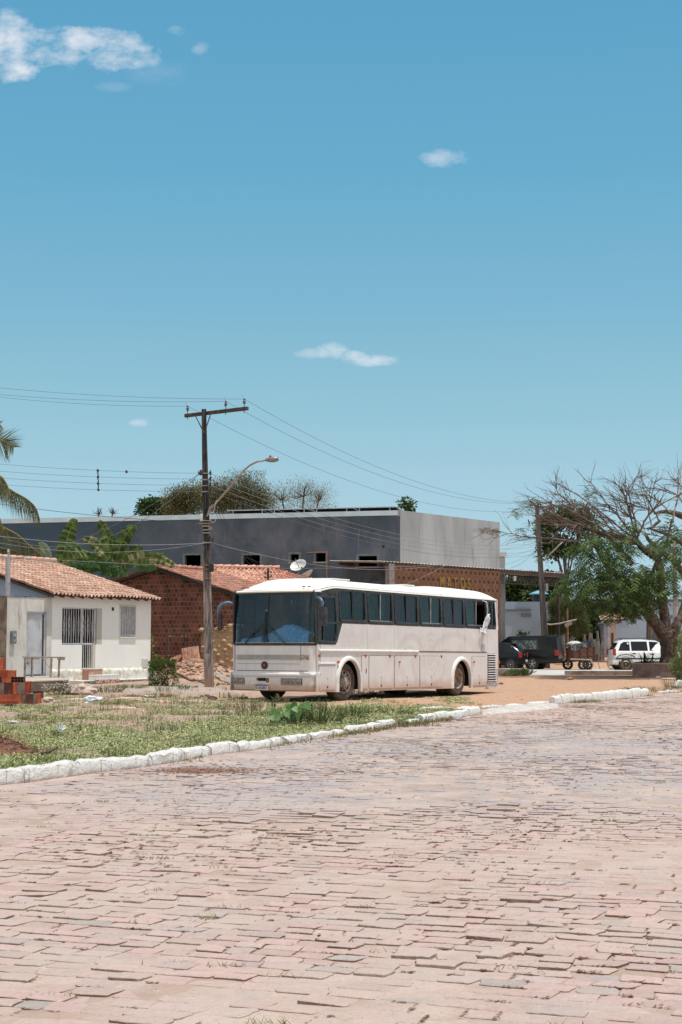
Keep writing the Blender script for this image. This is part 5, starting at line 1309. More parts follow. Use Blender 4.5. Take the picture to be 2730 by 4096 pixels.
# ---------------- poles, wires, dishes, debris ----------------
def insul(m,x,y,z,h=.22,r=.055):
    m.lathe([(0,0),(.012,0),(.012,h*.35),(r,h*.38),(r*.5,h*.55),(r*.95,h*.62),(r*.4,h*.78),(r*.6,h*.88),(0,h)],(x,y,z),(0,0,1),10)
def poles():
    n=NT('streaked_pole_concrete'); p=n.obj(); z=n.sep(p)[2]
    s_=n.noise(2.5,6,.7,n.map(p,(7,7,.35))); c=n.mix(n.rng(s_,.38,.62),(.11,.095,.085),(.33,.28,.25)); c=n.mix(n.rng(z,3.0,5.5),c,n.mix(n.rng(s_,.4,.65),(.028,.026,.026),(.10,.09,.09)))
    c=n.mix(n.rng(z,.9,.1,0,.6),c,(.33,.22,.15)); n.bump(n.noise(30,4),.3,.02); PC=n.col(c,.9,0,.15)
    WD=simple('dark_crossarm_timber',(.05,.035,.03),.85,c2=(.11,.075,.06),scale=8); IN=simple('dark_insulator',(.05,.032,.03),.4); BKT=simple('iron_strap',(.28,.25,.23),.6,c2=(.4,.36,.33))
    b=G(838,2752); top=P(816,1636,51.6); h=top[2]
    root=empty('utility_pole',(b[0],b[1],0),label='tall streaked concrete utility pole with timber crossarm and street lamp by the brick house',cat='utility pole')
    tx=top[0]-b[0]; ty=top[1]-b[1]
    def at(z): return Vector((tx*z/h,ty*z/h,z))
    # double-T shaft: flanges and recessed web
    m=MB()
    def sec(z):
        w=lerp(.155,.075,z/h); d=lerp(.12,.06,z/h); t=w*.36; c_=at(z)
        return [c_+Vector(v) for v in ((-w,-d,0),(-w+t,-d,0),(-w+t*1.25,-d*.45,0),(w-t*1.25,-d*.45,0),(w-t,-d,0),(w,-d,0),(w,d,0),(w-t,d,0),(w-t*1.25,d*.45,0),(-w+t*1.25,d*.45,0),(-w+t,d,0),(-w,d,0))]
    zs=[-.2,.6,1.1,1.12,3.1,3.12,4.0,6,8,h]; vs=[]
    for z in zs:
        s=sec(max(0,z)); s=[v+Vector((0,0,min(z,0))) for v in s]
        if z in (-.2,.6,1.1): s=[v+Vector((0,(-.03 if v.y-at(max(z,0)).y<0 and i in (2,3) else 0),0)) for i,v in enumerate(s)]
        vs+=s
    m.add(vs,[(j*12+i,j*12+(i+1)%12,(j+1)*12+(i+1)%12,(j+1)*12+i) for j in range(len(zs)-1) for i in range(12)]+[tuple((len(zs)-1)*12+i for i in range(12))])
    fixn(m.build('shaft',PC,root))
    A=Vector(P(741,1663,52.2)); B=Vector(P(992,1633,50.6)); o=Vector((b[0],b[1],0)); A-=o; B-=o; d=(B-A)
    m=MB(); up=Vector((0,0,.12)); m.obox((A+B)/2,d,(d.cross(up)).normalized()*.10,up); arm=m.build('crossarm',WD,root,bevel=.008)
    ins=[]
    for t in (.04,.655,.945):
        q=A+d*t+Vector((0,0,.06)); m=MB(); insul(m,q.x,q.y,q.z,.30,.06); m.tube([q+Vector((0,0,-.2)),q],.012,5); m.build('insulator',IN,arm); ins.append(o+q+Vector((0,0,.27)))
        m=MB(); m.tube([q+Vector((.0,0,.25)),q+Vector((-.06,0,.35)),q+Vector((-.05,0,.42))],.006,4); m.build('tie_wire',BKT,arm)
    for sgn,ta in ((-1,.17),(1,.42)):
        m=MB(); m.tube([A+d*ta-Vector((0,.07,.05)),at(h-.85)+Vector((0,-.08,0))],.02,5); m.build('brace',WD,root)
    # lower line rack
    low=[]
    for v in (1893,1916,1941,1965):
        q=Vector(P(842,v,51.3))-o; m=MB(); m.lathe([(0,-.06),(.05,-.055),(.03,-.01),(.03,.01),(.05,.055),(0,.06)],tuple(q),(0,0,1),10); m.tube([q+Vector((-.14,0,0)),q],.012,5); m.build('line_insulator',IN,root); low.append(o+q)
    m=MB(); q0=low[0]-o; m.tube([q0+Vector((0,0,.12)),low[3]-o-Vector((0,0,.12))],.012,6); m.build('rack_rod',IN,root)
    q=Vector(P(803,1890,51.4))-o; m=MB(); m.ico(q,.09,amp=.4,fr=3); m.tube([q,at(q.z)],.02,5); m.build('cable_clamp',IN,root)
    for v in (1892,1918,1942,1966,2083,2105,2120,2132,2170,2261,2278,2315):
        z=P(830,v,51.3)[2]; w=lerp(.16,.085,z/h); c_=at(z); m=MB(); m.box(c_.x-w,c_.x+w,c_.y-w*.85,c_.y+w*.85,z-.018,z+.018); m.build('strap',BKT if v<2200 else simple('rusty_strap',(.32,.17,.11),.8),root)
    # street lamp on a curved arm
    LA=simple('lamp_arm_steel',(.27,.23,.20),.5,c2=(.35,.30,.27)); LH=simple('lamp_head',(.20,.19,.19),.4,.4,c2=(.30,.27,.25))
    lamp=empty('street_lamp',(0,0,0)); lamp.parent=root
    pts=[Vector(P(u,v,51.2-i*.12))-o for i,(u,v) in enumerate([(840,2040),(867,2009),(905,1966),(940,1925),(974,1884),(1000,1861),(1028,1847),(1064,1840)])]
    m=MB(); m.tube(pts,.033,10); m.build('arm',LA,lamp,smooth=True)
    m=MB(); m.prism([pts[0]+Vector((-.12,-.02,-.25)),pts[0]+Vector((.0,-.02,-.12)),pts[0]+Vector((.16,-.02,.22)),pts[0]+Vector((-.02,-.02,.1))],(0,.06,0)); fixn(m.build('bracket',LA,lamp))
    e=pts[-1]; f=Vector(P(1115,1836,50.2))-o; m=MB(); dd=f-e
    m.lathe([(0,0),(.05,.0),(.06,.06),(.09,.16),(.10,dd.length*.6),(.07,dd.length*.95),(0,dd.length)],tuple(e),tuple(dd),14); hd=m.build('lamp_head',LH,lamp,smooth=True); 
    m=MB(); q=e.lerp(f,.35)+Vector((0,0,.09)); m.lathe([(0,.06),(.035,.05),(.04,-.02)],tuple(q),(0,0,1),10); m.build('photocell',REDL,lamp)
    # black splice box, small white camera box
    a=Vector(P(846,2270,50.9))-o; m=MB(); m.box(a.x-.085,a.x+.085,a.y-.1,a.y+.04,a.z-.15,a.z+.15); sb=m.build('splice_box',BLACKP,root,bevel=.04)
    a=Vector(P(806,2070,51.2))-o; m=MB(); m.box(a.x-.045,a.x+.045,a.y-.06,a.y+.06,a.z-.12,a.z+.11); m.build('white_box',simple('white_box',(.6,.6,.6),.5),root,bevel=.015)
    a=Vector(P(826,2095,51.1))-o; m=MB(); m.box(a.x-.25,a.x+.14,a.y-.12,a.y-.08,a.z-.015,a.z+.015); m.box(a.x+.08,a.x+.2,a.y-.12,a.y+.02,a.z-.20,a.z-.13); m.build('bracket_arm',simple('copper_bracket',(.35,.18,.10),.7),root)
    m=MB(); rr=random.Random(4)
    for i in range(9):
        q=Vector(P(838+rr.uniform(-6,12),2168+rr.uniform(-6,12),51.05))-o; m.tube([q+Vector((rr.uniform(-.1,.1),0,rr.uniform(-.1,.2))) for _ in range(5)],.008,4)
    m.build('cable_tangle',IN,root)
    m=MB(); m.tube([Vector(P(866,2000+i*0,51.0))-o if i==0 else Vector(P(u,v,51.0))-o for i,(u,v) in enumerate([(848,2035),(852,2060),(862,2064),(866,2072),(861,2085),(850,2092),(842,2080),(838,2062)])],.010,5); m.build('loose_wire',simple('pale_wire',(.5,.47,.42),.6),root)
    # far leaning pole behind the van
    b2=(P(2187,2560,88)); x0=b2[0]; t2=P(2149,2019,88)
    r2=empty('utility_pole',(x0,88,0),label='weathered concrete utility pole leaning to the left behind the black van',cat='utility pole')
    o2=Vector((x0,88,0)); T=Vector(t2)-o2; hh=T.z
    m=MB(); zs=[0,3,3.02,6,hh]; vs=[]
    for z in zs:
        w=lerp(.19,.11,z/hh); d_=w*.75; c_=Vector((T.x*z/hh,T.y*z/hh,z)); t_=w*.3; vs+=[c_+Vector(v) for v in ((-w,-d_,0),(-w+t_,-d_,0),(-w+t_*1.2,-d_*.5,0),(w-t_*1.2,-d_*.5,0),(w-t_,-d_,0),(w,-d_,0),(w,d_,0),(-w,d_,0))]
    m.add(vs,[(j*8+i,j*8+(i+1)%8,(j+1)*8+(i+1)%8,(j+1)*8+i) for j in range(4) for i in range(8)]+[tuple(32+i for i in range(8))]); 
    n=NT('dark_pole_concrete'); c=n.mix(n.rng(n.noise(2.5,6,.7,n.map(n.obj(),(7,7,.3))),.35,.65),(.07,.058,.05),(.19,.165,.15)); sh=fixn(m.build('shaft',n.col(c,.9),r2))
    a=Vector(P(2158,2029,87.8))-o2; b_=Vector(P(2305,2020,86.8))-o2; dd=b_-a; m=MB(); m.obox((a+b_)/2,dd,dd.cross(up).normalized()*.1,up); arm2=m.build('crossarm',simple('pale_crossarm',(.24,.20,.18),.9),r2)
    far=[]
    for t in (.33,.64,.97):
        q=a+dd*t+Vector((0,0,.06)); m=MB(); insul(m,q.x,q.y,q.z,.28,.07); m.build('insulator',IN,arm2); far.append(o2+q+Vector((0,0,.25)))
    low2=[]
    for v in (2172,2187,2202,2217):
        q=Vector(P(2156,v,87.8))-o2; m=MB(); m.lathe([(0,-.06),(.06,-.055),(.04,0),(.06,.055),(0,.06)],tuple(q),(0,0,1),10); m.tube([q,q+Vector((.25,0,0))],.02,4); m.build('line_insulator',IN,r2); low2.append(o2+q)
    m=MB(); m.tube([Vector(P(u,v,87.6))-o2 for u,v in ((2175,2244),(2206,2213),(2236,2183),(2262,2158))],.04,8); m.build('lamp_arm',LA,r2,smooth=True)
    m=MB(); q=Vector(P(2180,2350,87.7))-o2; m.box(q.x+.05,q.x+.19,q.y-.1,q.y+.1,q.z-.22,q.z+.22); m.build('meter_box',simple('pale_box2',(.3,.31,.30),.6),r2)
    # rightmost thin pole behind the tree
    b3=P(2707,2560,84); r3=empty('utility_pole',(b3[0],84,0),label='slim grey concrete pole rising behind the big tree near the right edge',cat='utility pole')
    m=MB(); hz=P(2705,2150,84)[2]; m.tube([(0,0,0),(0,0,hz)],[.18,.11],8); m.build('shaft',CONC,r3)
    a=Vector(P(2643,2171,84))-Vector((b3[0],84,0)); m=MB(); m.box(a.x,.9,-.06,.06,a.z-.06,a.z+.06); m.build('crossarm',WD,r3)
    # ------- wires
    WM=simple('dull_wire',(.10,.11,.12),.6,c2=(.14,.15,.16)); WB=simple('pale_cable',(.26,.26,.28),.6,c2=(.18,.18,.20)); WK=simple('black_cable',(.03,.035,.04),.6)
    def wire(a,b,sag,r,mat,label,grp,n_=28,wob=0,dash=False):
        a=Vector(a);b=Vector(b); pts=[]
        for i in range(n_+1):
            t=i/n_; p=a.lerp(b,t); p.z-=4*sag*t*(1-t)
            if wob: p.z+=wob*sin(t*70); p.x+=wob*cos(t*50)
            pts.append(p)
        m=MB(); c=pts[0].copy(); m.tube([p-c for p in pts],r*.72,5); o=m.build('overhead_wire',mat,loc=tuple(c),smooth=True); tag(o,label,'wire',grp); return pts
    G1='thin overhead wires strung between the poles'
    L0=[P(-60,1545,54),P(-60,1573,54),P(-60,1581,54)]
    for k,(q,lab) in enumerate(((ins[2],'uppermost bare wire running left from the outer crossarm insulator'),(ins[1],'second bare wire running left from the middle crossarm insulator'),(ins[0],'third bare wire running left from the near end of the crossarm'))):
        wire(L0[k],q,.12,.008,WM,lab,G1)
    for k,(q,f,lab) in enumerate(((ins[2],far[1],'highest bare wire sagging right from the crossarm towards the leaning pole'),(ins[1],far[0],'middle bare wire sagging right from the crossarm to the leaning pole'),(ins[0],Vector(P(2140,2040,87.9)),'lowest bare wire from the near end of the crossarm sagging to the leaning pole'))):
        wire(q,f,1.25,.009,WM,lab,G1)
    LL=[P(-60,1851,50.0),P(-60,1880,50.0),P(-60,1907,50.0),P(-60,1934,50.0)]; nm=('top','second','third','bottom')
    sp=[]
    for k in range(4):
        pts=wire(LL[k],low[k],.08,.008,WM,nm[k]+' wire of the four stacked wires running left from the pole',G1); sp.append(pts)
        wire(low[k],low2[k],.95,.010,WB if k<3 else WM,nm[k]+' wire of the four stacked wires crossing the grey building to the right',G1)
    # spacer hanging on the four left wires
    tp=[]
    for k in range(4):
        u_t=(386-(-60))/(842+60); i=u_t*28; p=sp[k][int(i)].lerp(sp[k][int(i)+1],i-int(i)); p.x=p.x+.006*k; tp.append(p)
    c=tp[0].copy(); m=MB(); q=[]
    for k in range(3):
        for j in range(6): q.append(tp[k].lerp(tp[k+1],j/6)-c+Vector((.012*sin(j*2+k),0,0)))
    q.append(tp[3]-c); m.tube(q,.02,5)
    for p in tp: m.ico(p-c,.045,amp=.3,fr=3,n=(8,6))
    tag(m.build('wire_spacer',BLACKP,loc=tuple(c),smooth=True),'black twisted spacer clamped across four wires left of the pole','wire spacer')
    u_t=(501+60)/(902); i=u_t*28; p=sp[0][int(i)].lerp(sp[0][int(i)+1],i-int(i)); m=MB(); m.ico((0,0,0),.045,amp=.5,fr=3,n=(8,6)); tag(m.build('nest_ball',simple('brown_tuft',(.10,.06,.04),.9),loc=tuple(p)),'small dark tuft caught on the top left wire','tuft')
    G2='service cables between the pole and the houses'
    cl=Vector(P(803,1890,51.4)); sp_=P(33,2190,51.2)
    wire(cl,P(10,2150,49.5),1.15,.012,WM,'wavy service cable dropping from the pole clamp to the lower left',G2,wob=.012)
    wire(cl,P(37,2240,51.2),.45,.012,WM,'straight service cable from the pole clamp to the grey service pipe',G2)
    pc=Vector(P(846,2171,51.0))
    wire(P(-40,2140,49),pc,.18,.014,WB,'pale telephone cable running left from the pole across the dark wall',G2)
    wire(P(-40,2165,48),pc+Vector((0,0,.03)),.35,.010,WB,'thin pale cable below the telephone cable left of the pole',G2)
    wire(P(-40,2010,50),P(826,2092,51.1),.10,.012,WK,'dark cable crossing the palm and the roof edge of the grey building',G2)
    wire(P(-40,2222,50),Vector(P(1770,2258,79.5)),.30,.010,WB,'faint pale cable low across the dark wall',G2)
    wire(pc,P(1774,2257,79.5),.55,.015,WB,'pale cable running right from the pole to the shop canopy',G2)
    wire(pc,P(1770,2262,79.5),1.1,.010,WK,'dark cable drooping right from the pole towards the shop canopy',G2)
    wire(P(1560,2360,77.4),P(1790,2257,79.6),.1,.014,WB,'slanting cable crossing the pierced brick wall',G2)
    for i,(u,v,yy) in enumerate(((1065,2290,66.4),(1083,2300,66.3),(1120,2330,64))):
        wire(P(856,2000+i*20,51.1),P(u,v,yy),.25+.15*i,.010,WK,('left','middle','right')[i]+' dark service wire sloping from the pole down to the tiled roof',G2)
    wire(P(1073,2284,66.4),P(860,2175,51),.5,.009,WK,'slack dark wire between the roof stub post and the pole',G2)
    for k,(v0,v1,lab) in enumerate(((2195,2165,'upper'),(2225,2190,'middle'),(2262,2200,'lower'))):
        wire(P(2010,v0,88),P(2152,v1,88),.1,.010,WM,lab+' faint wire between the grey building corner and the leaning pole',G2)
    wire(P(2048,2270,82.5),P(2154,2180,88),.25,.014,WM,'looping cable from the canopy roof up to the leaning pole',G2)
    # roof stub post with insulators
    q=Vector(P(1073,2320,66.2)); m=MB(); m.box(-.05,.05,-.05,.05,0,.52); st=empty('roof_stub_post',tuple(q),label='short dark stub post with insulators rising from the tiled roof behind the bus',cat='post'); m.build('post',WD,st)
    for dx,dz in ((-.13,.12),(-.13,.30),(.13,.16),(.13,.34)): 
        m=MB(); m.lathe([(0,-.05),(.035,-.04),(.025,0),(.035,.04),(0,.05)],(dx,0,dz),(0,0,1),8); m.tube([(0,0,dz),(dx,0,dz)],.012,4); m.build('insulator',IN,st)
    # dishes
    DS=simple('dish_white',(.62,.62,.60),.5,c2=(.52,.52,.50))
    def dish(c,r,ax,label,depth=.16):
        d=empty('satellite_dish',tuple(c),label=label,cat='satellite dish'); ax=Vector(ax).normalized()
        m=MB(); prof=[(r*i/8,depth*(i/8)**2-depth) for i in range(9)]+[(r+.015,.0),(r+.01,-.02)]+[(r*i/8,depth*(i/8)**2-depth-.02) for i in range(8,-1,-1)]
        m.lathe(prof,(0,0,0),tuple(ax),32); smooth_angle(fixn(m.build('reflector',DS,d)),40)
        m=MB(); f=ax*(r*.9); m.tube([-ax*depth,f],.014,5); m.lathe([(0,.04),(.04,.03),(.04,-.04),(0,-.05)],tuple(f),tuple(ax),10); m.build('feed_arm',BLACKP,d)
        m=MB(); m.tube([-ax*depth,Vector((0,.1,-r*.9)),Vector((0,.1,-r*1.35))],.025,6); m.build('mast',GALV,d); return d
    dish(P(1193,2260,69.6),.37,(-.28,-.55,.62),'round pale satellite dish facing up on the tiled roof behind the bus')
    dish(P(1222,2296,68.5),.36,(-.45,.12,.80),'second satellite dish seen edge on beside the round one')
    # ------- adobe wall, rubble, tiles
    n=NT('crumbling_adobe'); p=n.obj(); c=n.mix(n.rng(n.noise(3,5,.7),.35,.7),(.50,.355,.23),(.42,.28,.17)); c=n.mix(n.rng(n.vor(6),.0,.2,.25,0),c,(.22,.12,.07)); n.bump(n.noise(11,6,.75),1.0,.08); AD=n.col(c,.95,0,.1)
    a=Vector(P(803,2700,61.8)); w=PXY(960,61.8)-a.x; root=empty('adobe_wall',(a.x,61.8,0),label='crumbling yellow adobe wall remnant with lumpy mud courses between the pole and the bus',cat='wall')
    m=MB()
    def top(x): 
        u=x/w; return lerp(2.0,2.02,u)+ (.18*ss(.55,.8,u)) +.05*n3(x*4,1)-.5*ss(.14,.0,abs(u-.17)) *0
    def af(u,v):
        x=u*w; z=v*top(x); cell=noise.voronoi(Vector((x*4.2,z*5.0,1)))[0][0]
        return (x,-.10+.26*min(cell,.55)+.05*n3(x*3,z*3),z)
    m.grid(af,110,110); m.add([(0,-.05,0),(w,-.05,0),(w,.4,0),(0,.4,0)]+[(0,-.05,2.0),(w,-.05,2.2),(w,.4,2.2),(0,.4,2.0)],[(3,7,4,0),(1,5,6,2),(2,6,7,3),(4,7,6,5)]); m.build('mud_face',AD,root,smooth=True)
    m=MB()
    def af2(u,v):
        y=u*2.4; z=v*(2.0-.2*u); cell=noise.voronoi(Vector((y*4.2,z*5.0,6)))[0][0]; return (-.02+.2*min(cell,.5),y,z)
    m.grid(af2,50,60); m.build('return_face',AD,root,smooth=True)
    m=MB()
    for i in range(9): m.ico((lerp(.05,w,i/8),.1,top(lerp(.05,w,i/8))-.02),.13,seed=i,amp=.5,fr=2.5,sc=(1.3,1.3,.7))
    m.build('broken_top',AD,root,smooth=True)
    ST=simple('reddish_rock',(.36,.22,.16),.95,c2=(.24,.15,.11),scale=5,bump=.5); ST2=simple('pale_rock',(.50,.40,.34),.95,c2=(.38,.29,.24),scale=5,bump=.5)
    rr=random.Random(9)
    def onmesh(u,v,Y): x,y,z=P(u,v,Y); return x,y,terr(x,y)
    big=[(735,2662,60.5,.30,'dark reddish boulder on the rubble mound under the stacked roof tiles'),(770,2668,60.6,.34,'large brown boulder beside the adobe wall'),(712,2668,60.2,.2,'rounded rock left of the boulders on the mound'),(793,2680,60.8,.26,'boulder wedged against the foot of the adobe wall'),
         (775,2692,59.8,.18,'flat topped rock halfway down the mound'),(800,2702,59.4,.2,'angular rock low on the mound beside the pole'),(722,2702,59,.14,'small flat rock on the mound slope'),(760,2712,58.4,.16,'oval rock on the lower mound slope'),(808,2728,55.5,.17,'pale broken stone left of the pole foot'),
         (782,2752,50.5,.09,'small red brick fragment near the pole foot'),(664,2798,43.0,.17,'upright brown brick piece standing in the stony grass'),(660,2806,42.4,.09,'small orange brick piece leaning by the upright one'),
         (330,2765,46.0,.34,'large pinkish broken masonry lump in front of the steps'),(355,2774,44.6,.26,'dark red broken masonry lump next to the pinkish one'),(285,2781,44.4,.24,'flat pale slab fragment left of the masonry lumps'),
         (215,2786,43.8,.14,'brown stone between the clay blocks and the masonry lumps'),(190,2812,38.5,.17,'smooth pinkish stone right of the clay block pile'),(170,2812,38.8,.14,'rounded pink stone touching the clay block pile'),
         (830,2796,42.5,.10,'dark clod on the ash patch'),(850,2812,40.6,.12,'largest dark lump of the ash patch left of the bus'),(808,2798,42.1,.08,'small dark clod at the left of the ash patch'),
         (984,2795,41.5,.06,'small dark stone in front of the bus bumper'),(1322,2801,39.9,.07,'pale flat stone beside the front wheel of the bus'),(2005,2742,55,.10,'reddish stone on the earth behind the bus'),(2281,2718,62,.14,'lone brown stone in the middle of the earth square'),(1950,2760,50,.06,'tiny stone near the rear of the bus'),
         (2635,2716,64,.12,'pale rock at the foot of the planter')]
    DK=simple('charred_clod',(.06,.05,.05),.95,c2=(.12,.10,.09))
    for i,(u,v,Y,r,lab) in enumerate(big):
        x,y,z=onmesh(u,v,Y); m=MB(); r*=.85; m.ico((0,0,r*.3),r,seed=i*1.7,amp=.6,fr=2.4,sc=(1.2,1,.62),n=(9,6)); o=m.build('rock',DK if 'dark' in lab and 'red' not in lab else (ST2 if 'pale' in lab or 'pink' in lab else ST),loc=(x,y,z)); tag(o,lab,'rock')
    # scattered small stones and litter (uncountable)
    m=MB(); 
    for i in range(1100):
        if rr.random()<.55: Y=rr.uniform(30,52); x=rr.uniform(-.235*Y,-.02*Y)
        else: Y=rr.uniform(38,68); x=rr.uniform(0,.225*Y)
        if kd(x,Y)<.4: continue
        if -.6<x-BO[0]-(Y-BO[1])*.62<2.9 and 36<Y<48: pass
        r=rr.uniform(.008,.026)*(1.6 if rr.random()<.08 else 1); c=rr.choice([(.50,.40,.34),(.34,.22,.16),(.52,.43,.37),(.40,.25,.18)])
        m.ico((x,Y,terr(x,Y)),r,seed=i,amp=.3,sc=(1.2,1,.6),n=(6,4),col=c)
    for i in range(260):
        x=rr.gauss(-5.7,.9); Y=rr.gauss(58.6,1.2); r=rr.uniform(.04,.11); m.ico((x,Y,terr(x,Y)+.01),r,seed=i,amp=.5,sc=(1.2,1,.6),n=(7,5),col=rr.choice([(.34,.20,.14),(.42,.27,.19),(.24,.15,.11)]))
    tag(m.build('gravel_and_pebbles',attrmat('pebble',.95)),'loose pebbles and crumbs of rubble scattered over the earth','pebbles',kind='stuff')
    # roof tile stack
    TL=attrmat('stacked_tile',.85,.3,8); tr=empty('roof_tile_heap',(0,0,0),label='heap of old terracotta roof tiles leaning against the adobe wall',cat='roof tiles')
    def tile(c,ax,up_,l=.5,w=.09,col=(.40,.20,.14)):
        ax=Vector(ax).normalized(); up_=Vector(up_); sd=ax.cross(up_).normalized(); u2=sd.cross(ax); vs=[]
        for j in (0,1):
            for k in range(7):
                a=pi*k/6; r_=w*(1-.15*j); vs.append(Vector(c)+ax*l*j+sd*cos(a)*r_+u2*sin(a)*r_*.8)
        m=MB(); m.add(vs,[(k,k+1,k+8,k+7) for k in range(6)],col); 
        vs2=[v-u2*.015 for v in vs]; m.add(vs2,[(k+7,k+8,k+1,k) for k in range(6)],col); return m
    base=Vector(P(765,2652,61.6)); m1=MB()
    for i in range(9):
        t=tile(base+Vector((-.28+i*.075,-.1,-.02+.012*i)),(-.15,.25,1.0),(0,-1,.1),.62,.06,rr.choice([(.42,.21,.15),(.36,.17,.12),(.46,.25,.18)])); o=t.build('leaning_tile',TL,tr)
    for r_ in range(4):
        t=tile(base+Vector((-.75,-.25,-.02-.09*r_)),(1,.05,.02),(0,-.2,1),1.15,.075,rr.choice([(.36,.18,.13),(.30,.14,.1)])); t.build('lying_tile',TL,tr)
    for i in range(4):
        t=tile(base+Vector((-.62-.11*i,-.3,-.02-.04*i)),(.55,.1,.75),(-.4,-1,.3),.42,.07,rr.choice([(.48,.25,.16),(.42,.2,.14)])); t.build('slanting_tile',TL,tr)
    # dark sheets
    a=Vector(P(783,2595,62.5)); m=MB()
    for i in range(5): m.obox(a+Vector((.0,0,-.08+.075*i)),(.55,0,.16),(0,.3,0),(-.004,0,.03))
    tag(m.build('asbestos_sheets',simple('dark_old_sheets',(.07,.065,.065),.9,c2=(.16,.15,.15)),None),'small stack of dark old roofing sheets beside the adobe wall','roof sheets')
    # rusty frame
    f0=Vector(P(668,2640,63.2)); r=empty('metal_frame',(f0.x,63.2,terr(f0.x,63.2)-.05),label='rusty upright metal frame standing against the brick wall',cat='metal frame')
    ft=P(668,2535,63.2)[2]-terr(f0.x,63.2)+.05
    for (x,y,c) in ((0,0,0),(.12,.35,1),(.70,0,0),(.82,.3,1)):
        m=MB(); m.box(x-.02,x+.02,y-.02,y+.02,0,ft); m.build('upright',simple('dark_frame_steel',(.035,.045,.055),.6) if not c else RUST,r)
    m=MB(); m.box(0,.82,-.02,.02,ft-.12,ft-.08); m.box(0,.82,-.02,.02,ft*.5,ft*.5+.03); m.box(0,.82,-.02,.02,.2,.24); m.build('crossbar',simple('tan_bar',(.34,.24,.17),.8,c2=(.1,.05,.04)),r)
    # fallen white sheet by the bus, logs on the mound, teal jug
    a=Vector(P(862,2690,57)); b_=Vector(P(918,2716,54.5)); m=MB()
    m.shell(lambda u,v:(lerp(a.x,b_.x,u),lerp(a.y,b_.y,u)+v*.45,lerp(a.z,terr(b_.x,b_.y)+.04,u**.8)+.06*v+.02*sin(v*20)),8,18,(0,0,.008)); tag(m.build('fallen_sheet',simple('pale_metal_sheet',(.62,.64,.62),.4,c2=(.45,.45,.42))),'bent pale metal sheet fallen between the pole and the bus front','metal sheet')
    WDB=simple('old_dark_wood',(.10,.06,.04),.9,c2=(.2,.13,.09))
    for (u0,v0,Y0,u1,v1,Y1,r_,lab) in ((692,2678,58.8,768,2697,57.8,.035,'thin dark branch lying on the upper mound'),(694,2708,57.5,760,2732,55.5,.06,'thick dark log at the foot of the mound'),(760,2732,55.4,820,2742,53.6,.04,'dark root running from the log to the pole'),(905,2690,59.5,912,2691,59,.06,'pale plank end lying behind the bus front'),(855,2693,60.5,915,2697,60.2,.05,'grey timber lying at the foot of the adobe wall')):
        p0=Vector(P(u0,v0,Y0)); p1=Vector(P(u1,v1,Y1)); p0.z=terr(p0.x,p0.y)+.03; p1.z=terr(p1.x,p1.y)+.03; c=p0.copy(); m=MB(); m.tube([p0-c,(p0+p1)/2-c+Vector((0,0,.04)),p1-c],[r_,r_*.8,r_*.6],7); tag(m.build('log',WDB,loc=tuple(c),smooth=True),lab,'log')
    x,y,z=P(604,2668,57.5); z=terr(x,y); m=MB(); m.lathe([(0,0),(.12,0),(.13,.05),(.13,.30),(.09,.36),(.04,.38),(.04,.43),(0,.43)],(0,0,0),(0,0,1),16); tag(smooth_angle(m.build('plastic_jug',simple('teal_plastic',(.08,.28,.32),.4),loc=(x,y,P(604,2680,57.5)[2]-.2))),'teal plastic jug standing at the corner of the white house','jug')
    # litter
    def crumple(u,v,r,lab,col,sc=(1.3,1,.5)):
        x,y,_=G(u,v); m=MB(); m.ico((0,0,r*.3),r,seed=u*.1,amp=.9,fr=3,sc=sc,n=(16,10)); o=m.build('litter',simple('litter_'+lab.split()[0],col,.5,c2=tuple(c*.7 for c in col),scale=25),loc=(x,y,terr(x,y)+.01)); tag(o,lab,'litter')
    crumple(372,2812,.17,'white crumpled plastic bag on the dry grass in front of the steps',(.72,.75,.76)); crumple(300,2819,.09,'greyish white paper scrap left of the plastic bag',(.6,.6,.57),(1.5,1,.2))
    crumple(592,2792,.12,'flat white rag on the gravel left of the pole',(.7,.68,.66),(1.8,1,.2)); crumple(785,2790,.05,'tiny white scrap on the gravel in front of the pole',(.72,.7,.68))
    crumple(1838,2873,.12,'pale blue plastic bag against the kerb',(.30,.42,.60)); crumple(244,2942,.09,'small clear cup standing in the low grass',(.6,.6,.58),(.7,.7,1.3)); crumple(45,2896,.06,'white scrap in the grass near the left edge',(.7,.7,.68),(1.6,1,.3))
    crumple(296,2908,.06,'dark wrapper lying in the grass',(.2,.17,.17),(1.4,1,.5)); crumple(1060,2897,.025,'little white pebble like scrap in the grass below the broad leaved plant',(.72,.72,.7)); crumple(1418,2891,.03,'little white scrap above the middle kerb run',(.72,.72,.7))
    # flat light stones path in the dry grass
    for i,(u,v,w_,lab) in enumerate([(520,2797,.5,'long pinkish flat slab flush with the gravel'),(580,2803,.4,'second pinkish flat slab in line with the long one'),(640,2808,.3,'short flat slab beside the upright brick piece'),(755,2808,.5,'orange flat slab left of the ash patch'),(470,2835,.45,'broken plank lying flat in the dry weeds'),(318,2800,.4,'pale flat slab in the weeds by the plastic bag')]):
        x,y,_=G(u,v); m=MB(); m.ico((0,0,0),1,seed=i*5,amp=.3,fr=2,sc=(w_,.16,.045),n=(14,6)); tag(smooth_angle(m.build('flat_slab',simple('pinkish_slab',(.55,.40,.32),.9,c2=(.45,.31,.24)),loc=(x,y,terr(x,y)+.01))),lab,'stone slab')
poles()
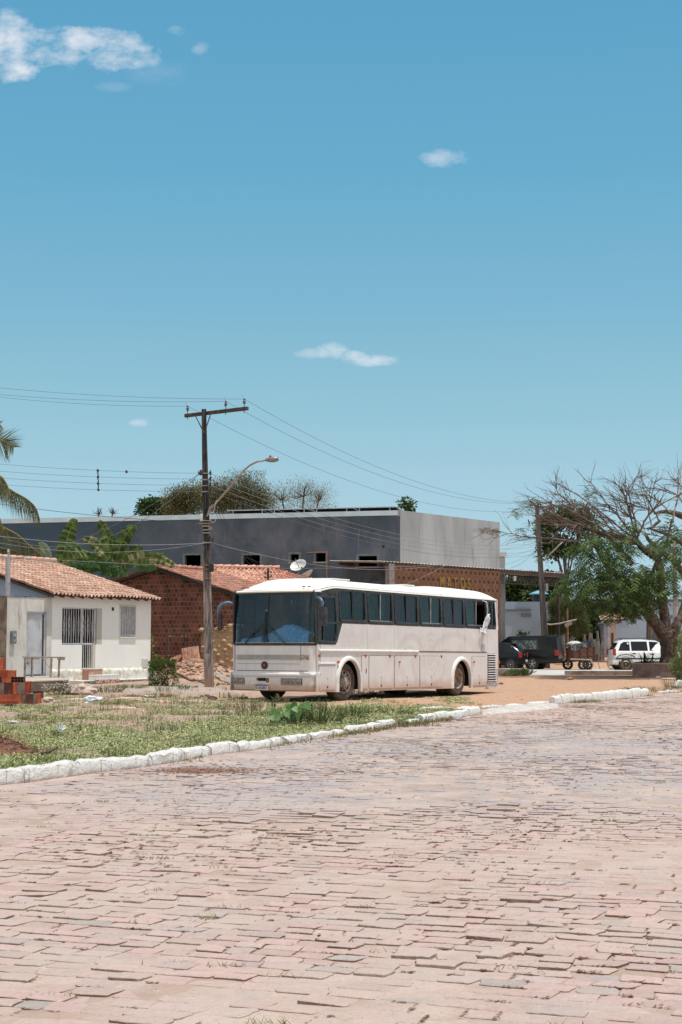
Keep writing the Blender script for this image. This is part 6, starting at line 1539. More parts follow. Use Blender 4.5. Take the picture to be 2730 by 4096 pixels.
# heap of dry needles and the stick
def heap():
    rr=random.Random(2); m=MB(); cx,cy,_=G(55,3030); 
    for i in range(2600):
        a=rr.uniform(0,2*pi); r=abs(rr.gauss(0,.5)); x=cx-.25+r*cos(a)*1.35; y=cy+r*sin(a)*.75; z=terr(x,y)+.30*exp(-(((x-cx+.25)/.55)**2+((y-cy)/.35)**2))*rr.uniform(.6,1.1); th=rr.uniform(0,pi); l=rr.uniform(.03,.1); w=.004
        d=Vector((cos(th),sin(th),rr.uniform(-.4,.4)))*l; s_=Vector((-sin(th),cos(th),0))*w; p=Vector((x,y,z)); c=rr.choice([(.22,.10,.06),(.30,.15,.09),(.14,.07,.045),(.38,.22,.14)])
        m.add([p-s_,p+s_,p+d+s_,p+d-s_],[(0,1,2,3)],c)
    m.grid(lambda u,v:(cx-1.1+u*1.7,cy-.55+v*1.1,terr(cx-1.1+u*1.7,cy-.55+v*1.1)-.02+.27*exp(-(((cx-1.1+u*1.7-cx+.25)/.5)**2+((v-.5)*1.1/.33)**2))),20,16,col=(.17,.085,.055))
    tag(m.build('dry_leaf_heap',attrmat('dry_litter',.95,.2)),'heap of rust brown dry needles behind the kerb at the left edge','leaf litter',kind='stuff')
    p0=Vector(G(162,3044)); p1=Vector(G(230,3028)); m=MB(); m.tube([(0,0,.05),(p1-p0)*.5+Vector((0,0,.05)),(p1-p0)+Vector((0,0,.09))],[.02,.017,.012],6); m.tube([(p1-p0)*.6+Vector((0,0,.05)),(p1-p0)*.6+Vector((-.03,.06,.0))],.008,4)
    tag(m.build('stick',simple('dark_stick',(.05,.035,.03),.9),loc=(p0.x,p0.y,terr(p0.x,p0.y))),'short dark stick lying on the grass behind the kerb','stick')
heap()
# ---------------- cars, trailer, bicycle ----------------
def car(name,loc,yaw,label,cat,prof,hw,paint,glass,wheels,wr,rimmat,opts):
    # local: +x forward, +y left, z up. prof: stations (x, zbottom, zbelt, zroof, wbelt, wroof)
    root=empty(name,loc,(0,0,yaw),label,cat)
    m=MB(); st=prof; vs=[]
    def ringp(s):
        x,zb,zl,zr,wb,wr_=s; zm=lerp(zb,zl,.45)
        h=[(wb*.90,zb),(wb*.985,zb+.06),(wb,zm),(wb*.975,zl-.03),(wb*.95,zl),(lerp(wb*.95,wr_,.55),lerp(zl,zr,.5)),(wr_*1.0,zr-.06),(wr_*.86,zr-.012),(0,zr+.012)]
        return [Vector((x,y,z)) for y,z in h]+[Vector((x,-y,z)) for y,z in h[-2::-1]]
    R_=[ringp(s) for s in st]; n_=len(R_[0])
    for r in R_: vs+=r
    fs=[(j*n_+i,(j+1)*n_+i,(j+1)*n_+(i+1)%n_,j*n_+(i+1)%n_) for j in range(len(st)-1) for i in range(n_)]
    fs+=[tuple(range(n_)),tuple((len(st)-1)*n_+i for i in range(n_))[::-1]]
    m.add(vs,fs); o=fixn(m.build('body',paint,root)); smooth_angle(o,32)
    # side windows proud of the cabin
    def yside(x,z):
        for a,b in zip(st,st[1:]):
            if a[0]<=x<=b[0] or b[0]<=x<=a[0]:
                t=(x-a[0])/(b[0]-a[0]+1e-9); s=[lerp(p,q,t) for p,q in zip(a,b)]; k=(z-s[2])/(s[3]-.06-s[2]+1e-9); k=max(0,min(1,k)); w0=s[4]*.95; wm=lerp(s[4]*.95,s[5],.55)
                km=(lerp(s[2],s[3],.5)-s[2])/(s[3]-.06-s[2]+1e-9)
                return lerp(w0,wm,k/km) if k<km else lerp(wm,s[5],(k-km)/(1-km+1e-9))
        return hw
    for poly in opts.get('windows',[]):
        for sg in (1,-1):
            w=[]; 
            m=MB(); N_=8
            zs=[p[1] for p in poly]
            m.prism([(x,sg*(yside(x,z)+.012),z) for x,z in poly],(0,-sg*.02,0)); fixn(m.build('side_window',glass,root))
    for nm,q in opts.get('faces',[]):
        m=MB(); m.add(q,[(0,1,2,3)]); e=(Vector(q[1])-Vector(q[0])).cross(Vector(q[2])-Vector(q[0])).normalized()*.012; m.add([tuple(Vector(p)-e) for p in q],[(3,2,1,0)]); m.build(nm,glass,root)
    for (xw) in wheels:
        for sg in (1,-1):
            m=MB(); 
            # dark arch disc
            m.lathe([(0,0),(wr+.05,0),(wr+.07,-.03*sg)],(xw,sg*(hw+.003),wr),(0,sg,0),28); m.build('wheel_arch',simple('arch_dark',(.015,.015,.016),.8),root) if True else 0
            w=empty('wheel',(xw,sg*(hw-.02),wr)); w.parent=root
            m=MB(); m.lathe([(wr*.62,.025),(wr*.70,.045),(wr*.95,.04),(wr,.01),(wr,-.17),(wr*.6,-.18)],(0,0,0),(0,sg,0),28); smooth_angle(fixn(m.build('tyre',opts['tyre'],w)))
            m=MB(); m.lathe([(wr*.64,.03),(wr*.60,.04),(wr*.56,.0),(wr*.54,-.04),(wr*.0,-.05)],(0,0,0),(0,sg,0),24); m.build('rim_dish',simple('rim_shadow',(.05,.05,.05),.7) if opts['spokes'] else rimmat,w)
            m=MB(); k=opts['spokes'] or 0
            for i in range(k):
                a=2*pi*i/k+.3; m.obox((cos(a)*wr*.32,sg*.02,sin(a)*wr*.32),(cos(a)*wr*.6,0,sin(a)*wr*.6),(-sin(a)*wr*.2,0,cos(a)*wr*.2),(0,.03,0))
            if k: m.lathe([(wr*.62,.035),(wr*.66,.03),(wr*.52,.02)],(0,0,0),(0,sg,0),24); m.lathe([(0,.04),(wr*.16,.035),(wr*.18,0)],(0,0,0),(0,sg,0),12)
            else:
                for i in range(14): a=2*pi*i/14; m.lathe([(0,.045),(wr*.05,.042)],(cos(a)*wr*.44,0,sin(a)*wr*.44),(0,sg,0),6)
                m.lathe([(0,.05),(wr*.14,.045),(wr*.2,.0)],(0,0,0),(0,sg,0),12)
            m.build('rim',rimmat,w)
    for (nm,a,mt) in opts.get('boxes',[]):
        m=MB(); m.box(*a); m.build(nm,mt,root,bevel=opts.get('bv',.02))
    return root
def vehicles():
    n=NT('black_green_paint'); BG=n.col(n.mix(n.rng(n.noise(3),.3,.7),(.006,.011,.012),(.009,.014,.015)),.15,0,.25)
    n=NT('dusty_van_paint'); z=n.sep(n.obj())[2]; BG2=n.col(n.mix(n.rng(z,.75,.3,0,.5),(.007,.010,.010),(.045,.038,.03)),.15,0,.25)
    n=NT('white_wagon_paint'); z=n.sep(n.obj())[2]; k=n.math('ADD',z,n.math('MULTIPLY',n.noise(6,4),.2)); WP=n.col(n.mix(n.rng(k,.60,.38,0,.75),(.78,.78,.77),(.50,.34,.20)),.25,0,.5)
    GLS=simple('dark_car_glass',(.006,.009,.014),.10,spec=.35); TYR=simple('car_tyre',(.03,.027,.025),.9,c2=(.06,.05,.04)); TYD=simple('muddy_tyre',(.11,.075,.05),.9,c2=(.06,.045,.035))
    SIL=simple('silver_rim',(.55,.55,.53),.35,.5,c2=(.4,.4,.38)); TAN=simple('dusty_rim',(.38,.27,.13),.7,c2=(.24,.17,.09)); TRIM=simple('dark_trim',(.025,.025,.027),.6); PW=simple('white_disc',(.6,.6,.6),.5)
    LP=simple('plate_white_small',(.55,.55,.55),.5); CUR=simple('white_hearse_curtain',(.36,.42,.40),.8,c2=(.06,.08,.08),scale=9,lo=.45,hi=.55)
    # hatchback: rear wheel at (2040,2674) heading left and away
    al=R(20); yaw=pi-al
    hwh=.80; prof=[(-1.85,.32,.60,.62,.70,.66),(-1.80,.28,.82,.98,.78,.62),(-1.62,.26,.92,1.14,.80,.60),(-1.2,.26,.93,1.40,.80,.56),(-.7,.25,.92,1.46,.81,.57),(.1,.25,.91,1.45,.81,.57),(.55,.25,.90,1.25,.81,.62),(.95,.25,.89,.96,.80,.70),(1.5,.27,.80,.86,.78,.70),(1.85,.32,.62,.66,.68,.6)]
    def place(u,Y,xw,h): # put rear left wheel centre at image column u and depth Y
        f=Vector((cos(yaw),sin(yaw),0)); l=Vector((-sin(yaw),cos(yaw),0)); w=Vector(((u-1365)/F*Y,Y,0)); return w-f*xw-l*h
    c=place(2040,83.6,-1.22,hwh)
    car('parked_car',(c.x,c.y,.02),yaw,'small black green hatchback parked nearest the rear of the bus','car',prof,hwh,BG,GLS,(-1.22,1.2),.285,SIL,dict(tyre=TYR,spokes=0,
        windows=[[(-1.45,.96),(-.90,.96),(-.90,1.36),(-1.15,1.34)],[(-.84,.96),(-.05,.96),(-.10,1.36),(-.84,1.38)],[(.0,.96),(.78,.96),(.35,1.28),(-.05,1.34)]],
        faces=[('rear_window',[(-1.66,.56,1.09),(-1.66,-.56,1.09),(-1.24,-.50,1.385),(-1.24,.50,1.385)])],
        boxes=[('tail_light',(-1.84,-1.66,.58,.80,.66,.92),REDL),('tail_light',(-1.84,-1.66,-.80,-.58,.66,.92),REDL),('bumper',(-1.93,-1.70,-.80,.80,.30,.56),BG),('number_plate',(-1.95,-1.92,-.22,.22,.42,.54),LP),('rear_spoiler',(-1.38,-1.2,-.52,.52,1.38,1.42),BG),('badge',(-1.84,-1.81,-.05,.05,.78,.86),SIL)]))
    hv=.86
    prof=[(-2.50,.40,.70,.90,.78,.74),(-2.48,.36,.95,1.20,.85,.74),(-2.38,.34,.98,1.82,.86,.66),(-1.8,.34,.98,1.87,.87,.68),(-.6,.34,.97,1.88,.87,.68),(.35,.34,.97,1.84,.87,.66),(.55,.34,.96,1.70,.87,.64),(1.0,.34,.95,1.42,.87,.62),(1.45,.34,.94,1.06,.86,.7),(2.3,.36,.80,.92,.82,.72),(2.45,.4,.6,.7,.7,.6)]
    c=place(2126,85.0,-1.05,hv)
    v=car('parked_van',(c.x,c.y,0),yaw,'black green hearse van with a long side window parked between the hatchback and the trailer','van',prof,hv,BG2,GLS,(-1.05,1.75),.32,SIL,dict(tyre=TYR,spokes=5,
        windows=[[(-1.55,1.10),(.15,1.10),(.15,1.66),(-1.0,1.68),(-1.3,1.60)],[(.62,1.0),(1.15,1.0),(.75,1.45),(.58,1.50)]],
        faces=[('rear_window',[(-2.465,.60,1.14),(-2.465,-.60,1.14),(-2.40,-.56,1.72),(-2.40,.56,1.72)])],
        boxes=[('tail_light',(-2.53,-2.32,.70,.88,.78,1.06),REDL),('tail_light',(-2.53,-2.32,-.88,-.70,.78,1.06),REDL),('bumper',(-2.64,-2.38,-.84,.84,.36,.60),TRIM),('number_plate',(-2.66,-2.63,-.22,.22,.44,.56),LP),('roof_spoiler',(-2.54,-2.3,-.64,.64,1.80,1.85),BG),('door_handle',(-.1,.1,.86,.90,.86,.90),TRIM)]))
    m=MB(); 
    for i in range(26): x=-1.25+i*.05; m.box(x,x+.028,.83,.835,1.14,1.58)
    m.build('side_curtain',CUR,v); 
    m=MB(); m.box(-1.35,.1,.80,.83,1.12,1.62); 
    m.build('curtain_backing',simple('curtain_backing',(.10,.13,.13),.6),v)
    # chrome outline of the long window
    m=MB(); pp=[(-1.60,.862,1.07),(.20,.862,1.07),(.20,.74,1.70),(-1.0,.74,1.72),(-1.36,.76,1.63),(-1.60,.862,1.07)]; m.tube(pp,.014,5,cap=False); m.build('window_trim',TRIM,v)
    # white wagon heading right, seen side-on
    yaw2=R(3); hw=.85
    prof=[(-1.99,.34,.62,.70,.78,.72),(-1.97,.30,.95,1.02,.83,.70),(-1.88,.28,.99,1.20,.85,.66),(-1.66,.27,1.0,1.56,.86,.60),(-1.3,.27,1.0,1.63,.86,.60),(-.3,.27,.99,1.65,.87,.61),(.4,.27,.98,1.60,.87,.60),(.9,.27,.97,1.32,.87,.62),(1.25,.27,.96,1.04,.86,.70),(1.9,.30,.82,.92,.84,.72),(2.15,.34,.62,.72,.74,.66)]
    f=Vector((cos(yaw2),sin(yaw2),0)); l=Vector((-sin(yaw2),cos(yaw2),0)); w=Vector(((2500-1365)/F*83.2,83.2,0)); c=w+f*1.35+l*hw
    v=car('parked_car',(c.x,c.y,0),yaw2,'white estate car with roof rails and mud splashed wheels parked behind the big tree','car',prof,hw,WP,GLS,(-1.35,1.35),.33,TAN,dict(tyre=TYD,spokes=0,
        windows=[[(-1.74,1.05),(-1.10,1.05),(-1.10,1.54),(-1.40,1.53),(-1.58,1.42)],[(-1.02,1.05),(-.12,1.05),(-.14,1.55),(-1.02,1.55)],[(-.02,1.05),(1.10,1.05),(.76,1.34),(.42,1.52),(-.02,1.55)]],
        faces=[('rear_window',[(-1.93,.55,1.12),(-1.93,-.55,1.12),(-1.73,-.5,1.48),(-1.73,.5,1.48)])],
        boxes=[('tail_light',(-2.02,-1.88,-.86,-.66,.80,1.16),REDL),('tail_light',(-2.02,-1.88,.66,.86,.80,1.16),REDL),('body_moulding',(-1.93,2.0,-.885,-.86,.58,.66),TRIM),('bumper',(-2.07,-1.84,-.82,.82,.34,.56),WP),('door_handle',(-.99,-.80,-.90,-.86,.86,.92),TRIM),('door_handle',(-.02,.18,-.90,-.86,.84,.90),TRIM),('wing_mirror',(.92,1.1,-1.0,-.86,1.02,1.14),WP),('exhaust',(-2.22,-1.9,-.5,-.44,.24,.29),TRIM)]))
    m=MB(); 
    for sg in (1,-1): m.tube([(-1.6,sg*.56,1.62),(-1.45,sg*.56,1.72),(.2,sg*.56,1.74),(.5,sg*.56,1.62)],.018,6)
    m.build('roof_rail',TRIM,v)
    m=MB(); m.lathe([(0,0.0),(.06,0.002)],(-1.22,-.80,1.44),(0,-1,.3),16); m.build('round_sticker',PW,v)
    m=MB(); m.tube([(-1.86,-.87,.68),(-1.70,-.875,.80),(-1.35,-.885,.86),(-1.0,-.875,.80),(-.84,-.87,.68)],.022,5); m.build('arch_trim',TRIM,v)
    m=MB(); 
    for x in (-1.06,-.07): m.box(x-.006,x+.006,-.876,-.872,.36,1.0)
    m.build('door_gap',TRIM,v)
    # trailer
    Y=84.5; x0=(2272-1365)/F*Y; x1=(2368-1365)/F*Y; zt=P(0,2589,Y)[2]; zb=P(0,2644,Y)[2]
    t=empty('cart_trailer',((x0+x1)/2,Y,0),(0,0,R(4)),'brown wooden twin axle cart with a black tarpaulin beside the hearse van','trailer'); w=(x1-x0)/2
    BW=simple('red_brown_boards',(.14,.055,.035),.7,c2=(.20,.08,.05),scale=6); 
    m=MB(); 
    for k in range(3): z=lerp(zb,zt,k/3); m.box(-w,w,-.7,-.66,z+.01,z+(zt-zb)/3-.01); m.box(-w,w,.66,.7,z+.01,z+(zt-zb)/3-.01)
    m.box(-w,-w+.04,-.66,.66,zb,zt); m.box(w-.04,w,-.66,.66,zb,zt); m.box(-w,w,-.66,.66,zb-.03,zb); m.build('box_side',BW,t)
    for x in (-w+.05,-w*.3,w*.35,w-.08): m=MB(); m.box(x-.03,x+.03,-.74,-.70,zb-.05,zt+.04); m.build('stake',simple('dark_stake',(.05,.035,.03),.8),t)
    for (x,y) in ((-.58,.6),(-.02,-.75),(.55,.6)):
        wh=empty('wheel',(x,y,.28)); wh.parent=t; m=MB(); m.lathe([(.17,-.02),(.19,-.06),(.27,-.05),(.29,.0),(.29,.12),(.17,.13)],(0,0,0),(0,1,0),24); smooth_angle(fixn(m.build('tyre',TYR,wh)))
        m=MB()
        for i in range(6): a=2*pi*i/6; m.obox((cos(a)*.1,0,sin(a)*.1),(cos(a)*.16,0,sin(a)*.16),(-sin(a)*.05,0,cos(a)*.05),(0,.03,0))
        m.build('rim',simple('cart_rim',(.07,.06,.055),.6),wh)
    m=MB(); m.prism([(-w-.1,-.86,.63),(w*.62,-.86,.60),(w*.82,-.86,.28),(w*.74,-.86,.26),(w*.5,-.86,.52),(-w-.1,-.86,.57)],(0,.12,0)); fixn(m.build('mudguard',simple('pale_mudguard',(.42,.38,.32),.6,c2=(.3,.26,.22)),t))
    TP=simple('black_tarpaulin',(.018,.018,.018),.4,c2=(.05,.048,.046),scale=7,lo=.5,hi=.62)
    m=MB(); m.shell(lambda u,v:(lerp(-w-.1,w+.05,u),lerp(-.78,.72,v),zt+.10+.34*(u**1.5)*(1-.3*v)+.05*n3(u*7,v*5)+(-.34*(1-u*.4) if v<.02 else 0)+.08*sin(u*16+v*5)*(.4)),26,16,(0,0,-.01)); m.build('tarpaulin',TP,t,smooth=True)
    m=MB(); m.tube([(w,-.3,.46),(w+1.9,-.3,.44)],.035,6); m.build('drawbar',simple('rust_drawbar',(.22,.07,.06),.7,c2=(.5,.45,.42),scale=3,lo=.5,hi=.52),t)
    a=P(2301,2577,Y+.3); m=MB(); m.lathe([(0,.30),(.2,.28),(.42,.18),(.50,.0),(.48,-.1)],(0,0,0),(0,0,1),24); tag(smooth_angle(m.build('white_basin',simple('chalky_white',(.55,.54,.50),.6,c2=(.42,.41,.38)),loc=(a[0],Y+.4,a[2]-.12))),'upturned chalky white basin on top of the covered cart','basin')
    a=P(2377,2585,Y); m=MB()
    for i in range(9): x=i*.055; m.box(x-.010,x+.010,-.008,.008,-.32,.36); m.box(-.02,.46,-.006,.006,-.3+i*.08,-.282+i*.08)
    m.box(-.03,.0,-.02,.02,-.4,.4); m.box(.44,.47,-.02,.02,-.4,.4); m.tube([(.45,0,-.3),(.40,0,-.8),(.5,0,-1.17)],.02,5); m.tube([(.02,0,-.3),(.12,0,-.8),(-.0,0,-1.17)],.02,5); o=m.build('mesh_panel',simple('grey_mesh',(.30,.27,.25),.7),loc=(a[0]-.22,Y-.3,1.18)); tag(o,'grey wire mesh panel propped at the right end of the cart','mesh panel')
    # bicycle behind the wagon
    bm=simple('bicycle_dark',(.05,.035,.03),.6); Y=86.3; xb=(2440-1365)/F*Y; b=empty('bicycle',(xb,Y,0),(0,0,R(-62)),'dark bicycle parked behind the rear of the white estate car','bicycle')
    for x in (0,1.02):
        w=empty('wheel',(x,0,.33)); w.parent=b
        m=MB(); m.tube([(.31*cos(a),0,.31*sin(a)) for a in [2*pi*i/24 for i in range(25)]],.02,6,cap=False); m.build('tyre',bm,w)
        m=MB(); 
        for i in range(12): a=2*pi*i/12; m.tube([(0,0,0),(.30*cos(a),0,.30*sin(a))],.004,3)
        m.build('spoke',bm,w)
    m=MB()
    for q in ([(0,0,.33),(.42,0,.30)],[(0,0,.33),(.33,0,.72)],[(.42,0,.30),(.30,0,.82)],[(.33,0,.72),(.85,0,.74)],[(.42,0,.30),(.87,0,.62)],[(1.02,0,.33),(.86,0,.62),(.82,0,.88)]): m.tube(q,.018,6)
    m.build('frame',simple('bicycle_frame_paint',(.30,.10,.06),.5),b)
    m=MB(); m.ico((.29,0,.86),.1,sc=(1.3,.7,.4),amp=0); m.build('saddle',bm,b)
    m=MB(); m.tube([(.78,-.25,.90),(.84,-.1,.9),(.84,.1,.9),(.78,.25,.90)],.015,5); m.build('handlebar',bm,b)
    m=MB(); m.lathe([(.09,-.01),(.09,.01)],(.42,0,.30),(0,1,0),14); m.tube([(.42,-.05,.30),(.50,-.06,.14)],.012,4); m.box(.46,.54,-.12,-.04,.12,.15); m.build('crank',bm,b)
vehicles()

def square_furniture():
    # planter and low kerb walls
    PL=simple('planter_render',(.20,.145,.125),.95,c2=(.13,.095,.085),scale=3,bump=.4); RIMM=simple('planter_rim',(.30,.24,.21),.95,c2=(.22,.17,.15),scale=5)
    Y=65.2; x0=(2525-1365)/F*Y; z1=P(2600,2658,Y)[2]
    r=empty('tree_planter',(x0,Y,0),label='long low cement planter holding the big tree on the right',cat='planter'); L_=6.5; D_=5.0
    Q=[(0,0),(L_,0),(L_,.18),(.22,.18),(1.30,D_-.18),(L_,D_-.18),(L_,D_),(1.18,D_)]
    m=MB(); m.prism([(x,y,-.1) for x,y in Q],(0,0,z1+.1)); fixn(m.build('wall',PL,r))
    m=MB(); c_=[(-.03,-.03),(L_,-.03),(L_,.20),(.24,.20),(1.32,D_-.2),(L_,D_-.2),(L_,D_+.02),(1.15,D_+.02)]; m.prism([(x,y,z1+.002) for x,y in c_],(0,0,.055)); fixn(m.build('rim',RIMM,r))
    m=MB(); m.grid(lambda u,v:(lerp(.2+1.1*v,L_,u),lerp(.18,D_-.18,v),z1-.02+.1*v+.05*n3(u*6,v*5)),20,12); m.build('soil',simple('planter_soil',(.16,.10,.07),.95,c2=(.24,.16,.11)),r,smooth=True)
    W1=simple('kerb_wall_cement',(.36,.30,.26),.95,c2=(.20,.155,.13),scale=2.5,bump=.3)
    x0=(2257-1365)/F*70.6; x1=(2535-1365)/F*70.6; m=MB(); m.box(0,x1-x0,0,.16,-.1,.20); o=m.build('low_kerb_wall',W1,loc=(x0,70.6,0),bevel=.01); tag(o,'low shaded kerb wall running left from the tree planter','low wall')
    x0=(1990-1365)/F*69; x1=(2113-1365)/F*69; m=MB(); m.box(0,x1-x0,0,1.3,-.1,.32); o=m.build('low_kerb_wall',simple('pale_kerb_wall',(.42,.36,.32),.95,c2=(.30,.24,.2),scale=2.5,bump=.3),loc=(x0,69,0),bevel=.015); tag(o,'low pale cement block with weeds behind the rear of the bus','low wall')
    x,y,_=G(2348,2672); m=MB(); m.box(0,.42,0,.3,0,.22); tag(m.build('low_kerb_wall',simple('pink_block',(.34,.25,.21),.9),loc=(x,y,0),bevel=.01),'small pinkish cement block on the side street below the cart','cement block')
    x,y,_=G(2690,2717); m=MB(); m.ico((0,0,0),1,amp=.2,fr=2,sc=(.45,.2,.03),n=(14,6)); tag(m.build('flat_slab',simple('whitish_slab',(.6,.56,.52),.8),loc=(x,y,.02)),'thin whitish slab lying at the foot of the planter','stone slab')
    # wooden post with plank and box
    WD=simple('raw_brown_post',(.22,.12,.07),.85,c2=(.30,.18,.11)); Y=90; a=P(2272,2566,Y); b=P(2271,2434,Y); r=empty('plank_post',(a[0],Y,0),label='thin brown timber post carrying a pale crooked plank and a grey box',cat='post')
    m=MB(); m.tube([(0,0,0),(0,0,a[2]),(b[0]-a[0],0,b[2])],[.07,.065,.05],7); m.build('post',WD,r)
    m=MB(); pts=[Vector(P(u,v,Y-.3))-Vector((a[0],Y,0)) for u,v in ((2174,2496),(2205,2499),(2240,2495),(2280,2485),(2308,2479))]; m.tube(pts,.05,5,sq=.6); m.build('plank',simple('bleached_plank',(.42,.36,.31),.9,c2=(.3,.25,.21)),r)
    p=[Vector(P(u,v,Y-.5))-Vector((a[0],Y,0)) for u,v in ((2262,2505),(2288,2490))]; d=p[1]-p[0]; m=MB(); m.obox((p[0]+p[1])/2,d,(0,.2,0),Vector((-d.z,0,d.x)).normalized()*.2); m.build('box',simple('taupe_box',(.32,.25,.21),.8),r)
    # rough fence posts
    rr=random.Random(8); FM=simple('grey_fence_post',(.20,.175,.15),.95,c2=(.12,.10,.085))
    for i,u in enumerate((2255,2266,2280,2296,2312,2330,2341,2352,2366,2379,2392,2404,2412)):
        Y=91+rr.uniform(-.4,.6); x=(u-1365)/F*Y; zb=terr(x,Y)-.1; h=rr.uniform(1.3,1.9)-(.35 if u<2300 else 0); m=MB(); w=rr.uniform(.05,.12); m.tube([(0,0,0),(rr.uniform(-.05,.05),0,h*.5),(rr.uniform(-.12,.12),0,h)],[w,w*.9,w*.6],6)
        ordn=('first','second','third','fourth','fifth','sixth','seventh','eighth','ninth','tenth','eleventh','twelfth','last')[i]
        tag(m.build('fence_post',FM,loc=(x,Y,zb)),ordn+' rough grey fence post from the left between the cart and the shed','fence post','rough grey wooden fence posts between the cart and the shed')
    # green bin at right edge
    x,y,_=G(2722,2746); m=MB(); m.lathe([(0,0),(.17,0),(.2,.36),(.21,.38),(.19,.38),(.17,.05),(0,.05)],(0,0,0),(0,0,1),16); tag(m.build('green_pot',simple('dark_green_plastic',(.012,.05,.035),.5),loc=(x+.05,y,0)),'dark green pot under the shrub at the right edge','pot')
square_furniture()
# ---------------- vegetation ----------------
LEAF=attrmat('leaf',.65,.2,30,spec=.15,trans=.25); BARKN=simple('brown_bark',(.075,.055,.045),.95,c2=(.17,.12,.095),scale=5,bump=.8,bs=14); TWIG=simple('pale_twig',(.17,.125,.11),.9,c2=(.27,.205,.185),scale=4)
DRY=attrmat('dry_grass',.95,.2,10)
def rv(rr,s=1): return Vector((rr.uniform(-s,s),rr.uniform(-s,s),rr.uniform(-s,s)))
def leaf(m,p,d,l,w,col,rr,fold=.25):
    d=d.normalized(); s_=d.cross(Vector((rr.uniform(-.4,.4),rr.uniform(-.4,.4),1))); s_=s_.normalized() if s_.length>1e-4 else Vector((1,0,0)); u=s_.cross(d)
    a=p; b=p+d*l*.5+s_*w*.5+u*w*fold; c=p+d*l; e=p+d*l*.5-s_*w*.5+u*w*fold
    m.add([a,b,c,e],[(0,1,2),(0,2,3)],col)
def jit(c,rr,v=.25):
    k=1+rr.uniform(-v,v); return (c[0]*k,c[1]*k,c[2]*k*rr.uniform(.85,1.1))
def crown(m,c,r,n_,cols,rr,ls=.25,lw=.14,clump=9,shell=.35,droop=0.0,cr=.35):
    c=Vector(c); r=Vector(r) if not isinstance(r,(int,float)) else Vector((r,r,r))
    for _ in range(n_):
        d=rv(rr).normalized(); k=(shell+(1-shell)*rr.random()**.5); q=c+Vector((d.x*r.x*k,d.y*r.y*k,d.z*r.z*k)); q+=rv(rr,.1)
        cc=jit(rr.choice(cols),rr,.22)
        for _ in range(clump):
            p=q+rv(rr,cr); dd=(p-c)*.5+rv(rr,1)+Vector((0,0,-droop)); leaf(m,p,dd,ls*rr.uniform(.7,1.3),lw*rr.uniform(.7,1.3),jit(cc,rr,.12),rr)
def branchy(m,p,d,l,r,dep,rr,up=.15,spread=.7,ends=None,nch=3,taper=.62,seg=4,sides=5,sc=.72):
    pts=[Vector(p)]; dd=Vector(d).normalized()
    for i in range(seg):
        dd=(dd+rv(rr,.16)+Vector((0,0,up*.25))).normalized(); pts.append(pts[-1]+dd*l/seg)
    m.tube(pts,[r*lerp(1,taper,i/seg) for i in range(seg+1)],sides,cap=False)
    if dep<=0:
        if ends is not None: ends.append((pts[-1],dd)); ends.append((pts[-2],dd))
        return
    for k in range(nch):
        t=rr.uniform(.35,1) if k else 1; q=pts[int(t*seg)]; nd=(dd+rv(rr,spread)+Vector((0,0,up))).normalized()
        branchy(m,q,nd,l*rr.uniform(.55,.85)*sc/.72,r*taper*(.9 if k==0 else .65),dep-1,rr,up,spread,ends,nch,taper,max(2,seg-1),max(3,sides-1),sc)
def bgtree(name,label,base,h,crowns,cols,seed,nleaf=240,bare=.0,trunkr=.22,ls=.32,lw=.2,group='trees rising behind the buildings',clump=8,twigs=True,dep=3,cr=.45,shell=.35):
    rr=random.Random(seed); b=Vector(base); root=empty(name,tuple(b),label=label,cat='tree',group=group)
    m=MB(); ends=[]
    m.tube([(0,0,0),(rr.uniform(-.2,.2),0,h*.3),(rr.uniform(-.3,.3),0,h*.55)],[trunkr,trunkr*.8,trunkr*.6],7)
    for (c,r) in crowns:
        c=Vector(c)-b; d=c-Vector((0,0,h*.4)); 
        m.tube([(0,0,h*.35),Vector((0,0,h*.35)).lerp(c,.5)+Vector((0,0,.3)),c],[trunkr*.6,trunkr*.4,trunkr*.25],6,cap=False)
        if twigs:
            for _ in range(9):
                dv=rv(rr)+Vector((0,0,.6)); branchy(m,c,dv,max(r)*.55,trunkr*.2,dep-1,rr,.25,.8,ends,3,.55,3,4)
    m.build('trunk',BARKN,root)
    m=MB()
    for (c,r) in crowns: crown(m,Vector(c)-b,r,nleaf,cols,rr,ls,lw,clump,shell=shell,cr=cr)
    if nleaf: m.build('crown',LEAF,root)
    return root
def CR(u,v,Y,ru,rv_,ry=None):
    k=Y/F; return (P(u,v,Y),(ru*k,(ry if ry else ru*k*.8),rv_*k))
GD=[(.045,.075,.028),(.06,.10,.035),(.035,.06,.022)]; GM=[(.085,.13,.04),(.07,.11,.035),(.11,.15,.05)]; GB=[(.24,.19,.11),(.20,.18,.095),(.17,.18,.08),(.27,.21,.13)]; GO=[(.14,.15,.065),(.17,.16,.08),(.11,.13,.05)]
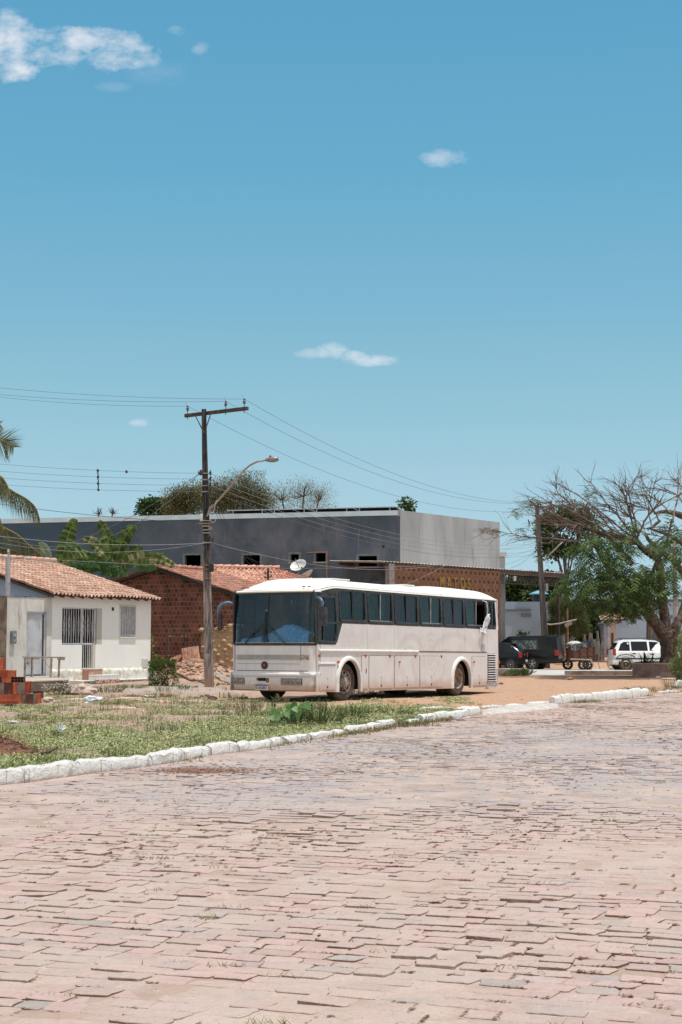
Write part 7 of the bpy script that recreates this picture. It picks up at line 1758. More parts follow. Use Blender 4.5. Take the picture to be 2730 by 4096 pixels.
def backtrees():
    bgtree('leafy_tree','low dark green tree peeping over the grey roof left of the pole',P(620,2600,118),9,[CR(610,2035,118,52,26),CR(690,2030,118,52,24)],[(.05,.10,.03),(.08,.13,.04)],1,nleaf=90,ls=.35,lw=.3)
    bgtree('leafy_tree','pale green and brown tree just left of the pole above the grey roof',P(740,2600,116),10,[CR(720,2010,116,60,30),CR(780,1995,116,60,45)],GO+GO+GB,2,nleaf=420,clump=10,ls=.18,lw=.08,cr=.8,shell=.15)
    bgtree('dry_tree','tallest olive brown tree with fine twigs behind the street lamp arm',P(960,2600,114),14,[CR(870,1990,114,60,45),CR(975,1962,114,72,46),CR(925,2012,114,85,34),CR(1035,2012,114,45,32)],GB+GO+GO,3,nleaf=520,clump=12,ls=.15,lw=.06,dep=4,cr=.9,shell=.15)
    bgtree('dry_tree','nearly bare brown tree spreading above the solar panels',P(1190,2600,115),12.5,[CR(1130,2000,115,45,42),CR(1215,1985,115,60,45),CR(1275,2005,115,45,35)],GB,4,nleaf=260,clump=8,ls=.12,lw=.04,dep=5,cr=1.0,shell=.2)
    bgtree('leafy_tree','small green treetop showing above the corner of the grey building',P(1630,2600,112),10,[CR(1627,2031,112,20,19)],[(.06,.11,.035),(.09,.14,.05)],5,nleaf=26,ls=.32,lw=.25,twigs=False)
    bgtree('dry_tree','faint bare twigs above the roof edge near the palm',P(400,2600,118),9,[CR(395,2057,118,35,9),CR(450,2056,118,35,7)],GB,6,nleaf=5,clump=4,ls=.15,lw=.08,dep=2)
    g2='green trees behind the blue grey wall'
    bgtree('leafy_tree','dense dark green tree beyond the shop canopy at its right end',P(2075,2600,120),8,[CR(2045,2375,120,55,50),CR(2110,2350,120,60,48),CR(2160,2385,118,50,45)],GD+GM[:1],7,nleaf=330,ls=.30,lw=.22,group=g2,shell=.5)
    bgtree('leafy_tree','bright leafed tree between the leaning pole and the canopy post',P(2225,2600,106),7,[CR(2215,2345,106,38,36),CR(2190,2330,106,24,18),CR(2205,2440,104,36,48),CR(2150,2400,106,40,16)],[(.10,.17,.05),(.14,.20,.07),(.035,.06,.025),(.05,.08,.03)],8,nleaf=170,ls=.28,lw=.2,group=g2,shell=.45)
    bgtree('dark_leafed_tree','tall sparse dark tree behind the leaning pole beneath the bare twigs',P(2270,2600,100),12,[CR(2235,2075,100,75,38),CR(2300,2068,100,70,34),CR(2190,2120,100,40,45),CR(2205,2195,100,45,28),CR(2265,2190,100,42,26),CR(2330,2110,100,60,45)],GM+GD+[(.10,.14,.05)],9,nleaf=85,ls=.26,lw=.17,group=g2,cr=.40,trunkr=.11)
    bgtree('shade_tree','dark green tree standing left of the shed behind the drooping leaves of the big tree',P(2600,2600,97),7,[CR(2350,2460,97,40,40),CR(2330,2510,97,34,38),CR(2368,2560,95,34,28)],GD+GD+GM,10,nleaf=210,ls=.26,lw=.18,group=g2,shell=.3)
    # feathery tree
    rr=random.Random(11); b=Vector(P(2272,2600,93)); root=empty('feathery_tree',tuple(b),label='fine leaved olive green feathery bush tree behind the cart',cat='tree',group=g2); m=MB()
    m.tube([(0,0,-.5),(.1,0,.8),(.0,0,2)],[.1,.08,.05],6); m.build('trunk',BARKN,root); m=MB()
    for (u,v,ru,rv_) in ((2260,2480,62,58),(2245,2435,45,38),(2310,2500,40,50),(2225,2520,30,30),(2290,2445,40,34)):
        c,r=CR(u,v,93,ru,rv_); c=Vector(c)-b
        for _ in range(900):
            d=rv(rr).normalized(); p=c+Vector((d.x*r[0],d.y*r[1],d.z*r[2]))*(.35+.65*rr.random()**.5); dd=Vector((d.x*.7,d.y*.5,rr.uniform(-.2,1))); cc=jit(rr.choice([(.15,.17,.075),(.19,.21,.10),(.12,.14,.06)]),rr,.2)
            for _ in range(3): leaf(m,p+rv(rr,.1),dd+rv(rr,.5),rr.uniform(.25,.5),.028,cc,rr)
    m.build('crown',LEAF,root)
backtrees()

def z4(x,y): return 1900+.52934*x,1850+.52934*y
def bigtree():
    Y=67.0; rr=random.Random(21); b=Vector(P(*z4(1462,1525),Y)); b.z=.5
    root=empty('flamboyant_tree',tuple(b),label='big spreading tree with forked trunk, bare upper twigs and feathery leaves in the planter',cat='tree')
    def Q(x,y,dy=0): u,v=z4(x,y); return Vector(P(u,v,Y+dy))-b
    m=MB()
    def limb(pts,rad,dy0=0,dy1=0,n_=10):
        P_=[]; k=len(pts)
        # smooth by midpoint subdivision (Catmull)
        q=[Q(x,y,lerp(dy0,dy1,i/(k-1))) for i,(x,y) in enumerate(pts)]
        out=[];ro=[]
        for i in range(k-1):
            p0=q[max(i-1,0)];p1=q[i];p2=q[i+1];p3=q[min(i+2,k-1)]
            for s in range(4):
                t=s/4; out.append(.5*((2*p1)+(p2-p0)*t+(2*p0-5*p1+4*p2-p3)*t*t+(3*p1-p0-3*p2+p3)*t**3)); ro.append(lerp(rad[i],rad[i+1],t))
        out.append(q[-1]); ro.append(rad[-1])
        for i in range(len(out)): out[i]=out[i]+Vector((.03*n3(i*.7,rad[0]*9),0,0)); ro[i]*=1+.10*n3(i*.9,rad[0]*30,4)
        m.tube(out,ro,n_); return out
    limb([(1460,1540),(1462,1470),(1455,1390),(1450,1320),(1448,1260)],[.42,.32,.29,.33,.30],n_=16)
    limb([(1425,1540),(1435,1470),(1445,1380),(1420,1290)],[.20,.15,.17,.15])
    limb([(1520,1540),(1500,1450),(1500,1350),(1520,1240)],[.24,.20,.22,.2])
    L1=limb([(1450,1340),(1395,1250),(1330,1170),(1285,1090),(1240,1010),(1190,930),(1100,870),(1010,790),(930,660),(860,560)],[.30,.27,.25,.23,.21,.20,.15,.12,.10,.06],0,-1.2,12)
    M1=limb([(1450,1330),(1440,1200),(1425,1090),(1410,980),(1405,880),(1400,790),(1385,730),(1330,690),(1270,650),(1225,590)],[.29,.25,.22,.20,.19,.18,.17,.18,.15,.12],0,.6,12)
    limb([(1400,960),(1360,920),(1330,870),(1345,830),(1390,720),(1440,640),(1490,430)],[.2,.17,.12,.08,.07,.06,.04],0,-.6)
    limb([(1500,1290),(1535,1210),(1575,1120),(1600,1000),(1590,880),(1520,760),(1420,680),(1330,600),(1290,540)],[.24,.20,.17,.16,.15,.14,.12,.09,.06],0,1.2,12)
    limb([(1225,600),(1140,590),(1060,550),(960,535),(860,500),(780,490)],[.15,.15,.13,.11,.08,.05],.5,-.6)
    limb([(1640,430),(1560,400),(1490,378),(1420,372),(1360,385)],[.17,.15,.11,.08,.05],1,.5)
    limb([(1600,640),(1540,590),(1460,545),(1390,520),(1330,505)],[.11,.10,.08,.06,.04],1,0); limb([(1400,440),(1340,490),(1300,500)],[.07,.06,.04],.5,0)
    limb([(1190,770),(1130,700),(1080,640),(1020,560),(940,480)],[.12,.11,.09,.07,.05],-1,-1.3)
    limb([(1520,760),(1560,800),(1600,860)],[.1,.1,.1],1,1)
    m.build('trunk',BARKN,root)
    # bare twigs
    m=MB(); ends=[]
    prim=[([(1215,590),(1000,480),(800,360),(640,240),(605,150)],.05),([(1215,590),(1050,450),(850,300),(660,175)],.05),([(1220,580),(1180,400),(1130,240),(1045,135)],.05),([(1230,570),(1300,420),(1400,320),(1560,240)],.05),
          ([(1215,600),(950,560),(700,500),(480,400)],.045),([(1200,610),(900,605),(650,580),(400,560),(160,515)],.045),([(1225,570),(1100,420),(980,280),(880,155)],.05),([(1240,560),(1190,330),(1165,210),(1222,110)],.04),
          ([(1480,380),(1400,300),(1300,250),(1180,235)],.04),([(1500,450),(1535,250),(1545,110)],.045),([(1400,440),(1330,300),(1365,150)],.035),([(1600,330),(1500,230),(1400,200),(1300,190)],.04),([(940,480),(800,400),(640,330),(500,300)],.04),([(860,500),(700,430),(560,370),(430,300)],.035),
          ([(1060,550),(960,420),(820,330),(700,300)],.035),([(780,490),(640,430),(560,300)],.03),([(1290,500),(1200,420),(1080,330),(960,330)],.035),([(1340,470),(1300,330),(1230,260)],.03),([(1000,560),(870,480),(760,470),(600,470)],.03),([(1400,385),(1250,330),(1100,290)],.03),([(1610,500),(1500,520),(1400,560),(1260,520)],.03),([(1600,250),(1560,180),(1530,120)],.03)]
    for pts,r in prim:
        k=len(pts); dy=rr.uniform(-2.5,2.5); q=[Q(x,y,dy*i/(k-1)) for i,(x,y) in enumerate(pts)]; out=[]
        for i in range(k-1):
            p0=q[max(i-1,0)];p1=q[i];p2=q[i+1];p3=q[min(i+2,k-1)]
            for s in range(5):
                t=s/5; out.append(.5*((2*p1)+(p2-p0)*t+(2*p0-5*p1+4*p2-p3)*t*t+(3*p1-p0-3*p2+p3)*t**3)+rv(rr,.03))
        out.append(q[-1]); n_=len(out); m.tube(out,[lerp(r*1.1,.012,i/(n_-1)) for i in range(n_)],5,cap=False)
        for i in range(3,n_,1):
            for _ in range(2):
                if rr.random()<.40: continue
                d=(out[i]-out[i-1]).normalized(); nd=(d*1.25+rv(rr,.72)+Vector((0,0,-.02))); nd.z*=.62 if nd.z>0 else 1; nd.normalize()
                branchy(m,out[i],nd,rr.uniform(.35,1.05)*(1.05-.5*i/n_),.022*(1.3-.6*i/n_),2,rr,.03,.55,ends,2,.72,3,3,.8)
    m.build('bare_twigs',TWIG,root)
    # feathery fronds
    m=MB()
    def frond(p,d,l,cc):
        d=d.normalized(); pts=[p]; dd=d.copy(); s_=None
        for i in range(5): dd=(dd+Vector((0,0,-.20))).normalized(); pts.append(pts[-1]+dd*l/5)
        for i in range(1,6):
            t=i/5; a=pts[i-1]; d2=(pts[i]-a).normalized(); sd=d2.cross(Vector((0,0,1))); sd=sd.normalized() if sd.length>.01 else Vector((1,0,0))
            w=l*.34*(1-.5*abs(t-.45)*1.4)
            for sg in (-1,1):
                q=a+d2*l*.1*rr.random(); e=q+(sd*sg*.9+d2*.55+Vector((0,0,-.25))).normalized()*w; wd=d2*l*.055
                m.add([q-wd*.5,q+wd,e+wd*.4,e-wd*.4],[(0,1,2,3)],jit(cc,rr,.12))
    gl=[(.062,.098,.03),(.075,.118,.036),(.04,.066,.023),(.12,.17,.05)]
    el=[(860,880,160,100,150),(1000,980,230,130,330),(1160,860,190,120,270),(1190,1020,150,110,220),(940,740,170,70,130),(760,900,70,100,75),(1080,1080,160,60,90),(1290,900,110,90,110),(1320,1010,70,60,50),(1060,470,140,40,20),(1230,470,80,40,14),(1390,620,60,50,40),(1540,540,40,60,26),(1480,650,90,80,80),(1510,960,70,60,50),(1440,840,60,50,40),(950,600,140,70,110),(1100,650,110,60,80),(800,650,80,50,45),(1540,800,60,60,40),(1170,560,40,30,22),(1480,480,45,30,14),(1000,430,30,20,6)]
    for (x,y,rx,ry,n_) in el:
        for _ in range(n_):
            a=rr.uniform(0,2*pi); k=rr.random()**.5; px,py=x+rx*k*cos(a),y+ry*k*sin(a); p=Q(px,py,rr.uniform(-4.8,2.4)); d=Vector((cos(a)*.9+rr.uniform(-.5,.5),rr.uniform(-.9,.9),rr.uniform(-.55,.35)))
            frond(p,d,rr.uniform(.45,.85),rr.choice(gl))
    # clusters at the tips of the low bare branches
    for (x,y,n_,sz) in ((110,512,9,.5),(150,520,5,.45),(335,365,10,.5),(300,370,6,.45),(375,505,9,.5),(430,270,10,.5),(480,300,7,.5),(415,345,7,.45),(470,720,6,.4),(560,760,4,.35),(905,240,12,.5),(860,250,6,.4),(470,420,5,.4),(640,350,5,.35),(480,590,6,.4),(560,690,5,.35)):
        c=Q(x,y,rr.uniform(-1.5,1.5))
        for _ in range(n_): frond(c+rv(rr,.12),Vector((rr.uniform(-1,1),rr.uniform(-.8,.8),rr.uniform(-.1,.5))),sz*rr.uniform(.7,1.2),rr.choice([(.10,.12,.05),(.13,.14,.06),(.08,.12,.04)]))
    m.build('crown',LEAF,root)
    m=MB()
    for (x,y) in ((404,430),(1100,320),(1155,330),(1010,320),(990,660),(830,560),(1355,240)):
        p=Q(x,y); m.tube([p,p+Vector((.05,0,-.15)),p+Vector((.03,0,-.32))],[.02,.035,.012],5)
    m.build('seed_pod',simple('dark_pod',(.035,.02,.018),.7),root)
bigtree()

def bananas():
    def leafb(m,pts,Y,w,rr,cols,yd=0,side=0.35,rag=.25,b=None):
        q=[Vector(P(u,v,Y+yd*i/(len(pts)-1)))-b for i,(u,v) in enumerate(pts)]; out=[];k=len(q)
        for i in range(k-1):
            p0=q[max(i-1,0)];p1=q[i];p2=q[i+1];p3=q[min(i+2,k-1)]
            for s in range(7):
                t=s/7; out.append(.5*((2*p1)+(p2-p0)*t+(2*p0-5*p1+4*p2-p3)*t*t+(3*p1-p0-3*p2+p3)*t**3))
        out.append(q[-1]); n_=len(out); m.tube(out,[lerp(.035,.008,i/(n_-1)) for i in range(n_)],5,cap=False,col=(.28,.32,.12))
        for sg in (-1,1):
            drop=rr.uniform(.1,.5)
            for i in range(1,n_-1):
                t=i/(n_-1); 
                if t<.12: continue
                if rr.random()<rag*.14: drop=rr.uniform(.0,.6); 
                ww=w*sin(pi*min(1,(t-.08)/.95)**.75)**.6*rr.uniform(.88,1.05); a=out[i]; c=out[i+1]; d=(c-a)
                view=Vector((0,-1,0)); sd=d.cross(view); sd=sd.normalized() if sd.length>1e-3 else Vector((1,0,0)); sd=(sd*sg+Vector((0,rr.uniform(-.25,.05),-drop*.55))).normalized()
                g=.0 if rr.random()>rag*.4 else .25
                cc=jit(rr.choice(cols),rr,.2)
                e1=a+sd*ww; e2=c-d*g+sd*ww; mid1=a+sd*ww*.5+Vector((0,-.03,.03)); mid2=c-d*g*.5+sd*ww*.5+Vector((0,-.03,.03))
                m.add([a,c,mid2,mid1,e2,e1],[(0,1,2,3),(3,2,4,5)],cc)
    gr=[(.085,.13,.03),(.11,.17,.04),(.05,.08,.02),(.15,.21,.06)]; yl=[(.24,.26,.09),(.13,.16,.05),(.36,.30,.16),(.10,.12,.04)]
    def z6(x,y): return (.5102*x,1700+.5102*y)
    for (name,bu,label,leaves,seed) in (('banana_plant',(885,1150),'large banana plant with tall ragged leaves behind the white house roof',[([(895,1110),(865,980),(830,850),(778,752)],.30,gr,0,.1),([(905,1100),(945,950),(1000,850),(1066,790)],.30,gr,-1,.2),([(895,1090),(830,1010),(740,930),(650,885)],.28,yl,.8,.5),([(890,1080),(885,960),(882,852)],.15,gr,0,0),([(905,1100),(960,1040),(1040,985),(1118,952)],.24,gr,-.6,.3),([(900,1140),(980,1085),(1120,1045),(1240,1050),(1372,1108)],.30,yl,-1.2,.35),([(910,1120),(1040,1075),(1180,1050),(1300,1020)],.26,gr,1.2,.3),([(880,1120),(800,1080),(700,1030),(645,990)],.22,gr,1.0,.3),([(895,1120),(930,1030),(960,960),(930,890)],.2,gr,.5,.2)],3),
        ('banana_plant',(500,1150),'second banana plant with one upright dark leaf left of the large one',[([(492,1100),(505,980),(540,850),(592,738)],.36,gr,0,.1),([(480,1130),(478,1050),(465,1000),(446,960)],.20,gr,.5,.2),([(505,1100),(540,1000),(590,960),(660,1045)],.26,gr,-.8,.35),([(500,1110),(560,1065),(640,1040),(700,1060)],.16,yl,-.5,.3),([(498,1100),(520,1020),(560,980),(600,1010)],.2,gr,.5,.3),([(490,1120),(500,1000),(490,940),(520,900)],.24,gr,.8,.2)],4),
        ('banana_plant',(340,1150),'pale banana leaf standing behind the ridge tiles at the left',[([(300,1060),(298,1000),(300,925)],.10,gr,0,.1),([(300,925),(330,950),(365,1000),(392,1050)],.22,[(.22,.27,.16),(.26,.30,.2)],0,.05)],5)):
        rr=random.Random(seed); Y=63.5; u,v=z6(*bu); b=Vector(P(u,v,Y)); b.z=1.2; root=empty(name,tuple(b),label=label,cat='banana plant'); 
        m=MB(); tp=Vector(P(u,v-15,Y))-b; m.tube([(0,0,-1.2),tp*.5,tp],[.16,.14,.10],9); m.build('stem',simple('banana_stem',(.20,.19,.10),.7,c2=(.12,.10,.06)),root)
        for (pts,w,cols,yd,rag) in leaves:
            m=MB(); leafb(m,[z6(x,y) for x,y in pts],Y,w,rr,cols,yd,rag=rag,b=b); m.build('leaf',LEAF,root)
    # cassava bush
    rr=random.Random(6); b=Vector(P(360,2290,63)); b.z=1.5; root=empty('cassava_bush',tuple(b),label='lush green bush with finger shaped leaves between the house roof and the banana stems',cat='bush'); m=MB()
    for (x,y,rx,ry,n_) in ((640,1110,80,45,130),(760,1100,90,40,170),(860,1125,60,45,90),(1150,1110,70,22,60),(940,1140,60,30,50)):
        for _ in range(n_):
            px,py=rr.uniform(x-rx,x+rx),rr.uniform(y-ry,y+ry); u,v=z6(px,py); p=Vector(P(u,v,63+rr.uniform(-.6,.8)))-b; cc=jit(rr.choice([(.07,.15,.045),(.10,.19,.06),(.05,.11,.035)]),rr,.2); ax=Vector((rr.uniform(-.5,.5),-.6,rr.uniform(.1,.8)))
            for k in range(7):
                a=-1.2+k*.4+rr.uniform(-.1,.1); d=Vector((sin(a)*1,rr.uniform(-.5,0),-cos(a)*.8)); leaf(m,p,d,rr.uniform(.13,.2),.035,cc,rr)
    m.build('foliage',LEAF,root); m=MB()
    for i in range(6): m.tube([(rr.uniform(-.8,.8),0,-1.4),(rr.uniform(-1,1),0,.2),(rr.uniform(-1.2,1.2),0,1.0)],.02,5)
    m.build('stem',BARKN,root)
    # coconut palm at the left edge
    rr=random.Random(13); Yp=58; cx=P(-150,1960,Yp); b=Vector((cx[0],Yp,0)); root=empty('coconut_palm',tuple(b),label='coconut palm whose drooping fronds reach in from the left edge',cat='palm tree')
    hz=P(-150,1990,Yp)[2]; m=MB(); m.tube([(0,0,0),(-.3,0,hz*.5),(0,0,hz)],[.22,.16,.14],10); m.build('trunk',BARKN,root)
    def za(x,y): return (.2551*x,1700+.2551*y)
    fr=[([(-600,420),(-300,240),(0,240),(90,262),(215,350)],1.0,.35,0,1),([(-600,800),(-250,720),(0,800),(80,880),(135,990),(165,1110)],1.0,.8,-1,1),([(-500,900),(-200,860),(60,960),(240,1062),(430,1170),(560,1300),(625,1480)],1.25,1.0,.5,1),([(-600,1450),(-250,1480),(0,1585),(270,1722),(450,1880),(590,1990),(700,2100)],1.3,1.0,1.5,1),([(-600,1700),(-300,1800),(-50,1910),(120,1950),(270,1985)],.8,.9,2,1),([(-590,700),(-450,300),(-200,40),(0,-20)],1,.6,1,1),([(-560,900),(-300,1100),(-60,1350),(60,1650)],1.1,.9,-1,1)]
    for (pts,ll,droop,dy,_) in fr:
        q=[Vector(P(*za(x,y),Yp+dy*i/len(pts)))-b for i,(x,y) in enumerate(pts)]; out=[];k=len(q)
        for i in range(k-1):
            p0=q[max(i-1,0)];p1=q[i];p2=q[i+1];p3=q[min(i+2,k-1)]
            for s in range(16):
                t=s/16; out.append(.5*((2*p1)+(p2-p0)*t+(2*p0-5*p1+4*p2-p3)*t*t+(3*p1-p0-3*p2+p3)*t**3))
        out.append(q[-1]); n_=len(out); m=MB(); m.tube(out,[lerp(.05,.010,i/(n_-1)) for i in range(n_)],5,cap=False,col=(.26,.24,.10))
        for i in range(4,n_-1):
            t=i/(n_-1); d=(out[i+1]-out[i]).normalized()
            for sg in (-1,1):
                for rep in range(1):
                    sd=d.cross(Vector((0,-1,0))).normalized()*sg; L_=ll*.78*(.45+.75*sin(pi*min(1,t*1.02)**1.0))*rr.uniform(.8,1.1)
                    if sd.z>0 and droop>.7: sd=Vector((sd.x*.3,-.5*sg,-.3))
                    dd=(sd*(1-.55*droop)+d*.55+Vector((rr.uniform(-.06,.06),rr.uniform(-.15,.15),-droop*.8))).normalized(); a=out[i].lerp(out[i+1],rep*.5); c1=a+dd*L_*.5; c2=c1+(dd+Vector((0,0,-.5*droop))).normalized()*L_*.5; w=d*.013
                    cc=jit(rr.choice([(.11,.12,.045),(.14,.14,.05),(.08,.09,.035),(.20,.18,.08)]),rr,.2); m.add([a-w,a+w,c1+w*.9,c1-w*.9,c2],[(0,1,2,3),(3,2,4)],cc)
        m.build('frond',LEAF,root)
bananas()

def smallplants():
    rr=random.Random(31)
    # clipped bush beside the house
    b=Vector(G(650,2749)); b.z=terr(b.x,b.y); root=empty('clipped_bush',tuple(b),label='square clipped bright green bush at the right corner of the white house',cat='bush'); m=MB()
    for _ in range(5200):
        x,y,z=rr.uniform(-.44,.42),rr.uniform(-.35,.35),rr.uniform(.02,.86)
        k=max(abs(x)/.43,abs(y)/.35,abs(z-.43)/.43)
        if k<.62 and rr.random()<.75: continue
        if n3(x*4,y*4,z*4)<-.25: continue
        x*=1+.10*n3(z*4,y*4,1); z*=1+.06*n3(x*6,3); 
        if z<.35 and x>.2: x+=.10
        leaf(m,Vector((x,y,z)),Vector((x*2,y*2-.2,z-.2))+rv(rr,.7),rr.uniform(.05,.085),.036,jit(rr.choice([(.12,.19,.04),(.17,.25,.06),(.08,.14,.03),(.05,.09,.025)]),rr,.2),rr)
    m.build('foliage',LEAF,root); m=MB()
    for i in range(7): m.tube([(0,0,-.03),(rr.uniform(-.2,.2),rr.uniform(-.15,.15),.3),(rr.uniform(-.35,.35),rr.uniform(-.25,.25),.7)],.012,5)
    m.build('stem',BARKN,root)
    # leafy shoots behind the house corner
    b=Vector(P(603,2660,58.5)); root=empty('leafy_shoots',tuple(b),label='light green leafy shoots showing behind the right corner of the white house',cat='plant'); m=MB(); ms=MB()
    for k,(u,v) in enumerate(((607,2548),(612,2575),(606,2600),(614,2625),(632,2632),(645,2640),(600,2560))):
        e=Vector(P(u,v,58.5+rr.uniform(-.2,.2)))-b; ms.tube([(0,0,0),e*.5+Vector((-.03,0,0)),e],.008,4)
        for _ in range(13): leaf(m,e+rv(rr,.09),Vector((rr.uniform(-1,1),-.5,rr.uniform(-.7,.6))),rr.uniform(.10,.17),.06,jit((.20,.26,.07),rr,.25),rr)
    m.build('foliage',LEAF,root); ms.build('stem',BARKN,root)
    # small weeds in clumps, each clump a plant
    def weed(u,v,h,r,n_,cols,name,label,cat,ls=.05,lw=.02,flower=None,leaves=7,loc=None):
        b=Vector(loc) if loc else Vector(G(u,v)); b.z=terr(b.x,b.y) if not loc else loc[2]; root=empty(name,tuple(b),label=label,cat=cat); m=MB(); ms=MB(); mf=MB()
        for i in range(n_):
            a=rr.uniform(0,2*pi); k=rr.random()**.5*r; x,y=k*cos(a),k*sin(a)*.7; hh=h*rr.uniform(.5,1.05)*(1-.35*k/r); lean=Vector((x*.5+rr.uniform(-.1,.1)*h,y*.5,hh)); p0=Vector((x,y,0)); ms.tube([p0,p0+lean*.5+rv(rr,.02),p0+lean],[.005,.004,.002],3,cap=False,col=None)
            for j in range(leaves): t=rr.uniform(.12,1); leaf(m,p0+lean*t,Vector((rr.uniform(-1,1),rr.uniform(-1,1),rr.uniform(-.1,.9))),ls*rr.uniform(.7,1.3),lw,jit(rr.choice(cols),rr,.25),rr)
            if flower and rr.random()<.8: mf.ico(p0+lean,.014,n=(5,4),amp=0)
        m.build('foliage',LEAF,root); ms.build('stem',simple('weed_stem',(.14,.13,.06),.9),root)
        if flower: mf.build('flower',flower,root)
    GW=[(.09,.15,.045),(.13,.19,.07),(.07,.12,.035)]; DW=[(.20,.18,.08),(.15,.15,.06),(.26,.20,.10)]
    weed(1268,2902,.50,.42,130,[(.10,.15,.055),(.14,.19,.08),(.07,.11,.04)],'bushy_weed','large fine leaved bushy weed right of the broad leaved plant','weed',.045,.014,leaves=16)
    weed(1205,2905,.30,.25,50,[(.08,.12,.04),(.12,.16,.06)],'bushy_weed','low weed wedged between the broad leaved plant and the bushy weed','weed',.04,.014,leaves=12)
    weed(1410,2880,.34,.28,50,GW,'bushy_weed','thin upright weed in the grass above the middle kerb','weed',.05,.016,leaves=12)
    weed(1450,2862,.25,.3,40,GW+DW,'bushy_weed','sparse weed near the front wheel side of the grass','weed',.045,.014,leaves=9)
    weed(1640,2905,.30,.40,70,DW+GW,'bushy_weed','brownish weed clump in the gap of the kerb','weed',.05,.016,leaves=10)
    weed(1560,2860,.2,.4,40,GW+DW,'bushy_weed','low weed above the short kerb run','weed',.05,.015,leaves=8)
    weed(1005,2850,.42,.30,40,DW+GW,'tall_weed','tall thin weeds left of the broad leaved plant','weed',.05,.014,leaves=9)
    weed(1090,2835,.40,.10,9,GW,'tall_weed','slender upright weed under the bus number plate','weed',.06,.02,leaves=14)
    weed(1128,2815,.30,.12,12,[(.22,.20,.11),(.28,.24,.14)],'tall_weed','pale feathery weed in front of the far front tyre','weed',.05,.015,leaves=14)
    weed(1000,2870,.25,.5,60,GW+DW,'low_weed','wide low weed patch left of the broad leaved plant','weed',.04,.015,leaves=8)
    weed(245,2780,.42,.38,110,[(.14,.14,.08),(.20,.19,.12),(.10,.11,.06)],'flowering_weed','grey green weed with small white flower heads by the platform','weed',.04,.015,flower=simple('white_floret',(.7,.68,.6),.8),leaves=8)
    weed(425,2770,.28,.5,80,GW+DW,'low_weed','green weeds growing between the steps and the masonry lumps','weed',.05,.016,leaves=9)
    weed(520,2755,.16,.5,60,GW,'low_weed','low green weeds along the edge of the house slab','weed',.05,.016,leaves=8)
    weed(905,2738,.14,.25,30,DW+GW,'low_weed','small weed tuft between the pole and the bus bumper','weed',.05,.016,leaves=8,loc=tuple(Vector(G(905,2745))))
    weed(850,2748,.14,.2,25,GW,'low_weed','green tuft at the foot of the tall pole','weed',.05,.016,leaves=8)
    weed(736,2760,.2,.2,25,GW,'low_weed','little green weed on the earth mound edge','weed',.05,.016,leaves=8)
    weed(650,2768,.22,.2,30,[(.18,.25,.08),(.14,.2,.06)],'low_weed','bright grass tuft below the clipped bush','weed',.09,.012,leaves=5)
    weed(600,2790,.10,.6,60,GW+DW,'low_weed','flat green weed strip on the gravel','weed',.05,.016,leaves=7)
    weed(2080,2690,.35,.45,90,GW,'bushy_weed','green weeds spilling over the low pale cement block','weed',.10,.04,leaves=8,loc=(PXY(2080,68.6),68.6,.05))
    weed(2020,2700,.25,.4,50,DW+GW,'bushy_weed','dry weeds at the foot of the low pale cement block','weed',.08,.03,leaves=7,loc=(PXY(2040,68.3),68.3,.0))
    weed(2650,2770,.25,.9,80,DW+DW+GW,'dry_weed','dry twiggy weeds on the earth near the green pot','weed',.06,.012,leaves=5)
    weed(2700,2755,.5,.4,70,DW,'dry_weed','brown dry weeds in front of the green pot','weed',.06,.012,leaves=6)
    weed(2590,2762,.15,.6,40,GW+DW,'dry_weed','faint green weeds left of the dry twiggy weeds','weed',.05,.012,leaves=5)
    weed(1505,2790,.22,.3,50,GW,'low_weed','green weeds in the shadow behind the front wheel','weed',.05,.02,leaves=8)
    weed(1425,2772,.18,.7,60,DW+GW,'low_weed','pale weeds seen under the bus between bumper and wheel','weed',.05,.02,leaves=8)
    # flower on the van roof side: little dark plant behind
    weed(2090,2535,.5,.2,9,GD,'small_plant','tiny dark plant sticking up behind the hearse van roof','plant',.35,.10,leaves=7,loc=(PXY(2090,94),94,1.75))
    # broad leaved plant
    b=Vector(G(1150,2905)); b.z=terr(b.x,b.y); root=empty('broad_leaved_plant',tuple(b),label='bright green plant with large folded heart shaped leaves in front of the bus',cat='plant'); ms=MB(); Y=b.y
    pl=[(1085,2868,.13),(1090,2845,.14),(1100,2835,.13),(1120,2838,.12),(1140,2835,.14),(1150,2822,.15),(1165,2842,.15),(1175,2832,.13),(1185,2815,.14),(1200,2822,.13),(1220,2820,.15),(1195,2850,.17),(1210,2842,.15),(1170,2865,.15),(1150,2870,.16),(1165,2880,.14),(1120,2862,.14),(1100,2875,.15),(1108,2892,.15),(1130,2885,.12),(1185,2870,.12),(1145,2850,.14),(1080,2830,.1),(1205,2862,.11),(1230,2818,.13),(1112,2903,.12)]
    for k,(u,v,s_) in enumerate(pl):
        e=Vector(P(u,v,Y+rr.uniform(-.2,.25)))-b; ms.tube([(rr.uniform(-.1,.1),0,0),e*.6+Vector((0,0,.06)),e],.007,4)
        m=MB(); a=rr.uniform(0,2*pi); d=Vector((cos(a),-.5+.3*sin(a),rr.uniform(-.6,.05))).normalized(); n_=(Vector((rr.uniform(-.5,.5),-.8,rr.uniform(.3,1.0)))); sd=d.cross(n_).normalized(); n_=sd.cross(d); cc=jit(rr.choice([(.10,.19,.06),(.13,.23,.08),(.07,.14,.04),(.19,.28,.14)]),rr,.15); s2=s_*.62
        rows=[(-.15,.0),(-.05,.55),(.25,.72),(.6,.60),(.9,.28),(1.2,.0)]; vs=[]
        for (t,w) in rows:
            c=e+d*s2*t*1.3-Vector((0,0,1))*s2*.35*t*t
            vs+= [c-sd*s2*w-n_*s2*-.22*w,c,c+sd*s2*w+n_*s2*.22*w]
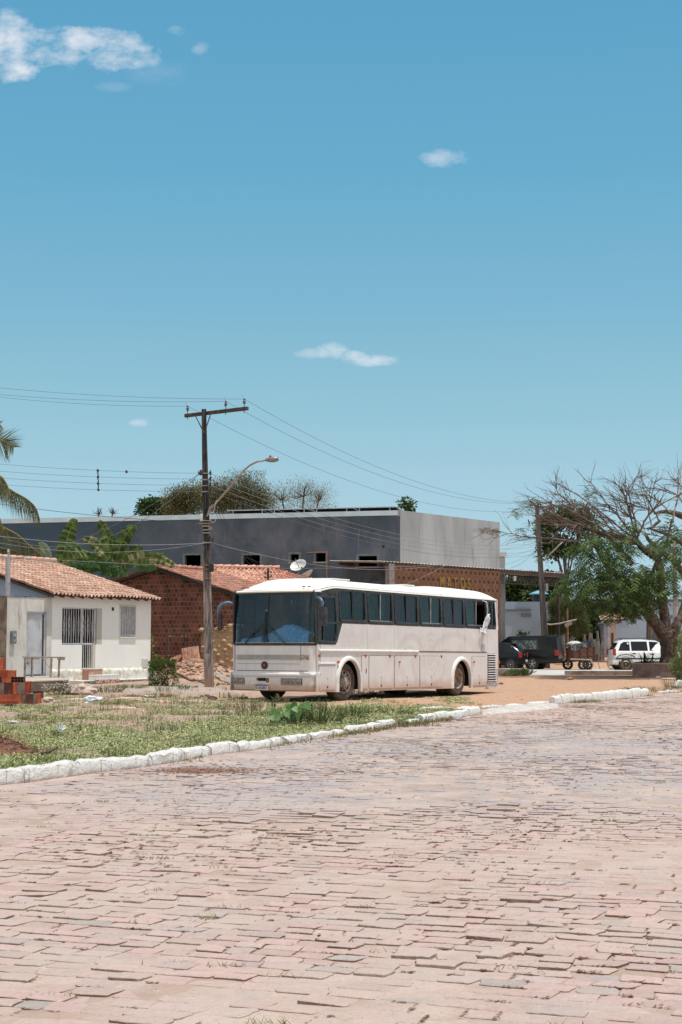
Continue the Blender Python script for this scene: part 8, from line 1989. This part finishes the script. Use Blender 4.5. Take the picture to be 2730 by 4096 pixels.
        m.add(vs,[(i*3+j,i*3+j+1,i*3+j+4,i*3+j+3) for i in range(5) for j in range(2)],cc); m.build('leaf',LEAF,root,smooth=True)
    ms.build('stem',simple('green_stem',(.16,.20,.08),.7),root)
    # agave in planter
    b=Vector(P(2590,2656,66.2)); root=empty('spiky_plant',tuple(b),label='dark spiky plant with sword leaves in the planter before the white car',cat='plant'); 
    for i in range(46):
        a=rr.uniform(0,2*pi); el_=rr.uniform(.1,1.35); L_=rr.uniform(.35,.75)*(1.25 if abs(cos(a))>.8 else 1); d=Vector((cos(a)*cos(el_)*1.3,sin(a)*cos(el_),sin(el_))); o=Vector((rr.gauss(0,.16),rr.gauss(0,.1),0)); sd=d.cross(Vector((0,0,1))).normalized()*.022; m=MB(); mid=o+d*L_*.55; tip=o+d*L_+Vector((0,0,-.10*L_)); m.add([o-sd,o+sd,mid+sd,mid-sd,tip],[(0,1,2,3),(3,2,4)],jit((.035,.055,.028),rr,.4)); m.build('blade',LEAF,root)
    b=Vector(P(2655,2650,66)); root=empty('spiky_plant',tuple(b),label='small spiky tuft beside the left foot of the big trunk',cat='plant')
    for i in range(12):
        a=rr.uniform(2.2,4.0); el_=rr.uniform(.1,1.0); L_=rr.uniform(.3,.6); d=Vector((cos(a)*cos(el_),sin(a)*.3,sin(el_))); o=Vector((0,0,0)); sd=d.cross(Vector((0,0,1))).normalized()*.018; m=MB(); m.add([o-sd,o+sd,o+d*L_*.6+sd,o+d*L_*.6-sd,o+d*L_],[(0,1,2,3),(3,2,4)],jit((.045,.05,.03),rr,.4)); m.build('blade',LEAF,root)
    # shrub at right edge
    b=Vector(G(2740,2745)); root=empty('edge_shrub',tuple(b),label='light green narrow leaved shrub filling the right edge beside the planter',cat='shrub'); m=MB(); ms=MB(); Y=b.y
    for (u,v,ru,rv_,n_) in ((2745,2620,45,55,900),(2725,2680,45,35,900),(2760,2560,50,50,700),(2700,2660,26,25,300),(2760,2700,60,50,600)):
        for _ in range(n_):
            a=rr.uniform(0,2*pi); k=rr.random()**.5; p=Vector(P(u+ru*k*cos(a),v+rv_*k*sin(a),Y+rr.uniform(-.5,.5)))-b
            leaf(m,p,rv(rr,1)+Vector((0,0,.3)),rr.uniform(.07,.13),.028,jit(rr.choice([(.17,.21,.08),(.22,.26,.11),(.10,.14,.05),(.26,.27,.13)]),rr,.2),rr)
    for i in range(14): e=Vector(P(rr.uniform(2700,2790),rr.uniform(2530,2650),Y))-b; ms.tube([(rr.uniform(-.1,.2),0,0),e*.5,e],.012,4)
    m.build('foliage',LEAF,root); ms.build('stem',BARKN,root)
    # creeper climbing left of the planter trunk
    b=Vector(P(2705,2650,66.0)); root=empty('climbing_shrub',tuple(b),label='olive shrub growing against the right side of the big trunk',cat='shrub'); m=MB()
    for (u,v,ru,rv_,n_) in ((2712,2600,20,50,500),(2722,2545,14,35,260)):
        for _ in range(n_):
            a=rr.uniform(0,2*pi); k=rr.random()**.5; p=Vector(P(u+ru*k*cos(a),v+rv_*k*sin(a),66+rr.uniform(-.3,.3)))-b; leaf(m,p,rv(rr,1),rr.uniform(.06,.1),.04,jit(rr.choice([(.14,.15,.06),(.18,.19,.08)]),rr,.2),rr)
    m.build('foliage',LEAF,root)
smallplants()

def grass():
    rr=random.Random(41); m=MB(); n_=0
    V=m.v; Fc=m.f; C=m.c
    def blade(x,y,z,h,w,lean,cc,flat):
        a=rr.uniform(0,2*pi); dx,dy=cos(a),sin(a)
        if flat:
            l=h; o=len(V); zz=z+rr.uniform(.004,.05)
            V.append((x-dy*w,y+dx*w,zz)); V.append((x+dy*w,y-dx*w,zz)); V.append((x+dx*l+dy*w*.5,y+dy*l-dx*w*.5,zz+rr.uniform(-.005,.02))); V.append((x+dx*l-dy*w*.5,y+dy*l+dx*w*.5,zz+rr.uniform(-.005,.02)))
            Fc.append((o,o+1,o+2,o+3)); C.append(cc)
        else:
            o=len(V); V.append((x-dy*w,y+dx*w,z-.01)); V.append((x+dy*w,y-dx*w,z-.01)); V.append((x+dx*lean,y+dy*lean,z+h)); Fc.append((o,o+1,o+2)); C.append(cc)
    tries=0
    while n_<88000 and tries<900000:
        tries+=1
        y=16.2+ (42-16.2)*rr.random()**1.15; x=rr.uniform(-y*.24,min(3.4,y*.24))
        if kd(x,y)<.17: continue
        g=greenw(x,y)+1.05*noise.noise(Vector((x*.8,y*.5,3)))+.65*noise.noise(Vector((x*4,y*3,8)))
        if g<.42+rr.random()*.3: 
            continue
        n_+=1; z=terr(x,y); k=noise.noise(Vector((x*1.3,y*1.3,20))); 
        dry=rr.random()<(.20+.5*max(0,k))
        cc=jit((.38,.31,.19),rr,.25) if dry else jit(rr.choice([(.29,.34,.14),(.34,.38,.18),(.23,.275,.11),(.38,.41,.23)]),rr,.22)
        s=1+.02*(y-16)
        if rr.random()<.8: blade(x,y,z,rr.uniform(.015,.04)*s,rr.uniform(.006,.013)*s,0,cc,True)
        else: blade(x,y,z,rr.uniform(.03,.09)*(1+.6*max(0,noise.noise(Vector((x*2,y*2,9))))),.004*s,rr.uniform(0,.04),cc,False)
    # taller tufts standing out of the low cover
    made=0
    while made<230:
        y=16.3+(44-16.3)*rr.random()**1.1; x=rr.uniform(-y*.24,min(3.4,y*.24))
        if kd(x,y)<.1 or (y>36 and x>-2.5): continue
        if greenw(x,y)<.05 and rr.random()<.6: continue
        made+=1; hh=rr.uniform(.05,.20)*(1.5 if rr.random()<.12 else 1); base=rr.choice([(.20,.24,.09),(.15,.19,.07),(.30,.26,.14),(.36,.29,.17),(.12,.15,.06)])
        for _ in range(rr.randint(10,46)):
            px,py=x+rr.gauss(0,.05+hh*.35),y+rr.gauss(0,.04+hh*.3); 
            if kd(px,py)<.06: continue
            z=terr(px,py)
            blade(px,py,z,hh*rr.uniform(.5,1.1),.005+.004*rr.random(),rr.uniform(0,hh*.5),jit(base,rr,.25),False)
            if rr.random()<.6: 
                o=len(V); blade(px,py,z+hh*rr.uniform(.2,.8),rr.uniform(.02,.045),.010,0,jit(base,rr,.25),True)
    # dry sparse stuff further back and over the kerb line on the road side
    for _ in range(17000):
        y=rr.uniform(26,50); x=rr.uniform(-y*.24,min(2,y*.1))
        if kd(x,y)<.3 or (x>-3.2 and y>39): continue
        k=noise.noise(Vector((x*.9,y*.6,33)))+.5*noise.noise(Vector((x*3,y*2,3)))
        if k<.05+.25*rr.random(): continue
        cc=jit(rr.choice([(.25,.20,.11),(.32,.25,.15),(.17,.17,.07),(.14,.17,.06)]),rr,.2); z=terr(x,y)
        if rr.random()<.4: blade(x,y,z,rr.uniform(.02,.06),.012,0,cc,True)
        else: blade(x,y,z,rr.uniform(.04,.15),.007,rr.uniform(0,.05),cc,False)
    for _ in range(9000):
        y=rr.uniform(16,47); 
        x=rr.uniform(-4.2,8.8); ky=kerby(x); off=abs(rr.gauss(0,.22)); y=ky-off/.62
        wgt=noise.noise(Vector((x*.9,1,5)))+(.45 if -.2<x<2.2 else -.05)
        if wgt<rr.random()*.5 or y<16: continue
        cc=jit(rr.choice([(.24,.19,.09),(.30,.22,.12),(.17,.17,.07),(.20,.11,.07),(.14,.18,.06)]),rr,.25); z=-.012+rr.uniform(0,.02)
        if rr.random()<.5: blade(x,y,z,rr.uniform(.02,.06),.01,0,cc,True)
        else: blade(x,y,z,rr.uniform(.03,.12),.007,rr.uniform(0,.05),cc,False)
    tag(m.build('grass',DRY),'low green ground cover and dry grass between the kerb and the houses','grass',kind='stuff')
    # reddish litter and tufts caught in the joints of the cobbles
    m=MB(); V=m.v; Fc=m.f; C=m.c; rot=R(-19)
    rot=R(-19); cr,sr=cos(rot),sin(rot)
    for (X,Y,hx,hy,tx,ty,z0) in JOINTS:
        k=noise.noise(Vector((X*.45,Y*.3,50)))+.5*noise.noise(Vector((X*1.6,Y*1.2,5)))+.10
        if 12<Y<26: k+=.12*ss(-3,1,X)
        if rr.random()>.22+.9*max(0,k): continue
        n_j=int(rr.uniform(5,26)*(1+max(0,k))); side=rr.random()
        t0=rr.uniform(-.9,.3); t1=min(1,t0+rr.uniform(.3,1.6))
        for j in range(n_j):
            if side<.75: lx,ly=hx*rr.uniform(t0,t1),-hy-rr.uniform(.001,.018)
            else: lx,ly=hx+rr.uniform(.0,.014),hy*rr.uniform(-1,.7)
            px,py=X+lx*cr-ly*sr,Y+lx*sr+ly*cr; z=-.004+rr.uniform(0,.010)
            l=rr.uniform(.006,.017)*(1+.02*Y); a=rr.uniform(-.5,.5)+rot; dx,dy=cos(a)*l,sin(a)*l; w=rr.uniform(.25,.45); o=len(V)
            V.extend([(px,py,z),(px+dx-dy*w,py+dy+dx*w,z+.003),(px+dx*1.2,py+dy*1.2,z+rr.uniform(0,.006)),(px+dx*.5+dy*w,py+dy*.5-dx*w,z)]); Fc.append((o,o+1,o+2,o+3)); C.append(jit(rr.choice([(.20,.11,.075),(.27,.15,.10),(.15,.09,.065),(.32,.21,.14)]),rr,.2))
    for _ in range(70):
        y=6+26*rr.random()**1.4; x=rr.uniform(-y*.22,y*.22)
        if kd(x,y)>-.3: continue
        for j in range(rr.randint(8,26)):
            px,py=x+rr.gauss(0,.05),y+rr.gauss(0,.015); a=rr.uniform(0,2*pi); h=rr.uniform(.01,.035); o=len(V); V.extend([(px-.003,py,-.005),(px+.003,py,-.005),(px+cos(a)*.03,py+sin(a)*.03,h)]); Fc.append((o,o+1,o+2)); C.append(jit(rr.choice([(.25,.26,.13),(.18,.2,.08),(.34,.28,.17)]),rr,.2))
    # one larger patch of dark needles left of centre, near the kerb
    cx,cy,_z=G(800,3085)
    for _ in range(2600):
        px,py=cx+rr.gauss(0,.33),cy+rr.gauss(0,.22); l=rr.uniform(.015,.04); a=rr.uniform(0,pi); o=len(V); z=.004+rr.uniform(0,.008); dx,dy=cos(a)*l,sin(a)*l; V.extend([(px,py,z),(px+dx-dy*.2,py+dy+dx*.2,z+.003),(px+dx*1.2,py+dy*1.2,z),(px+dx*.5+dy*.2,py+dy*.5-dx*.2,z)]); Fc.append((o,o+1,o+2,o+3)); C.append(jit((.26,.14,.10),rr,.25))
    tag(m.build('joint_litter',DRY),'reddish dry leaf litter and small tufts in the cobble joints','leaf litter',kind='stuff')
grass()

# everything labelled and countable is a thing
for o in list(S.objects):
    if o.parent is None and o.get('label') and not o.get('kind'): o['kind']='thing'
